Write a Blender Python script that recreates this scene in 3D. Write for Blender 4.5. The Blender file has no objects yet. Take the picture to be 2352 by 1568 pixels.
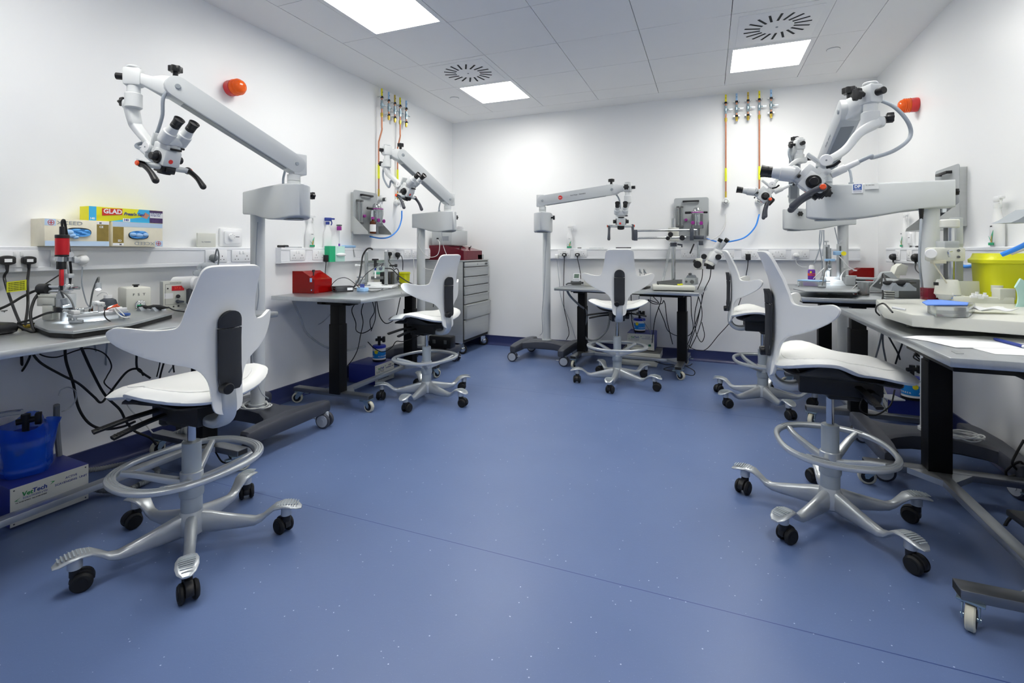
import bpy, bmesh, math, random
from mathutils import Vector, Matrix
from mathutils.geometry import tessellate_polygon
random.seed(7)
PI = math.pi
R = math.radians
scene = bpy.context.scene
COL = scene.collection
# ------------------------------------------------------------------ camera
YAW = 0.382
EYE = Vector((0.0, 0.0, 1.125))
cam_data = bpy.data.cameras.new('camera')
cam_data.sensor_width = 36.0
cam_data.lens = 36.0 * 1123.3 / 2352.0
cam_data.shift_y = -(784.0 - 573.5) / 2352.0
cam_data.clip_start = 0.05
cam_ob = bpy.data.objects.new('camera', cam_data)
COL.objects.link(cam_ob)
cam_ob.location = EYE
cam_ob.rotation_euler = (PI / 2, 0, YAW)
scene.camera = cam_ob
# ------------------------------------------------------------------ world, exposure
world = bpy.data.worlds.new('world')
scene.world = world
world.use_nodes = True
world.node_tree.nodes['Background'].inputs[0].default_value = (0.8, 0.85, 0.9, 1)
world.node_tree.nodes['Background'].inputs[1].default_value = 0.3
scene.view_settings.view_transform = 'Standard'
scene.view_settings.look = 'None'
scene.view_settings.gamma = 1.0
scene.view_settings.use_curve_mapping = False
scene.view_settings.exposure = 0.0
PANEL_EMIT = 26.5
BENCH_LAMP = 1.6
scene.cycles.max_bounces = 12
scene.cycles.diffuse_bounces = 10
scene.cycles.glossy_bounces = 5
scene.cycles.transmission_bounces = 8
scene.cycles.transparent_max_bounces = 12
scene.cycles.caustics_reflective = False
scene.cycles.caustics_refractive = False
scene.cycles.sample_clamp_indirect = 4.0

# room measures, metres: the camera stands above the origin
XL, XR, YB, YF, ZC = -2.925, 1.414, 5.31, -2.3, 2.68
ZT = 1.133      # top of the dado trunking

_s, _c = math.sin(YAW), math.cos(YAW)
def at(u, v, d):
    """the place in the room that stands d metres in front of the eye, seen at (u, v) in the photograph"""
    l = (u - 1176.0) * d / 1123.3
    return Vector((-_s * d + _c * l, _c * d + _s * l, EYE.z - (v - 573.5) * d / 1123.3))
def _ray(u, v):
    k = (u - 1176.0) / 1123.3
    return Vector((-_s + k * _c, _c + k * _s, -(v - 573.5) / 1123.3))
def onz(u, v, z):
    r = _ray(u, v); t = (z - EYE.z) / r.z
    return EYE + r * t
def onx(u, v, x):
    r = _ray(u, v); return EYE + r * (x / r.x)
def ony(u, v, y):
    r = _ray(u, v); return EYE + r * (y / r.y)
V = Vector

# ------------------------------------------------------------------ materials
def lin(h):
    if isinstance(h, str):
        h = h.lstrip('#'); c = [int(h[i:i+2], 16) / 255 for i in (0, 2, 4)]
    else:
        c = h
    return tuple((x / 12.92 if x <= 0.04045 else ((x + 0.055) / 1.055) ** 2.4) for x in c) + (1,)
M = {}
def mat(name, col, rough=0.45, metal=0.0, trans=0.0, ior=1.45, coat=0.0, bump=0.0, bscale=200.0, var=0.03, vscale=6.0, alpha=1.0, emit=0.0, spec=0.5, stretch=None):
    m = bpy.data.materials.new(name)
    m.use_nodes = True
    nt = m.node_tree; n = nt.nodes; b = n['Principled BSDF']
    c = lin(col)
    tc = n.new('ShaderNodeTexCoord'); mp = n.new('ShaderNodeMapping')
    nt.links.new(tc.outputs['Object'], mp.inputs[0])
    if stretch: mp.inputs['Scale'].default_value = stretch
    nz = n.new('ShaderNodeTexNoise'); nz.inputs['Scale'].default_value = vscale; nz.inputs['Detail'].default_value = 3
    nt.links.new(mp.outputs[0], nz.inputs['Vector'])
    mix = n.new('ShaderNodeMix'); mix.data_type = 'RGBA'
    mix.inputs[6].default_value = tuple(max(0, x * (1 - var)) for x in c[:3]) + (1,)
    mix.inputs[7].default_value = tuple(min(1, x * (1 + var)) for x in c[:3]) + (1,)
    nt.links.new(nz.outputs[0], mix.inputs[0])
    nt.links.new(mix.outputs[2], b.inputs['Base Color'])
    b.inputs['Roughness'].default_value = rough
    b.inputs['Metallic'].default_value = metal
    b.inputs['Transmission Weight'].default_value = trans
    b.inputs['IOR'].default_value = ior
    b.inputs['Coat Weight'].default_value = coat
    b.inputs['Alpha'].default_value = alpha
    b.inputs['Specular IOR Level'].default_value = spec
    if emit:
        b.inputs['Emission Color'].default_value = c; b.inputs['Emission Strength'].default_value = emit
    if bump:
        n2 = n.new('ShaderNodeTexNoise'); n2.inputs['Scale'].default_value = bscale
        nt.links.new(mp.outputs[0], n2.inputs['Vector'])
        bp = n.new('ShaderNodeBump'); bp.inputs['Strength'].default_value = bump; bp.inputs['Distance'].default_value = 0.002
        nt.links.new(n2.outputs[0], bp.inputs['Height']); nt.links.new(bp.outputs[0], b.inputs['Normal'])
    M[name] = m
    return m
mat('wall', '#f6f7f7', 0.38, var=0.006, vscale=2)
mat('ceiling', '#f4f4f3', 0.8, var=0.01, bump=0.05, bscale=400)
mat('void', '#26282a', 0.9)
mat('skirting', '#343c68', 0.35, var=0.08)
mat('trunking', '#eff1f4', 0.4, var=0.01)
mat('socket', '#f3f4f5', 0.3, var=0.01)
mat('hole', '#1a1b1e', 0.6)
mat('white_plastic', '#f1f2f2', 0.32, var=0.01)
mat('chair_white', '#ecedea', 0.42, var=0.015, vscale=3)
mat('white_enamel', '#e9ebea', 0.35, var=0.02)
mat('scope_grey', '#cdd1d2', 0.38, var=0.02)
mat('scope_light', '#dcdfdf', 0.36, var=0.02)
mat('scope_dark', '#9aa1a6', 0.5, var=0.03)
mat('black_plastic', '#17181b', 0.42, var=0.1)
mat('black_rubber', '#101113', 0.6, var=0.1)
mat('black_pad', '#2b2e33', 0.75, var=0.08, bump=0.3, bscale=900)
mat('charcoal', '#43464f', 0.42, var=0.05, bump=0.1, bscale=500)
mat('silver', '#c3c8cb', 0.34, metal=0.55, var=0.03)
mat('sleeve_grey', '#a9b2b8', 0.4, metal=0.15, var=0.02)
mat('chrome', '#c9cccd', 0.12, metal=1.0, var=0.02)
mat('steel', '#bec2c4', 0.30, metal=0.85, var=0.08, vscale=3, stretch=(1, 18, 1))
mat('steel_dark', '#85888c', 0.32, metal=0.9, var=0.06)
mat('steel_cab', '#c2c5c4', 0.42, metal=0.6, var=0.07, vscale=4, stretch=(1, 1, 14))
mat('alu', '#c4c8ca', 0.4, metal=0.6, var=0.04)
mat('zinc', '#9fb3bd', 0.28, metal=0.9, var=0.1)
mat('copper', '#c08468', 0.32, metal=0.7, var=0.15, vscale=20)
mat('brass', '#c9b04e', 0.3, metal=0.75, var=0.1)
mat('column_black', '#0b0c0e', 0.5, var=0.1, spec=0.25)
mat('castor_grey', '#b4bac2', 0.45, var=0.03)
mat('castor_cream', '#cfccb8', 0.5, var=0.05)
mat('orange_lens', '#ff6a14', 0.12, trans=0.35, var=0.08, vscale=30, emit=0.06)
mat('red_lens', '#e2393a', 0.25, trans=0.2, var=0.04)
mat('orange', '#f2592a', 0.35)
mat('red_acrylic', '#c31414', 0.08, trans=0.55, var=0.05, ior=1.3)
mat('maroon_acrylic', '#7a1f30', 0.1, trans=0.35, var=0.05, ior=1.3)
mat('red_metal', '#c4202a', 0.3, metal=0.35, var=0.05)
mat('red_led', '#a8101c', 0.3, emit=0.25)
mat('yellow_bin', '#dfe01c', 0.4, var=0.03)
mat('yellow_tag', '#e6e92e', 0.55, var=0.03)
mat('yellow_label', '#f1e32a', 0.5)
mat('blue_unit', '#2b3688', 0.42, var=0.06)
mat('blue_label', '#1c8be0', 0.4, var=0.03)
mat('blue_lid', '#2438bd', 0.4, var=0.04)
mat('blue_bag', '#1f5cf2', 0.15, trans=0.5, alpha=0.82, var=0.15, vscale=12, ior=1.2, bump=0.8, bscale=20)
mat('blue_hose', '#2f8ceb', 0.35, var=0.04)
mat('blue_cloth', '#6d97ea', 0.8, var=0.06)
mat('blue_glove', '#4d9be0', 0.5, var=0.15, vscale=40)
mat('light_blue', '#9fc7ee', 0.5, var=0.04)
mat('green', '#17a673', 0.5)
mat('dark_green', '#0d5c45', 0.4)
mat('pale_green', '#bfe5db', 0.5)
mat('leaf_green', '#48b48c', 0.5)
mat('leaf_gold', '#c99a3c', 0.5)
mat('purple', '#6b2fa8', 0.4)
mat('magenta', '#a02f96', 0.35, trans=0.2)
mat('card_cream', '#eee8d2', 0.65, var=0.08, vscale=30)
mat('card_gold', '#8e7a3a', 0.6, var=0.35, vscale=25)
mat('card_blue', '#c3daf2', 0.6, var=0.05)
mat('film_yellow', '#e6e227', 0.5, var=0.06)
mat('film_blue', '#3fb4e6', 0.5, var=0.06)
mat('film_red', '#cc3322', 0.5)
mat('grape', '#4b3566', 0.5, var=0.6, vscale=90)
mat('paper', '#f4f5f6', 0.8, var=0.01)
mat('ink', '#30343c', 0.7)
mat('ink_blue', '#2b3f8f', 0.6)
mat('ink_green', '#2f8f4f', 0.6)
mat('ink_faint', '#9aa0a8', 0.7)
mat('glass', '#f2f8fa', 0.03, trans=0.95, ior=1.25, var=0.0)
mat('clear_plastic', '#eef3f5', 0.12, trans=0.75, ior=1.15, var=0.02)
mat('amber_glass', '#5a2a12', 0.08, trans=0.3, ior=1.3)
mat('dark_bottle', '#474c55', 0.25, var=0.1)
mat('liquid_orange', '#f0b090', 0.1, trans=0.4, ior=1.2)
mat('machine_cream', '#dcddd3', 0.42, var=0.02)
mat('machine_grey', '#aeb3b5', 0.45, var=0.03)
mat('mid_grey', '#8a9096', 0.45, var=0.03)
mat('dark_grey', '#5c5f60', 0.5, var=0.04)
mat('cable_grey', '#9aa2ab', 0.5)
mat('cable_white', '#e4e5e2', 0.5)
mat('hose_grey', '#83888b', 0.5, var=0.05)
mat('lcd', '#5d7263', 0.3)
mat('logo_red', '#df3a34', 0.4)
mat('dp_blue', '#3f62a8', 0.5)
mat('skin_tone', '#c78d74', 0.6)

def emission(name, col, k):
    m = bpy.data.materials.new(name); m.use_nodes = True
    nt = m.node_tree; nt.nodes.clear()
    e = nt.nodes.new('ShaderNodeEmission'); o = nt.nodes.new('ShaderNodeOutputMaterial')
    e.inputs[0].default_value = col; e.inputs[1].default_value = k
    nt.links.new(e.outputs[0], o.inputs[0]); M[name] = m
emission('panel_light', (1.0, 0.978, 0.925, 1), PANEL_EMIT)
def panel_optics(name, k):
    # micro-prism diffuser: most of the light leaves the panel straight down, less at grazing angles
    nt = M[name].node_tree; e = nt.nodes['Emission']
    g = nt.nodes.new('ShaderNodeNewGeometry'); d = nt.nodes.new('ShaderNodeVectorMath'); d.operation = 'DOT_PRODUCT'
    nt.links.new(g.outputs['Normal'], d.inputs[0]); nt.links.new(g.outputs['Incoming'], d.inputs[1])
    ab = nt.nodes.new('ShaderNodeMath'); ab.operation = 'ABSOLUTE'; nt.links.new(d.outputs['Value'], ab.inputs[0])
    ma = nt.nodes.new('ShaderNodeMath'); ma.operation = 'MULTIPLY_ADD'; ma.inputs[1].default_value = k * 0.5; ma.inputs[2].default_value = k * 0.5
    nt.links.new(ab.outputs[0], ma.inputs[0]); nt.links.new(ma.outputs[0], e.inputs[1])
panel_optics('panel_light', PANEL_EMIT)
emission('led_light', (0.85, 0.93, 1.0, 1), 25.0)
emission('led_warm', (1.0, 0.75, 0.4, 1), 6.0)

def floor_material():
    m = bpy.data.materials.new('floor_vinyl'); m.use_nodes = True
    nt = m.node_tree; n = nt.nodes; L = nt.links.new; b = n['Principled BSDF']
    tc = n.new('ShaderNodeTexCoord')
    def noise(scale, detail=2, rough=0.5):
        x = n.new('ShaderNodeTexNoise'); x.inputs['Scale'].default_value = scale; x.inputs['Detail'].default_value = detail
        x.inputs['Roughness'].default_value = rough
        L(tc.outputs['Object'], x.inputs['Vector']); return x
    def mixc(f, a, c2):
        x = n.new('ShaderNodeMix'); x.data_type = 'RGBA'
        for s_, val in ((6, a), (7, c2)):
            if isinstance(val, tuple): x.inputs[s_].default_value = val
            else: L(val, x.inputs[s_])
        L(f, x.inputs[0]); return x.outputs[2]
    big = noise(1.6, 4); c1 = mixc(big.outputs[0], lin('#5a6d97'), lin('#6478a2'))
    fine = noise(260, 2)
    rp = n.new('ShaderNodeValToRGB'); rp.color_ramp.elements[0].position = 0.66; rp.color_ramp.elements[1].position = 0.72
    rp.color_ramp.elements[1].color = (0.35, 0.35, 0.35, 1)
    L(fine.outputs[0], rp.inputs[0]); c2 = mixc(rp.outputs[0], c1, lin('#8496be'))
    vo = n.new('ShaderNodeTexVoronoi'); vo.inputs['Scale'].default_value = 26
    L(tc.outputs['Object'], vo.inputs['Vector'])
    lt = n.new('ShaderNodeMath'); lt.operation = 'LESS_THAN'; lt.inputs[1].default_value = 0.055
    L(vo.outputs['Distance'], lt.inputs[0])
    c3 = mixc(lt.outputs[0], c2, lin('#b6c2dc'))
    # welded seams between the vinyl sheets, a little darker than the sheet
    sx = n.new('ShaderNodeSeparateXYZ'); L(tc.outputs['Object'], sx.inputs[0])
    seam = None
    for off in (0.0,):
        a = n.new('ShaderNodeMath'); a.operation = 'ADD'; a.inputs[1].default_value = 4.34
        L(sx.outputs[1], a.inputs[0])
        md = n.new('ShaderNodeMath'); md.operation = 'MODULO'; md.inputs[1].default_value = 2.0
        L(a.outputs[0], md.inputs[0])
        l2 = n.new('ShaderNodeMath'); l2.operation = 'LESS_THAN'; l2.inputs[1].default_value = 0.0035
        L(md.outputs[0], l2.inputs[0]); seam = l2.outputs[0]
    c4 = mixc(seam, c3, lin('#33467e'))
    L(c4, b.inputs['Base Color'])
    rn = noise(3.0, 5)
    mr = n.new('ShaderNodeMapRange'); mr.inputs[3].default_value = 0.30; mr.inputs[4].default_value = 0.46
    L(rn.outputs[0], mr.inputs[0]); L(mr.outputs[0], b.inputs['Roughness'])
    n2 = noise(90, 3); bp = n.new('ShaderNodeBump'); bp.inputs['Strength'].default_value = 0.12; bp.inputs['Distance'].default_value = 0.002
    L(n2.outputs[0], bp.inputs['Height']); L(bp.outputs[0], b.inputs['Normal'])
    M['floor'] = m
floor_material()

# ------------------------------------------------------------------ objects
def tag(o, label=None, cat=None, group=None, kind=None):
    if label: o['label'] = label
    if cat: o['category'] = cat
    if group: o['group'] = group
    if kind: o['kind'] = kind
    return o
def thing(name, label, cat, loc=(0, 0, 0), rz=0.0, group=None):
    o = bpy.data.objects.new(name, None); COL.objects.link(o)
    o.empty_display_size = 0.05
    o.location = loc; o.rotation_euler = (0, 0, rz)
    return tag(o, label, cat, group)
def mtx(o):
    return Matrix.Translation(o.location) @ o.rotation_euler.to_matrix().to_4x4()
def copy_tree(o, parent=None):
    c = o.copy(); COL.objects.link(c)
    if parent is not None: c.parent = parent
    for ch in list(o.children): copy_tree(ch, c)
    return c
def world_mtx(o):
    m = mtx(o)
    while o.parent is not None:
        o = o.parent; m = mtx(o) @ m
    return m

def frame(o, z, x=None):
    """matrix with origin o, Z along z"""
    z = V(z).normalized()
    x = V(x) if x is not None else (V((1, 0, 0)) if abs(z.x) < 0.9 else V((0, 1, 0)))
    x = (x - z * x.dot(z)).normalized(); y = z.cross(x)
    m = Matrix((x, y, z)).transposed().to_4x4(); m.translation = V(o)
    return m
def spline(pts, n=8, closed=False):
    P_ = [V(p) for p in pts]
    if len(P_) < 3 and not closed: return P_
    out = []
    k = len(P_)
    for i in range(k if closed else k - 1):
        if closed: p0, p1, p2, p3 = P_[(i - 1) % k], P_[i], P_[(i + 1) % k], P_[(i + 2) % k]
        else:
            p1, p2 = P_[i], P_[i + 1]
            p0 = P_[i - 1] if i else p1 * 2 - p2
            p3 = P_[i + 2] if i + 2 < k else p2 * 2 - p1
        for j in range(n):
            t = j / n
            out.append(0.5 * ((2 * p1) + (p2 - p0) * t + (2 * p0 - 5 * p1 + 4 * p2 - p3) * t * t + (3 * p1 - p0 - 3 * p2 + p3) * t ** 3))
    if not closed: out.append(P_[-1])
    return out
def sell(a, b, n=16, p=2.0, rot=0.0):
    out = []
    for i in range(n):
        t = 2 * PI * i / n + rot; c, s = math.cos(t), math.sin(t)
        out.append((a * math.copysign(abs(c) ** (2 / p), c), b * math.copysign(abs(s) ** (2 / p), s)))
    return out

def rrect(a, b, r=0.008, k=3):
    out = []
    for sx, sy, a0 in ((1, 1, 0), (-1, 1, PI / 2), (-1, -1, PI), (1, -1, 3 * PI / 2)):
        rr = min(r, a * 0.9, b * 0.9)
        for i in range(k + 1):
            t = a0 + PI / 2 * i / k
            out.append((sx * (a - rr) + rr * math.cos(t), sy * (b - rr) + rr * math.sin(t)))
    return out
class MB:
    def __init__(self): self.bm = bmesh.new()
    def merge(self, b2, m=None):
        me = bpy.data.meshes.new('tmp'); b2.to_mesh(me); b2.free()
        if m is not None: me.transform(m)
        self.bm.from_mesh(me); bpy.data.meshes.remove(me)
        return self
    def box(self, c, s, rz=0.0, bev=0.0, m=None, seg=2, rot=None):
        b = bmesh.new(); bmesh.ops.create_cube(b, size=1.0)
        bmesh.ops.scale(b, vec=V(s), verts=b.verts)
        if bev: bmesh.ops.bevel(b, geom=list(b.edges), offset=min(bev, min(s) * 0.49), segments=seg, profile=0.5, affect='EDGES')
        mm = Matrix.Translation(V(c)) @ (rot.to_4x4() if rot is not None else Matrix.Rotation(rz, 4, 'Z'))
        return self.merge(b, (m @ mm) if m is not None else mm)
    def bx(self, x0, x1, y0, y1, z0, z1, bev=0.0, m=None, seg=2):
        return self.box(((x0 + x1) / 2, (y0 + y1) / 2, (z0 + z1) / 2), (abs(x1 - x0), abs(y1 - y0), abs(z1 - z0)), 0, bev, m, seg)
    def rings(self, secs, cap=True, closed=False, m=None):
        b = bmesh.new(); prev = None; first = None; n = len(secs[0])
        rs = [[b.verts.new(V(p)) for p in s] for s in secs]
        K = len(rs)
        for i in range(K if closed else K - 1):
            A, B = rs[i], rs[(i + 1) % K]
            for j in range(n):
                try: b.faces.new((A[j], A[(j + 1) % n], B[(j + 1) % n], B[j]))
                except ValueError: pass
        if cap and not closed:
            b.faces.new(list(reversed(rs[0]))); b.faces.new(rs[-1])
        bmesh.ops.recalc_face_normals(b, faces=b.faces)
        return self.merge(b, m)
    def cyl(self, p0, p1, r0, r1=None, n=20, m=None, bev=0.0):
        p0, p1 = V(p0), V(p1); r1 = r0 if r1 is None else r1
        f = frame(p0, p1 - p0); L = (p1 - p0).length
        prof = [(r0, 0), (r1, L)]
        if bev: prof = [(r0 - bev, 0), (r0, bev), (r1, L - bev), (r1 - bev, L)]
        return self.lathe(prof, f if m is None else m @ f, n)
    def lathe(self, prof, m=None, n=24):
        secs = [[(max(r, 1e-4) * math.cos(2 * PI * i / n), max(r, 1e-4) * math.sin(2 * PI * i / n), z) for i in range(n)] for r, z in prof]
        return self.rings(secs, True, False, m)
    def tube(self, pts, r, n=8, k=6, closed=False, m=None, smooth=True):
        P_ = spline(pts, k, closed) if smooth else [V(p) for p in pts]
        Q = [P_[0]]
        for p in P_[1:]:
            if (p - Q[-1]).length > 1e-5: Q.append(p)
        P_ = Q; K = len(P_)
        up = None; secs = []
        for i, p in enumerate(P_):
            if closed: t = P_[(i + 1) % K] - P_[i - 1]
            else: t = P_[min(i + 1, K - 1)] - P_[max(i - 1, 0)]
            t.normalize()
            if up is None: up = V((0, 0, 1)) if abs(t.z) < 0.9 else V((1, 0, 0))
            x = (up - t * up.dot(t))
            if x.length < 1e-4: x = t.orthogonal()
            x.normalize(); y = t.cross(x); up = x
            rr = r(i / max(1, K - 1)) if callable(r) else r
            secs.append([p + x * rr * math.cos(2 * PI * j / n) + y * rr * math.sin(2 * PI * j / n) for j in range(n)])
        return self.rings(secs, True, closed, m)
    def band(self, pts, w, h, side, k=6, closed=False, n=12, p=4.0, m=None):
        """sweep of a rounded rectangle; side = the direction its width keeps to"""
        P_ = spline(pts, k, closed); K = len(P_); secs = []
        for i, q in enumerate(P_):
            t = (P_[(i + 1) % K] - P_[i - 1]) if closed else (P_[min(i + 1, K - 1)] - P_[max(i - 1, 0)])
            t.normalize(); x = V(side); x = (x - t * x.dot(t)).normalized(); y = t.cross(x)
            f = i / max(1, K - 1)
            ww = w(f) if callable(w) else w; hh = h(f) if callable(h) else h
            secs.append([q + x * a + y * b for a, b in sell(ww / 2, hh / 2, n, p, PI / n)])
        return self.rings(secs, True, closed, m)
    def ball(self, c, r, s=(1, 1, 1), n=16, m=None):
        b = bmesh.new(); bmesh.ops.create_uvsphere(b, u_segments=n, v_segments=max(6, n // 2), radius=r)
        mm = Matrix.Translation(V(c)) @ Matrix.Diagonal(V((s[0], s[1], s[2], 1)))
        return self.merge(b, mm if m is None else m @ mm)
    def prism(self, poly, z0, z1, m=None, bev=0.0):
        b = bmesh.new()
        vs = [b.verts.new((x, y, z0)) for x, y in poly]
        f = b.faces.new(vs)
        g = bmesh.ops.extrude_face_region(b, geom=[f])
        bmesh.ops.translate(b, vec=(0, 0, z1 - z0), verts=[v for v in g['geom'] if isinstance(v, bmesh.types.BMVert)])
        bmesh.ops.recalc_face_normals(b, faces=b.faces)
        if bev:
            es = [e for e in b.edges if abs(e.verts[0].co.z - e.verts[1].co.z) < 1e-6]
            bmesh.ops.bevel(b, geom=es, offset=bev, segments=2, profile=0.5, affect='EDGES')
        return self.merge(b, m)
    def sheet(self, poly, cell, fn, th, m=None, off=0.0):
        """a flat outline cut into a grid, bent by fn(x, y) -> point, and given a thickness"""
        b = bmesh.new()
        if sum(p[0] * q[1] - q[0] * p[1] for p, q in zip(poly, poly[1:] + poly[:1])) < 0: poly = poly[::-1]
        f = b.faces.new([b.verts.new((x, y, 0)) for x, y in poly])
        xs = [p[0] for p in poly]; ys = [p[1] for p in poly]
        for ax, lo, hi in ((0, min(xs), max(xs)), (1, min(ys), max(ys))):
            k = int((hi - lo) / cell)
            for i in range(1, k + 1):
                co = [0, 0, 0]; co[ax] = lo + (hi - lo) * i / (k + 1); no = [0, 0, 0]; no[ax] = 1
                bmesh.ops.bisect_plane(b, geom=list(b.verts) + list(b.edges) + list(b.faces), dist=1e-5, plane_co=co, plane_no=no)
        bmesh.ops.remove_doubles(b, verts=b.verts, dist=1e-4)
        for v in b.verts: v.co = V(fn(v.co.x, v.co.y))
        b.normal_update()
        nrm = {v: v.normal.copy() for v in b.verts}
        if off:
            for v in b.verts: v.co += nrm[v] * off
        geom = bmesh.ops.extrude_face_region(b, geom=list(b.faces))
        newv = [g for g in geom['geom'] if isinstance(g, bmesh.types.BMVert)]
        for v in newv:
            best = v.normal
        b.verts.ensure_lookup_table()
        old = list(nrm.keys())
        idx = {tuple(round(c, 6) for c in v.co): nrm[v] for v in old}
        for v in newv:
            nn = idx.get(tuple(round(c, 6) for c in v.co))
            if nn is not None: v.co += nn * th
        bmesh.ops.recalc_face_normals(b, faces=b.faces)
        rim = [e for e in b.edges if len(e.link_faces) == 2 and e.calc_face_angle(0) > 0.9]
        if rim:
            bmesh.ops.bevel(b, geom=rim, offset=abs(th) * 0.32, segments=2, profile=0.5, affect='EDGES', clamp_overlap=True)
        return self.merge(b, m)
    def build(self, name, m, parent=None, world=False, ang=38, smooth=True):
        me = bpy.data.meshes.new(name)
        self.bm.to_mesh(me); self.bm.free()
        o = bpy.data.objects.new(name, me); COL.objects.link(o)
        if parent is not None:
            if world: me.transform(world_mtx(parent).inverted())
            o.parent = parent
        me.materials.append(M[m] if isinstance(m, str) else m)
        if smooth:
            me.polygons.foreach_set('use_smooth', [True] * len(me.polygons))
            me.set_sharp_from_angle(angle=R(ang))
        me.update()
        return o
def mb(): return MB()

def text(name, s, size, m, mt, parent, world=False, ext=0.0004, align='LEFT', bold=0.0, shear=0.0, sx=1.0):
    cu = bpy.data.curves.new('t', 'FONT'); cu.body = s; cu.size = size; cu.extrude = ext; cu.offset = bold
    cu.align_x = align; cu.align_y = 'CENTER'; cu.shear = shear; cu.resolution_u = 2
    o = bpy.data.objects.new('t', cu); COL.objects.link(o)
    dg = bpy.context.evaluated_depsgraph_get()
    me = bpy.data.meshes.new_from_object(o.evaluated_get(dg), depsgraph=dg)
    bpy.data.objects.remove(o); bpy.data.curves.remove(cu)
    me.transform(m @ Matrix.Diagonal(V((sx, 1, 1, 1))))
    me.name = name
    ob = bpy.data.objects.new(name, me); COL.objects.link(ob)
    me.materials.clear(); me.materials.append(M[mt])
    if parent is not None:
        if world: me.transform(world_mtx(parent).inverted())
        ob.parent = parent
    return ob
def face_m(o, right, up):
    """matrix for flat lettering: origin, reading direction, up"""
    r = V(right).normalized(); u = V(up).normalized(); n_ = r.cross(u)
    m = Matrix((r, u, n_)).transposed().to_4x4(); m.translation = V(o)
    return m
# ================================================================== the room
def struct(name, b, m, ang=38):
    return tag(b.build(name, m, ang=ang), kind='structure')
T = 0.12
struct('floor', mb().bx(XL - T, XR + T, YF - T, YB + T, -0.1, 0.0), 'floor')
struct('wall_left', mb().bx(XL - T, XL, YF - T, YB + T, 0.0, ZC + 0.15), 'wall')
struct('wall_right', mb().bx(XR, XR + T, YF - T, YB + T, 0.0, ZC + 0.15), 'wall')
struct('wall_back', mb().bx(XL, XR, YB, YB + T, 0.0, ZC + 0.15), 'wall')
struct('wall_front', mb().bx(XL, XR, YF - T, YF, 0.0, ZC + 0.15), 'wall')
# coved vinyl skirting
cove = [(0.0, 0.0), (0.032, 0.0), (0.032, 0.003), (0.018, 0.008), (0.009, 0.018), (0.006, 0.034), (0.006, 0.104), (0.010, 0.106), (0.010, 0.112), (0.0, 0.112)]
def skirt(name, p, d, n):
    p, d, n = V(p), V(d), V(n)
    secs = [[q + n * a + V((0, 0, 1)) * z for a, z in cove] for q in (p, p + d)]
    struct(name, mb().rings(secs), 'skirting')
skirt('baseboard_left', (XL, YF, 0), (0, YB - YF, 0), (1, 0, 0))
skirt('baseboard_back', (XL, YB, 0), (XR - XL, 0, 0), (0, -1, 0))
skirt('baseboard_right', (XR, YF, 0), (0, YB - YF, 0), (-1, 0, 0))
skirt('baseboard_front', (XL, YF, 0), (XR - XL, 0, 0), (0, 1, 0))
# ceiling: plasterboard margin and 600 mm tiles over a dark void
GX = [-2.559] + [-2.259 + 0.6 * i for i in range(6)] + [1.041]
GY = [4.743 + 0.3] + [4.743 - 0.6 * i for i in range(12)]
GY = sorted(g for g in GY if g > YF + 0.15)
LIGHT_X = (-2.259, 0.141)
LIGHT_Y = [4.143, 2.343, 0.543]
VENTS = [(-2.259, 3.543), (0.141, 3.543), (-2.259, -0.057), (0.141, -0.057)]
skip = {(round(x, 3), round(y, 3)) for x in LIGHT_X for y in LIGHT_Y} | {(round(x, 3), round(y, 3)) for x, y in VENTS}
ce = mb()
gap = 0.0022
for i in range(len(GX) - 1):
    for j in range(len(GY) - 1):
        if (round(GX[i], 3), round(GY[j], 3)) in skip: continue
        ce.bx(GX[i] + gap, GX[i + 1] - gap, GY[j] + gap, GY[j + 1] - gap, ZC, ZC + 0.012, 0.0012, seg=1)
ce.bx(XL, GX[0] - gap, YF, YB, ZC, ZC + 0.012)
ce.bx(GX[-1] + gap, XR, YF, YB, ZC, ZC + 0.012)
ce.bx(GX[0] - gap, GX[-1] + gap, GY[-1] + gap, YB, ZC, ZC + 0.012)
ce.bx(GX[0] - gap, GX[-1] + gap, YF, GY[0] - gap, ZC, ZC + 0.012)
struct('ceiling', ce, 'ceiling')
struct('ceiling_void', mb().bx(XL, XR, YF, YB, ZC + 0.10, ZC + 0.15), 'void')
k = 0
PL = {(-2.259, 4.143): 'square ceiling light panel beside the far round vent, over the left far bench',
      (0.141, 4.143): 'square ceiling light panel between the right round vent and the back wall',
      (-2.259, 2.343): 'large bright ceiling light panel cut by the top edge of the view, left side'}
for y in LIGHT_Y:
    for x in LIGHT_X:
        lab = PL.get((x, y), 'square ceiling light panel in the part of the room behind the camera')
        t = thing('ceiling_light', lab, 'ceiling light', (x + 0.3, y + 0.3, ZC), 0, 'square ceiling light panels')
        f = mb()
        for a in (-1, 1):
            f.bx(a * 0.298, a * 0.262, -0.298, 0.298, -0.002, 0.03, 0.001, seg=1)
            f.bx(-0.262, 0.262, a * 0.298, a * 0.262, -0.002, 0.03, 0.001, seg=1)
        f.build('frame', 'ceiling', t)
        mb().bx(-0.262, 0.262, -0.262, 0.262, 0.004, 0.012).build('diffuser', 'panel_light', t)
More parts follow.
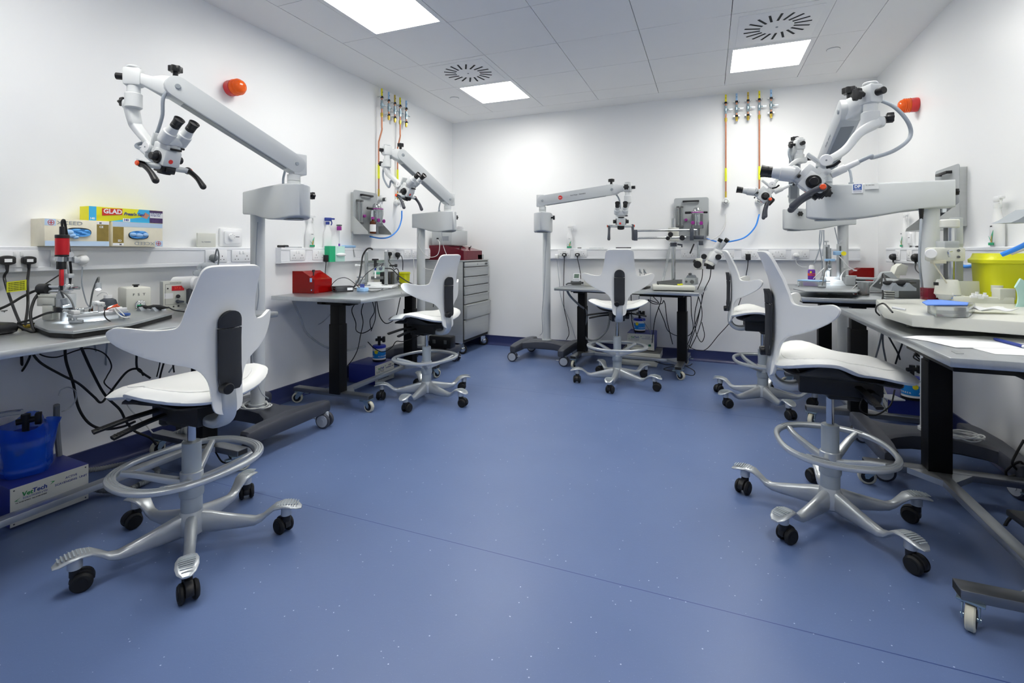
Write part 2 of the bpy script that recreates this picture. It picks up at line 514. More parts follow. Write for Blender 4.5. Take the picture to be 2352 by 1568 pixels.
for n_, (x, y) in enumerate(VENTS[:2]):
    t = thing('ceiling_vent', ['round swirl vent in the ceiling over the left far bench', 'round swirl vent in the ceiling before the right light panel'][n_], 'air vent', (x + 0.3, y + 0.3, ZC), 0, 'round swirl vents in the ceiling')
    mb().bx(-0.298, 0.298, -0.298, 0.298, -0.001, 0.02).bx(-0.25, 0.25, -0.25, 0.25, -0.006, 0.0, 0.004).build('plate', 'ceiling', t)
    sl = mb()
    for i in range(18):
        a = 2 * PI * i / 18
        rm = Matrix.Rotation(a, 4, 'Z') @ Matrix.Translation((0.155, 0.028, -0.0068)) @ Matrix.Rotation(0.32, 4, 'Z')
        sl.box((0, 0, 0), (0.105, 0.015, 0.002), m=rm)
    sl.build('slots', 'void', t)
    mb().cyl((0, 0, -0.006), (0, 0, -0.009), 0.008).build('screw', 'mid_grey', t)
for x, y in VENTS[2:]:
    t = thing('ceiling_vent', 'round swirl vent in the ceiling behind the camera', 'air vent', (x + 0.3, y + 0.3, ZC), 0, 'vents behind the camera')
    mb().bx(-0.298, 0.298, -0.298, 0.298, -0.001, 0.02).build('plate', 'ceiling', t)
for n_, (u, v) in enumerate(((1044, 225), (1914, 113))):
    p = onz(u, v, ZC)
    t = thing('smoke_sensor', ['small round ceiling sensor beside the far left light panel', 'small round ceiling sensor to the right of the right light panel'][n_], 'ceiling sensor', (p.x, p.y, ZC), 0, 'small round ceiling sensors')
    mb().lathe([(0.042, 0), (0.044, -0.004), (0.040, -0.008), (0.0, -0.009)]).build('cover', 'ceiling', t)
    mb().lathe([(0.045, 0.001), (0.0465, -0.002), (0.045, -0.003), (0.042, -0.003)]).build('rim', 'mid_grey', t)

# dado trunking with its sockets
def trunk(name, p0, p1, n, label, ends=(0.0, 0.0)):
    p0, p1, n = V(p0), V(p1), V(n)
    t = thing(name, label, 'trunking', p0)
    L = (p1 - p0); d = L.normalized()
    def sweep(prof, a, b):
        return [[q + n * w + V((0, 0, 1)) * z for w, z in prof] for q in (a, b)]
    b = mb().rings(sweep([(0.001, 1.024), (0.05, 1.024), (0.055, 1.028), (0.055, 1.045), (0.052, 1.047), (0.052, 1.121), (0.055, 1.123), (0.055, 1.137), (0.05, 1.141), (0.001, 1.141)], p0, p1))
    b.build('body', 'trunking', t, world=True)
    g = mb().rings(sweep([(0.0515, 1.0455), (0.0527, 1.0455), (0.0527, 1.0468), (0.0515, 1.0468)], p0, p1))
    g.rings(sweep([(0.0515, 1.1212), (0.0527, 1.1212), (0.0527, 1.1228), (0.0515, 1.1228)], p0, p1))
    g.build('cover_joint', 'machine_grey', t, world=True)
    return t, p0, d, n
TR = {}
TR['L1'] = trunk('dado_trunking', (XL, YF + 0.01, 0), (XL, 2.469, 0), (1, 0, 0), 'white socket trunking behind the near left bench')
TR['L2'] = trunk('dado_trunking', (XL, 2.663, 0), (XL, 4.98, 0), (1, 0, 0), 'white socket trunking behind the far left bench')
TR['B'] = trunk('dado_trunking', (-1.70, YB, 0), (1.268, YB, 0), (0, -1, 0), 'white socket trunking along the back wall')
TR['R'] = trunk('dado_trunking', (XR, 4.90, 0), (XR, 0.4, 0), (-1, 0, 0), 'white socket trunking along the right wall')
def sock(key, pos, w=0.146, kind='double', right=None, label='', plate_only=False):
    """a socket plate on a trunking: pos = world coordinate along the wall"""
    t, p0, d, n = TR[key]
    c = V(p0)
    if abs(d.y) > 0.5: c.y = pos
    else: c.x = pos
    c = c + n * 0.053 + V((0, 0, 1.084))
    rt = V((0, 0, 1)).cross(n)      # reading direction seen from the room
    o = thing('wall_socket', label, 'socket', c)
    m = face_m(c, rt, (0, 0, 1))
    mb().box((0, 0, 0.003), (w, 0.078, 0.007), m=m, bev=0.003).build('plate', 'socket', o, world=True)
    if plate_only: return o, m
    h = mb(); s = mb()
    for sx in ((-0.038, 0.038) if kind == 'double' else (0.0,)):
        h.box((sx, 0.0, 0.0068), (0.004, 0.008, 0.001), m=m)
        for q in (-0.011, 0.011): h.box((sx + q, -0.021, 0.0068), (0.0062, 0.004, 0.001), m=m)
    for sx in ((-0.012, 0.012) if kind == 'double' else (0.022,)):
        s.box((sx, 0.022, 0.0075), (0.012, 0.020, 0.004), m=m, bev=0.001)
    h.build('pin_holes', 'hole', o, world=True); s.build('switch', 'white_plastic', o, world=True)
    return o, m
# ================================================================== chairs
def castor_twin(parent, x, y, rz, top):
    """black twin-wheel castor under a chair leg; local x, y of the stem"""
    c = mb()
    m = Matrix.Translation((x, y, 0)) @ Matrix.Rotation(rz, 4, 'Z')
    pr = [(0.018 + 0.0335 * math.cos(a), 0.034 + 0.0335 * math.sin(a)) for a in [R(-8 + 11 * i) for i in range(19)]] + [(-0.013, 0.03), (0.018, 0.012)]
    hm = m @ Matrix(((1, 0, 0, 0), (0, 0, -1, 0), (0, 1, 0, 0), (0, 0, 0, 1)))
    c.prism(pr, -0.012, 0.012, m=hm, bev=0.003)
    c.cyl((0, 0, 0.05), (0, 0, top), 0.016, m=m)
    o = c.build('castor', 'black_plastic', parent)
    for s in (-1, 1):
        w = mb()
        w.cyl((0.018, s * 0.011, 0.031), (0.018, s * 0.029, 0.031), 0.031, m=m, n=24, bev=0.006)
        w.cyl((0.018, s * 0.029, 0.031), (0.018, s * 0.0305, 0.031), 0.018, m=m, n=20)
        w.build('wheel', 'black_rubber', o)
    return o
def back_curve(z):
    P_ = [(-0.08, -0.236), (0.0, -0.226), (0.1, -0.216), (0.2, -0.215), (0.28, -0.219), (0.35, -0.232), (0.42, -0.256), (0.47, -0.278)]
    if z <= P_[0][0]: return P_[0][1]
    for (a, b), (c, d) in zip(P_, P_[1:]):
        if z <= c: return b + (d - b) * (z - a) / (c - a)
    return P_[-1][1]
def seat_h0(x, y):
    ax = abs(x) / 0.235
    rear = max(0.0, min(1.0, (0.09 - y) / 0.14)); frnt = max(0.0, min(1.0, (y - 0.03) / 0.2))
    rear = rear * rear * (3 - 2 * rear); frnt = frnt * frnt * (3 - 2 * frnt)
    return 0.052 * ax ** 2.0 * rear + 0.010 * ax ** 1.8 * frnt - 0.014 * frnt ** 2 + 0.012 * ax * (1 - rear) * (1 - frnt)
def edge_dist(x, y, poly):
    best = 9
    for (x0, y0), (x1, y1) in zip(poly, poly[1:] + poly[:1]):
        dx, dy = x1 - x0, y1 - y0; q = dx * dx + dy * dy
        if q < 1e-12: continue
        t_ = max(0, min(1, ((x - x0) * dx + (y - y0) * dy) / q))
        best = min(best, math.hypot(x - x0 - t_ * dx, y - y0 - t_ * dy))
    return best
def seat_h(x, y):
    e = min(1.0, edge_dist(x, y, SEAT_OUT) / 0.05)
    return seat_h0(x, y) - 0.028 * (1 - e) ** 2
def smooth_poly(pts, n=5):
    return [(p.x, p.y) for p in spline([V((a, b, 0)) for a, b in pts], n, True)]
SEAT_OUT = smooth_poly([(0, 0.268), (0.09, 0.262), (0.158, 0.235), (0.178, 0.19), (0.166, 0.135), (0.163, 0.09), (0.187, 0.045), (0.222, -0.01), (0.237, -0.065), (0.222, -0.125), (0.165, -0.178), (0.085, -0.203),
                        (0, -0.208), (-0.085, -0.203), (-0.165, -0.178), (-0.222, -0.125), (-0.237, -0.065), (-0.222, -0.01), (-0.187, 0.045), (-0.163, 0.09), (-0.166, 0.135), (-0.178, 0.19), (-0.158, 0.235), (-0.09, 0.262)], 4)
_half = [(0, 0.462), (0.06, 0.462), (0.093, 0.458), (0.108, 0.442), (0.115, 0.40), (0.122, 0.35), (0.130, 0.305), (0.141, 0.262), (0.163, 0.250), (0.208, 0.251), (0.250, 0.261), (0.280, 0.266), (0.296, 0.256), (0.297, 0.238),
         (0.278, 0.206), (0.228, 0.166), (0.17, 0.136), (0.115, 0.115), (0.082, 0.088), (0.064, 0.052), (0.058, 0.01), (0.056, -0.03), (0.048, -0.054), (0.028, -0.066), (0, -0.069)]
BACK_OUT = smooth_poly(_half + [(-a, b) for a, b in reversed(_half[1:-1])], 3)
def back_fn(off=0.0):
    def f(x, z):
        w = (abs(x) / 0.283)
        y = back_curve(z) + (0.150 * w ** 1.8 if z < 0.3 else 0.150 * w ** 1.8 * (1 - 0.35 * min(1, (z - 0.3) / 0.15))) + off
        return (x, y, z)
    return f
def make_chair(seat_z, base_rel, label):
    t = thing('saddle_chair', label, 'chair', (0, 0, 0), 0, 'white saddle seat chairs')
    # star base -------------------------------------------------
    hub = mb().lathe([(0.034, 0.045), (0.046, 0.055), (0.048, 0.10), (0.040, 0.125), (0.036, 0.135), (0.0, 0.135)], n=28).build('base_hub', 'silver', t)
    for i in range(5):
        a = base_rel + i * 2 * PI / 5
        m = Matrix.Rotation(a, 4, 'Z')
        st = [(0.02, 0.087, 0.022, 0.044), (0.06, 0.083, 0.021, 0.040), (0.12, 0.075, 0.019, 0.031), (0.18, 0.068, 0.018, 0.023), (0.222, 0.065, 0.019, 0.016),
              (0.248, 0.074, 0.020, 0.012), (0.27, 0.093, 0.022, 0.010), (0.295, 0.111, 0.028, 0.009), (0.325, 0.117, 0.034, 0.008), (0.355, 0.113, 0.034, 0.007), (0.378, 0.105, 0.027, 0.005), (0.392, 0.099, 0.012, 0.003)]
        secs = []
        for r_, z, w, h in st:
            secs.append([(r_, p, z + q) for p, q in sell(w, h, 14, 2.8)])
        leg = mb().rings(secs, m=m).cyl((0.335, 0, 0.075), (0.335, 0, 0.108), 0.02, m=m).build('leg', 'silver', t)
        tr = mb()
        for j in range(9):
            x = 0.300 + j * 0.0098
            w = 0.024 * math.sqrt(max(0.05, 1 - ((x - 0.34) / 0.052) ** 2))
            z = 0.1205 - 0.9 * (x - 0.325) ** 2 * 2.2 if x > 0.325 else 0.1205 - (0.325 - x) * 0.22
            tr.box((x, 0, z + 0.0042), (0.0048, 2 * w, 0.003), m=m, bev=0.001)
        tr.build('tread_ribs', 'sleeve_grey', leg)
        castor_twin(t, 0.335 * math.cos(a), 0.335 * math.sin(a), a + (2.4, 0.6, 1.4, 2.9, 0.2)[i], 0.085)
    mb().cyl((0, 0, 0.12), (0, 0, 0.235), 0.036, n=28).lathe([(0.039, 0.19), (0.041, 0.195), (0.041, 0.235), (0.036, 0.24)]).build('lower_sleeve', 'sleeve_grey', t)
    ringz = 0.31
    mb().cyl((0, 0, 0.225), (0, 0, ringz + 0.085), 0.0325, n=28, bev=0.002).build('upper_sleeve', 'sleeve_grey', t)
    # foot ring: two broad ribbed treads joined by slimmer bars, spokes rise to it from the collar
    pts = [(0.235 * math.copysign(abs(math.cos(a)) ** 0.85, math.cos(a)), 0.205 * math.copysign(abs(math.sin(a)) ** 0.85, math.sin(a)) + 0.012, ringz) for a in [2 * PI * i / 28 for i in range(28)]]
    K = 28 * 3
    def ww(f): return 0.020 + 0.022 * max(0.0, math.cos(2 * PI * f)) ** 0.5 + 0.022 * max(0.0, -math.cos(2 * PI * f)) ** 0.5
    rg = mb()
    P_ = spline(pts, 3, True); secs = []
    for i, q in enumerate(P_):
        tt = (P_[(i + 1) % len(P_)] - P_[i - 1]).normalized(); x = V((tt.y, -tt.x, 0))
        wv = 0.020 + 0.020 * abs(math.cos(2 * PI * i / len(P_))) ** 1.5
        secs.append([q + x * a + V((0, 0, 1)) * b for a, b in sell(wv / 2, 0.011, 12, 2.6)])
    rg.rings(secs, closed=True)
    rg.cyl((0, 0, 0.21), (0, 0, 0.285), 0.039, n=24, bev=0.003)
    for ax in (0.72, PI - 0.72, PI + 0.72, -0.72):
        c, s = math.cos(ax), math.sin(ax)
        rg.band([(0.03 * c, 0.03 * s, 0.245), (0.08 * c, 0.08 * s, 0.262), (0.16 * c, 0.155 * s, 0.292), (0.222 * c, 0.198 * s + 0.012, ringz)], lambda f: 0.036 - 0.014 * f, lambda f: 0.03 - 0.012 * f, (-s, c, 0), k=4)
    ring = rg.build('foot_ring', 'silver', t)
    for side in (0, PI):
        rb = mb()
        for off in (-0.008, 0.0, 0.008):
            rb.tube([((0.235 + off) * math.copysign(abs(math.cos(a + side)) ** 0.85, math.cos(a + side)), (0.205 + off) * math.copysign(abs(math.sin(a + side)) ** 0.85, math.sin(a + side)) + 0.012, ringz + 0.0112 - abs(off) * 0.16) for a in [-0.85 + 1.7 * i / 12 for i in range(13)]], 0.0016, n=5, k=2)
        rb.build('tread_lines', 'scope_dark', ring)
    # lift and mechanism
    mb().cyl((0, 0, ringz + 0.06), (0, 0, seat_z - 0.11), 0.0145, n=20).build('gas_lift', 'chrome', t)
    Z = Matrix.Translation((0, 0, seat_z))
    me = mb().prism([(-0.052, -0.125), (0.052, -0.125), (0.068, 0.03), (0.068, 0.135), (0.04, 0.175), (-0.04, 0.175), (-0.068, 0.135), (-0.068, 0.03)], -0.125, -0.035, m=Z, bev=0.008)
    me.bx(-0.05, 0.05, -0.02, 0.10, -0.145, -0.12, 0.01, m=Z)
    me.cyl((0.05, 0.12, -0.11), (0.11, 0.12, -0.115), 0.026, m=Z, bev=0.004).cyl((-0.03, 0.10, -0.15), (-0.03, 0.10, -0.115), 0.03, m=Z, bev=0.006)
    me.build('mechanism', 'black_plastic', t)
    for (a, b_) in (((-0.05, 0.10, -0.085), (-0.255, 0.135, -0.115)), ((-0.05, 0.05, -0.095), (-0.235, 0.05, -0.128)), ((0.05, 0.08, -0.08), (0.25, 0.09, -0.108))):
        l = mb()
        a, b_ = V(a), V(b_)
        l.band([a, (a + b_) / 2 + V((0, 0, 0.004)), b_], 0.026, 0.012, (0, 1, 0.1), k=4, m=Z)
        for j in range(5):
            q = a.lerp(b_, 0.72 + j * 0.055)
            l.box(q + V((0, 0, 0.006)), (0.005, 0.022, 0.004), m=Z, bev=0.001)
        l.build('lever', 'black_rubber', t)
    mb().band([(0, -0.085, -0.095), (0, -0.14, -0.11), (0, -0.185, -0.105), (0, -0.216, -0.075), (0, -0.224, -0.03), (0, -0.216, 0.03), (0, -0.208, 0.08)], lambda f: 0.07 - 0.022 * f, lambda f: 0.042 - 0.02 * f, (1, 0, 0), k=6, n=16, p=3.4, m=Z).build('back_bracket', 'silver', t)
    # seat shell, its thin cushion and the dark liner below
    mb().sheet(SEAT_OUT, 0.022, lambda x, y: (x, y, seat_h(x, y)), 0.015, m=Z).build('seat', 'chair_white', t, ang=60)
    mb().sheet([(x * 0.78, y * 0.82 - 0.005) for x, y in SEAT_OUT], 0.022, lambda x, y: (x, y, seat_h(x, y) + 0.0125), 0.005, m=Z).build('seat_cushion', 'chair_white', t, ang=60)
    def under(x, y):
        k = 1 - min(1, (abs(x) / 0.2) ** 3)
        kk = 1 - min(1, (abs(y - 0.02) / 0.24) ** 3)
        return (x, y, seat_h0(x, y) - 0.014 - 0.05 * min(k, kk) ** 0.7)
    mb().sheet([(x * 0.84, (y - 0.02) * 0.86 + 0.02) for x, y in SEAT_OUT], 0.022, under, 0.006, m=Z).build('seat_liner', 'black_plastic', t, ang=50)
    # backrest
    mb().sheet(BACK_OUT, 0.016, back_fn(), -0.0125, m=Z).build('backrest', 'chair_white', t, ang=60)
    cap = [(0.040 * math.cos(a), 0.262 + 0.040 * math.sin(a)) for a in [R(15 * i) for i in range(13)]]
    zc = 0.238
    lo = [(0.041, zc), (0.041, 0.06), (0.038, 0.03), (0.030, 0.018), (-0.030, 0.018), (-0.038, 0.03), (-0.041, 0.06), (-0.041, zc)]
    def bump(x, z):
        e = 1 - (abs(x) / 0.045) ** 2
        return (x, back_curve(z) - 0.013 - 0.012 * e * min(1, max(0.2, (z - 0.01) / 0.06)), z)
    def flat(x, z): return (x, back_curve(z) - 0.006, z)
    def padmesh(poly):
        b = MB(); tmp = MB()
        b.sheet(poly, 0.013, bump, 0.004, m=Z)
        # side skirt of the pad
        b2 = bmesh.new(); n = len(poly)
        A = [b2.verts.new(bump(*p)) for p in poly]; B = [b2.verts.new(flat(*p)) for p in poly]
        for i in range(n): b2.faces.new((A[i], A[(i + 1) % n], B[(i + 1) % n], B[i]))
        bmesh.ops.recalc_face_normals(b2, faces=b2.faces)
        b.merge(b2, Z); return b
    padmesh(lo).build('back_pad', 'black_pad', t, ang=50)
    padmesh([(0.040, zc + 0.004)] + cap + [(-0.040, zc + 0.004)]).build('back_pad_cap', 'black_pad', t, ang=50)
    mb().cyl((-0.022, -0.228, 0.03), (-0.022, -0.262, 0.028), 0.021, 0.020, bev=0.003, m=Z).build('knob', 'black_plastic', t)
    return t
CH = [(-1.831, 1.277, 175, 0.605, 35, 'white saddle chair at the near left bench, black pad towards the view'),
      (0.473, 2.398, 4, 0.655, 16, 'white saddle chair at the near right bench, seen from the side'),
      (-1.980, 3.194, 166, 0.625, 60, 'white saddle chair at the far left bench, in front of the steel drawer cabinet'),
      (-0.715, 4.165, 104, 0.665, 53, 'white saddle chair at the back bench, its back turned to the view'),
      (0.370, 4.020, 4, 0.655, 4, 'white saddle chair by the back wall between the back bench and far right bench')]
for x, y, az, sz, ba, lab in CH:
    rz = R(az - 90)
    t = make_chair(sz, R(ba) - rz, lab)
    t.location = (x, y, 0); t.rotation_euler = (0, 0, rz)

# ================================================================== height-adjustable steel benches
def castor_plate(parent, x, y, rz, top, name='castor'):
    m = Matrix.Translation((x, y, 0)) @ Matrix.Rotation(rz, 4, 'Z')
    c = mb().bx(-0.035, 0.035, -0.032, 0.032, top - 0.006, top, 0.001, m=m)
    c.cyl((0, 0, top - 0.018), (0, 0, top - 0.005), 0.022, m=m, bev=0.003)
    for s in (-1, 1):
        pr = [(-0.024, top - 0.014), (0.024, top - 0.014), (0.034, 0.045), (0.030, 0.030), (0.018, 0.030), (0.008, 0.042)]
        hm = m @ Matrix(((1, 0, 0, 0), (0, 0, -1, 0), (0, 1, 0, 0), (0, 0, 0, 1)))
        c.prism(pr, s * 0.019 - 0.0015, s * 0.019 + 0.0015, m=hm)
    c.cyl((0.022, -0.023, 0.038), (0.022, 0.023, 0.038), 0.007, m=m)
    c.bx(-0.058, -0.03, -0.014, 0.014, top - 0.024, top - 0.016, 0.003, m=m)
    o = c.build(name, 'zinc', parent)
    mb().cyl((0.022, -0.012, 0.038), (0.022, 0.012, 0.038), 0.038, m=m, n=28, bev=0.004).build('wheel', 'castor_cream', o)
    mb().cyl((0.022, -0.0135, 0.038), (0.022, 0.0135, 0.038), 0.026, m=m, n=24).build('wheel_hub', 'black_plastic', o)
    return o
def make_table(top_z, label, sh=0.0):
    t = thing('steel_bench', label, 'bench', (0, 0, 0), 0, 'steel topped height adjustable benches')
    tp = mb().bx(-0.65 + sh, 0.65 + sh, -0.07, 0.70, top_z - 0.028, top_z, 0.004)
    tp.build('table_top', 'steel', t)
    mb().bx(-0.56, 0.56, 0.15, 0.19, top_z - 0.055, top_z - 0.029).bx(-0.56, 0.56, 0.33, 0.37, top_z - 0.055, top_z - 0.029).build('top_frame', 'column_black', t)
    for s in (-1, 1):
        x = s * 0.475
        mb().bx(x - 0.042, x + 0.042, 0.215, 0.305, 0.105, top_z - 0.20, 0.003).bx(x - 0.036, x + 0.036, 0.221, 0.299, 0.2, top_z - 0.06, 0.002).bx(x - 0.05, x + 0.05, 0.12, 0.40, top_z - 0.062, top_z - 0.029, 0.003).build('leg', 'column_black', t)
        f = mb().bx(x - 0.03, x + 0.03, -0.02, 0.64, 0.088, 0.118, 0.002)
        f.build('foot', 'steel_dark', t)
        mb().bx(x - 0.026, x + 0.026, -0.0206, -0.0195, 0.092, 0.114).build('foot_opening', 'void', t)
        mb().bx(x - 0.026, x + 0.026, 0.6395, 0.6406, 0.092, 0.114).build('foot_opening', 'void', t)
        castor_plate(t, x, 0.015, R(-60 + 35 * s), 0.088)
        castor_plate(t, x, 0.60, R(150 + 30 * s), 0.088)
    b = mb().bx(-0.45, 0.45, 0.236, 0.284, 0.090, 0.116, 0.002)
    for s in (-1, 1):
        b.prism([(s * 0.445, 0.14), (s * 0.445, 0.236), (s * 0.34, 0.238), (s * 0.445, 0.15)][:3], 0.090, 0.116)
        b.prism([(s * 0.445, 0.38), (s * 0.34, 0.282), (s * 0.445, 0.282)], 0.090, 0.116)
    b.build('cross_bar', 'steel', t)
    mb().bx(0.15, 0.52, -0.045, 0.12, top_z - 0.05, top_z - 0.03, 0.004).build('cable_tray', 'column_black', t)
    return t
TBL = {'LN': (-2.205, 1.312, 90, 0.795, 'steel bench along the left wall nearest the camera'),
       'LF': (-2.205, 3.257, 91.5, 0.798, 'steel bench along the left wall carrying the red acrylic box'),
       'B': (-0.715, 4.500, -4.5, 0.764, 'steel bench at the back wall with the boom microscope'),
       'RF': (0.605, 4.120, -90, 0.832, 'steel bench along the right wall with the purple can on it'),
       'RN': (0.715, 2.345, -90, 0.815, 'steel bench along the right wall nearest the camera, papers on its corner')}
TOPZ = {k: v[3] for k, v in TBL.items()}
for k, (x, y, az, tz, lab) in TBL.items():
    t = make_table(tz, lab, -0.08 if k == 'RN' else 0.0); t.location = (x, y, 0); t.rotation_euler = (0, 0, R(az))

# ================================================================== floor-stand operating microscopes
def castor_medical(parent, p, rz, world=True):
    m = Matrix.Translation((p.x, p.y, 0)) @ Matrix.Rotation(rz, 4, 'Z')
    c = mb().cyl((0, 0, 0.07), (0, 0, 0.125), 0.018, m=m).box((0.01, 0, 0.078), (0.062, 0.030, 0.05), m=m, bev=0.012)
    c.box((-0.045, 0, 0.052), (0.03, 0.012, 0.006), m=m, bev=0.002)
    o = c.build('castor', 'castor_grey', parent, world=world)
    for s in (-1, 1):
        w = mb().cyl((0.015, s * 0.013, 0.048), (0.015, s * 0.032, 0.048), 0.048, m=m, n=32, bev=0.006).build('tyre', 'charcoal', o, world=world)
        mb().cyl((0.015, s * 0.032, 0.048), (0.015, s * 0.0345, 0.048), 0.037, m=m, n=28, bev=0.001).cyl((0.015, s * 0.034, 0.048), (0.015, s * 0.037, 0.048), 0.014, m=m).build('wheel_cap', 'castor_grey', o, world=world)
def knob_star(b, p, d, r=0.024, n=6):
    """lobed hand knob with its stem, p = foot, d = direction and length"""
    p, d = V(p), V(d); L = d.length; f = frame(p, d)
    b.cyl((0, 0, 0), (0, 0, L * 0.55), r * 0.42, m=f)
    pts = [((r * (1 + 0.13 * math.cos(n * a))) * math.cos(a), (r * (1 + 0.13 * math.cos(n * a))) * math.sin(a)) for a in [2 * PI * i / 36 for i in range(36)]]
    b.prism(pts, L * 0.5, L, m=f, bev=0.003)
def lowbase(P0, fx, fy):
    """dark H-shaped base: two side bars joined by a waisted bridge"""
    b = mb()
    m = face_m(P0, fx, fy)   # local x, local y, z up
    hx, hy = 0.29, 0.29
    for s in (-1, 1):
        secs = []
        for y, w, h0, h1 in ((-0.305, 0.026, 0.10, 0.150), (-0.295, 0.034, 0.092, 0.162), (-0.2, 0.042, 0.092, 0.172), (0.0, 0.046, 0.092, 0.180), (0.2, 0.042, 0.092, 0.172), (0.295, 0.034, 0.092, 0.162), (0.305, 0.026, 0.10, 0.150)):
            secs.append([(s * hx * 0.87 + a, y, (h0 + h1) / 2 + c) for a, c in sell(w, (h1 - h0) / 2, 14, 5)])
        b.rings(secs, m=m)
    secs = []
    for x, w, zz in ((-0.25, 0.19, 0.172), (-0.18, 0.12, 0.176), (-0.10, 0.082, 0.184), (0.0, 0.078, 0.192), (0.10, 0.082, 0.184), (0.18, 0.12, 0.176), (0.25, 0.19, 0.172)):
        secs.append([(x, a, (zz + 0.10) / 2 + c) for a, c in sell(w, (zz - 0.10) / 2, 16, 6)])
    b.rings(secs, m=m)
    return b
def microscope(key, label, pole, spin, j2, block, body, user_az, tilt, base_az, cast=(1.2, 2.0, 0.4, 2.8), cable=None, yoke=None, stick=None, lean=0.0, swing=None, hp=-38, lz=0.25):
    pole = V((pole[0], pole[1], 0)); S = V((spin[0], spin[1], 0))
    t = thing('operating_microscope', label, 'microscope', pole, R(base_az), 'floor stand operating microscopes')
    W = dict(world=True)
    fx = V((math.cos(R(base_az)), math.sin(R(base_az)), 0)); fy = V((-fx.y, fx.x, 0)); UZ = V((0, 0, 1))
    lowbase(pole, fx, fy).build('base', 'charcoal', t, **W)
    i = 0
    for a in (-1, 1):
        for b_ in (-1, 1):
            castor_medical(t, pole + fx * a * 0.255 + fy * b_ * 0.262, cast[i] + R(base_az)); i += 1
    mb().cyl(pole + UZ * 0.185, pole + UZ * 1.36, 0.040, n=32).cyl(pole + UZ * 0.185, pole + UZ * 0.20, 0.05, n=32).build('pole', 'scope_grey', t, **W)
    # casing: a teardrop box from the pole to the spindle, deeper towards the spindle
    d = (S - pole); L = d.length; d.normalize(); sd = V((-d.y, d.x, 0))
    top = 1.478; secs = []
    for f_, w, dep in ((-0.078, 0.052, 0.138), (0.0, 0.060, 0.141), (0.10, 0.068, 0.152), (0.20, 0.078, 0.172), (0.28, 0.083, 0.184), (0.36, 0.085, 0.188), (0.41, 0.083, 0.186), (0.445, 0.074, 0.182), (0.47, 0.058, 0.177), (0.485, 0.038, 0.172), (0.492, 0.016, 0.168)):
        q = pole + d * (f_ * L / 0.41)
        secs.append([q + sd * a + UZ * (top - dep / 2 + c_) for a, c_ in rrect(w, dep / 2, 0.009)])
    cas = mb().rings(secs); 
    cas.build('casing', 'scope_grey', t, ang=50, **W)
    mb().cyl(S + UZ * 1.288, S + UZ * 1.2925, 0.052, n=28).build('casing_recess', 'scope_dark', t, **W)
    j1 = V((S.x, S.y, 1.592)); j2 = V(j2)
    mb().cyl(S + UZ * 1.47, S + UZ * 1.50, 0.034, n=28).cyl(S + UZ * 1.502, S + UZ * 1.535, 0.034, n=28).cyl(S + UZ * 1.53, j1, 0.026, n=28).build('spindle', 'scope_light', t, **W)
    aw = (j2 - j1); hor = V((aw.x, aw.y, 0)).normalized(); ax = hor.cross(UZ).normalized(); al = aw.normalized(); an = ax.cross(al).normalized()
    if an.z < 0: an = -an
    # fork at the spindle, swing arm with open underside, cheek bolts
    mb().box(j1 - hor * 0.022 + UZ * 0.0, (0.072, 0.076, 0.115), rz=math.atan2(hor.y, hor.x), bev=0.008).build('spindle_fork', 'scope_light', t, **W)
    def cheek(q, r_, w): return [q + al * a + an * b_ for a, b_ in ()]
    arm = mb(); r1, r2 = 0.048, 0.050
    outl = []
    for k_ in range(9):
        a = PI / 2 + PI * k_ / 8; outl.append((r1 * math.cos(a), r1 * math.sin(a)))
    LA = aw.length
    for k_ in range(9):
        a = -PI / 2 + PI * k_ / 8; outl.append((LA + r2 * math.cos(a), r2 * math.sin(a)))
    am = Matrix((al, an, al.cross(an))).transposed().to_4x4(); am.translation = j1
    arm.prism(outl, -0.040, 0.040, m=am, bev=0.004)
    armo = arm.build('swing_arm', 'scope_grey', t, **W)
    mb().box((LA * 0.48, -0.0492, 0), (LA * 0.86, 0.004, 0.052), m=am).build('arm_slot', 'mid_grey', t, **W)
    for s in (-1, 1):
        for (xx, rr) in ((0.0, 0.010), (LA, 0.012)): mb().cyl((xx, 0, s * 0.038), (xx, 0, s * 0.046), rr, m=am, bev=0.002).build('pivot_bolt', 'scope_dark', t, **W)
    # link arm to the swivel block
    block = V(block); lk = block - j2; lh = V((lk.x, lk.y, 0)); ll = lh.length; lh.normalize()
    secs = []
    ls = V((-lh.y, lh.x, 0))
    for f_, w, h_, dz in ((-0.02, 0.030, 0.040, 0.0), (0.02, 0.037, 0.050, 0.0), (0.05, 0.036, 0.048, 0.002), (0.085, 0.028, 0.034, 0.008), (0.5 * ll + 0.04, 0.024, 0.028, lk.z * 0.7), (ll, 0.026, 0.030, lk.z)):
        q = j2 + lh * f_ + UZ * dz
        secs.append([q + ls * a + UZ * c for a, c in sell(w, h_, 14, 5)])
    mb().rings(secs).build('link_arm', 'scope_light', t, **W)
    bz = math.atan2(lh.y, lh.x)
    mb().box(block, (0.072, 0.062, 0.082), rz=bz, bev=0.012).cyl(block + UZ * 0.04, block + UZ * 0.052, 0.028, bev=0.003).cyl(block - UZ * 0.075, block - UZ * 0.04, 0.026, n=24).build('swivel_block', 'scope_light', t, **W)
    kb = mb()
    knob_star(kb, block + ls * -0.03, ls * -0.042, 0.024)
    kb.build('clamp_knob', 'black_plastic', t, **W)
    kb = mb(); knob_star(kb, j2 + UZ * 0.048, UZ * 0.055, 0.026); kb.build('clamp_knob', 'black_plastic', t, **W)
    kb = mb(); kb.cyl(block + lh * 0.03, block + lh * 0.068, 0.015, bev=0.002).build('end_stop', 'black_plastic', t, **W)
    kb = mb(); knob_star(kb, S + d * 0.05 * 0 + UZ * 1.43 + sd * 0.082, sd * 0.035, 0.020); kb.build('clamp_knob', 'black_plastic', t, **W)
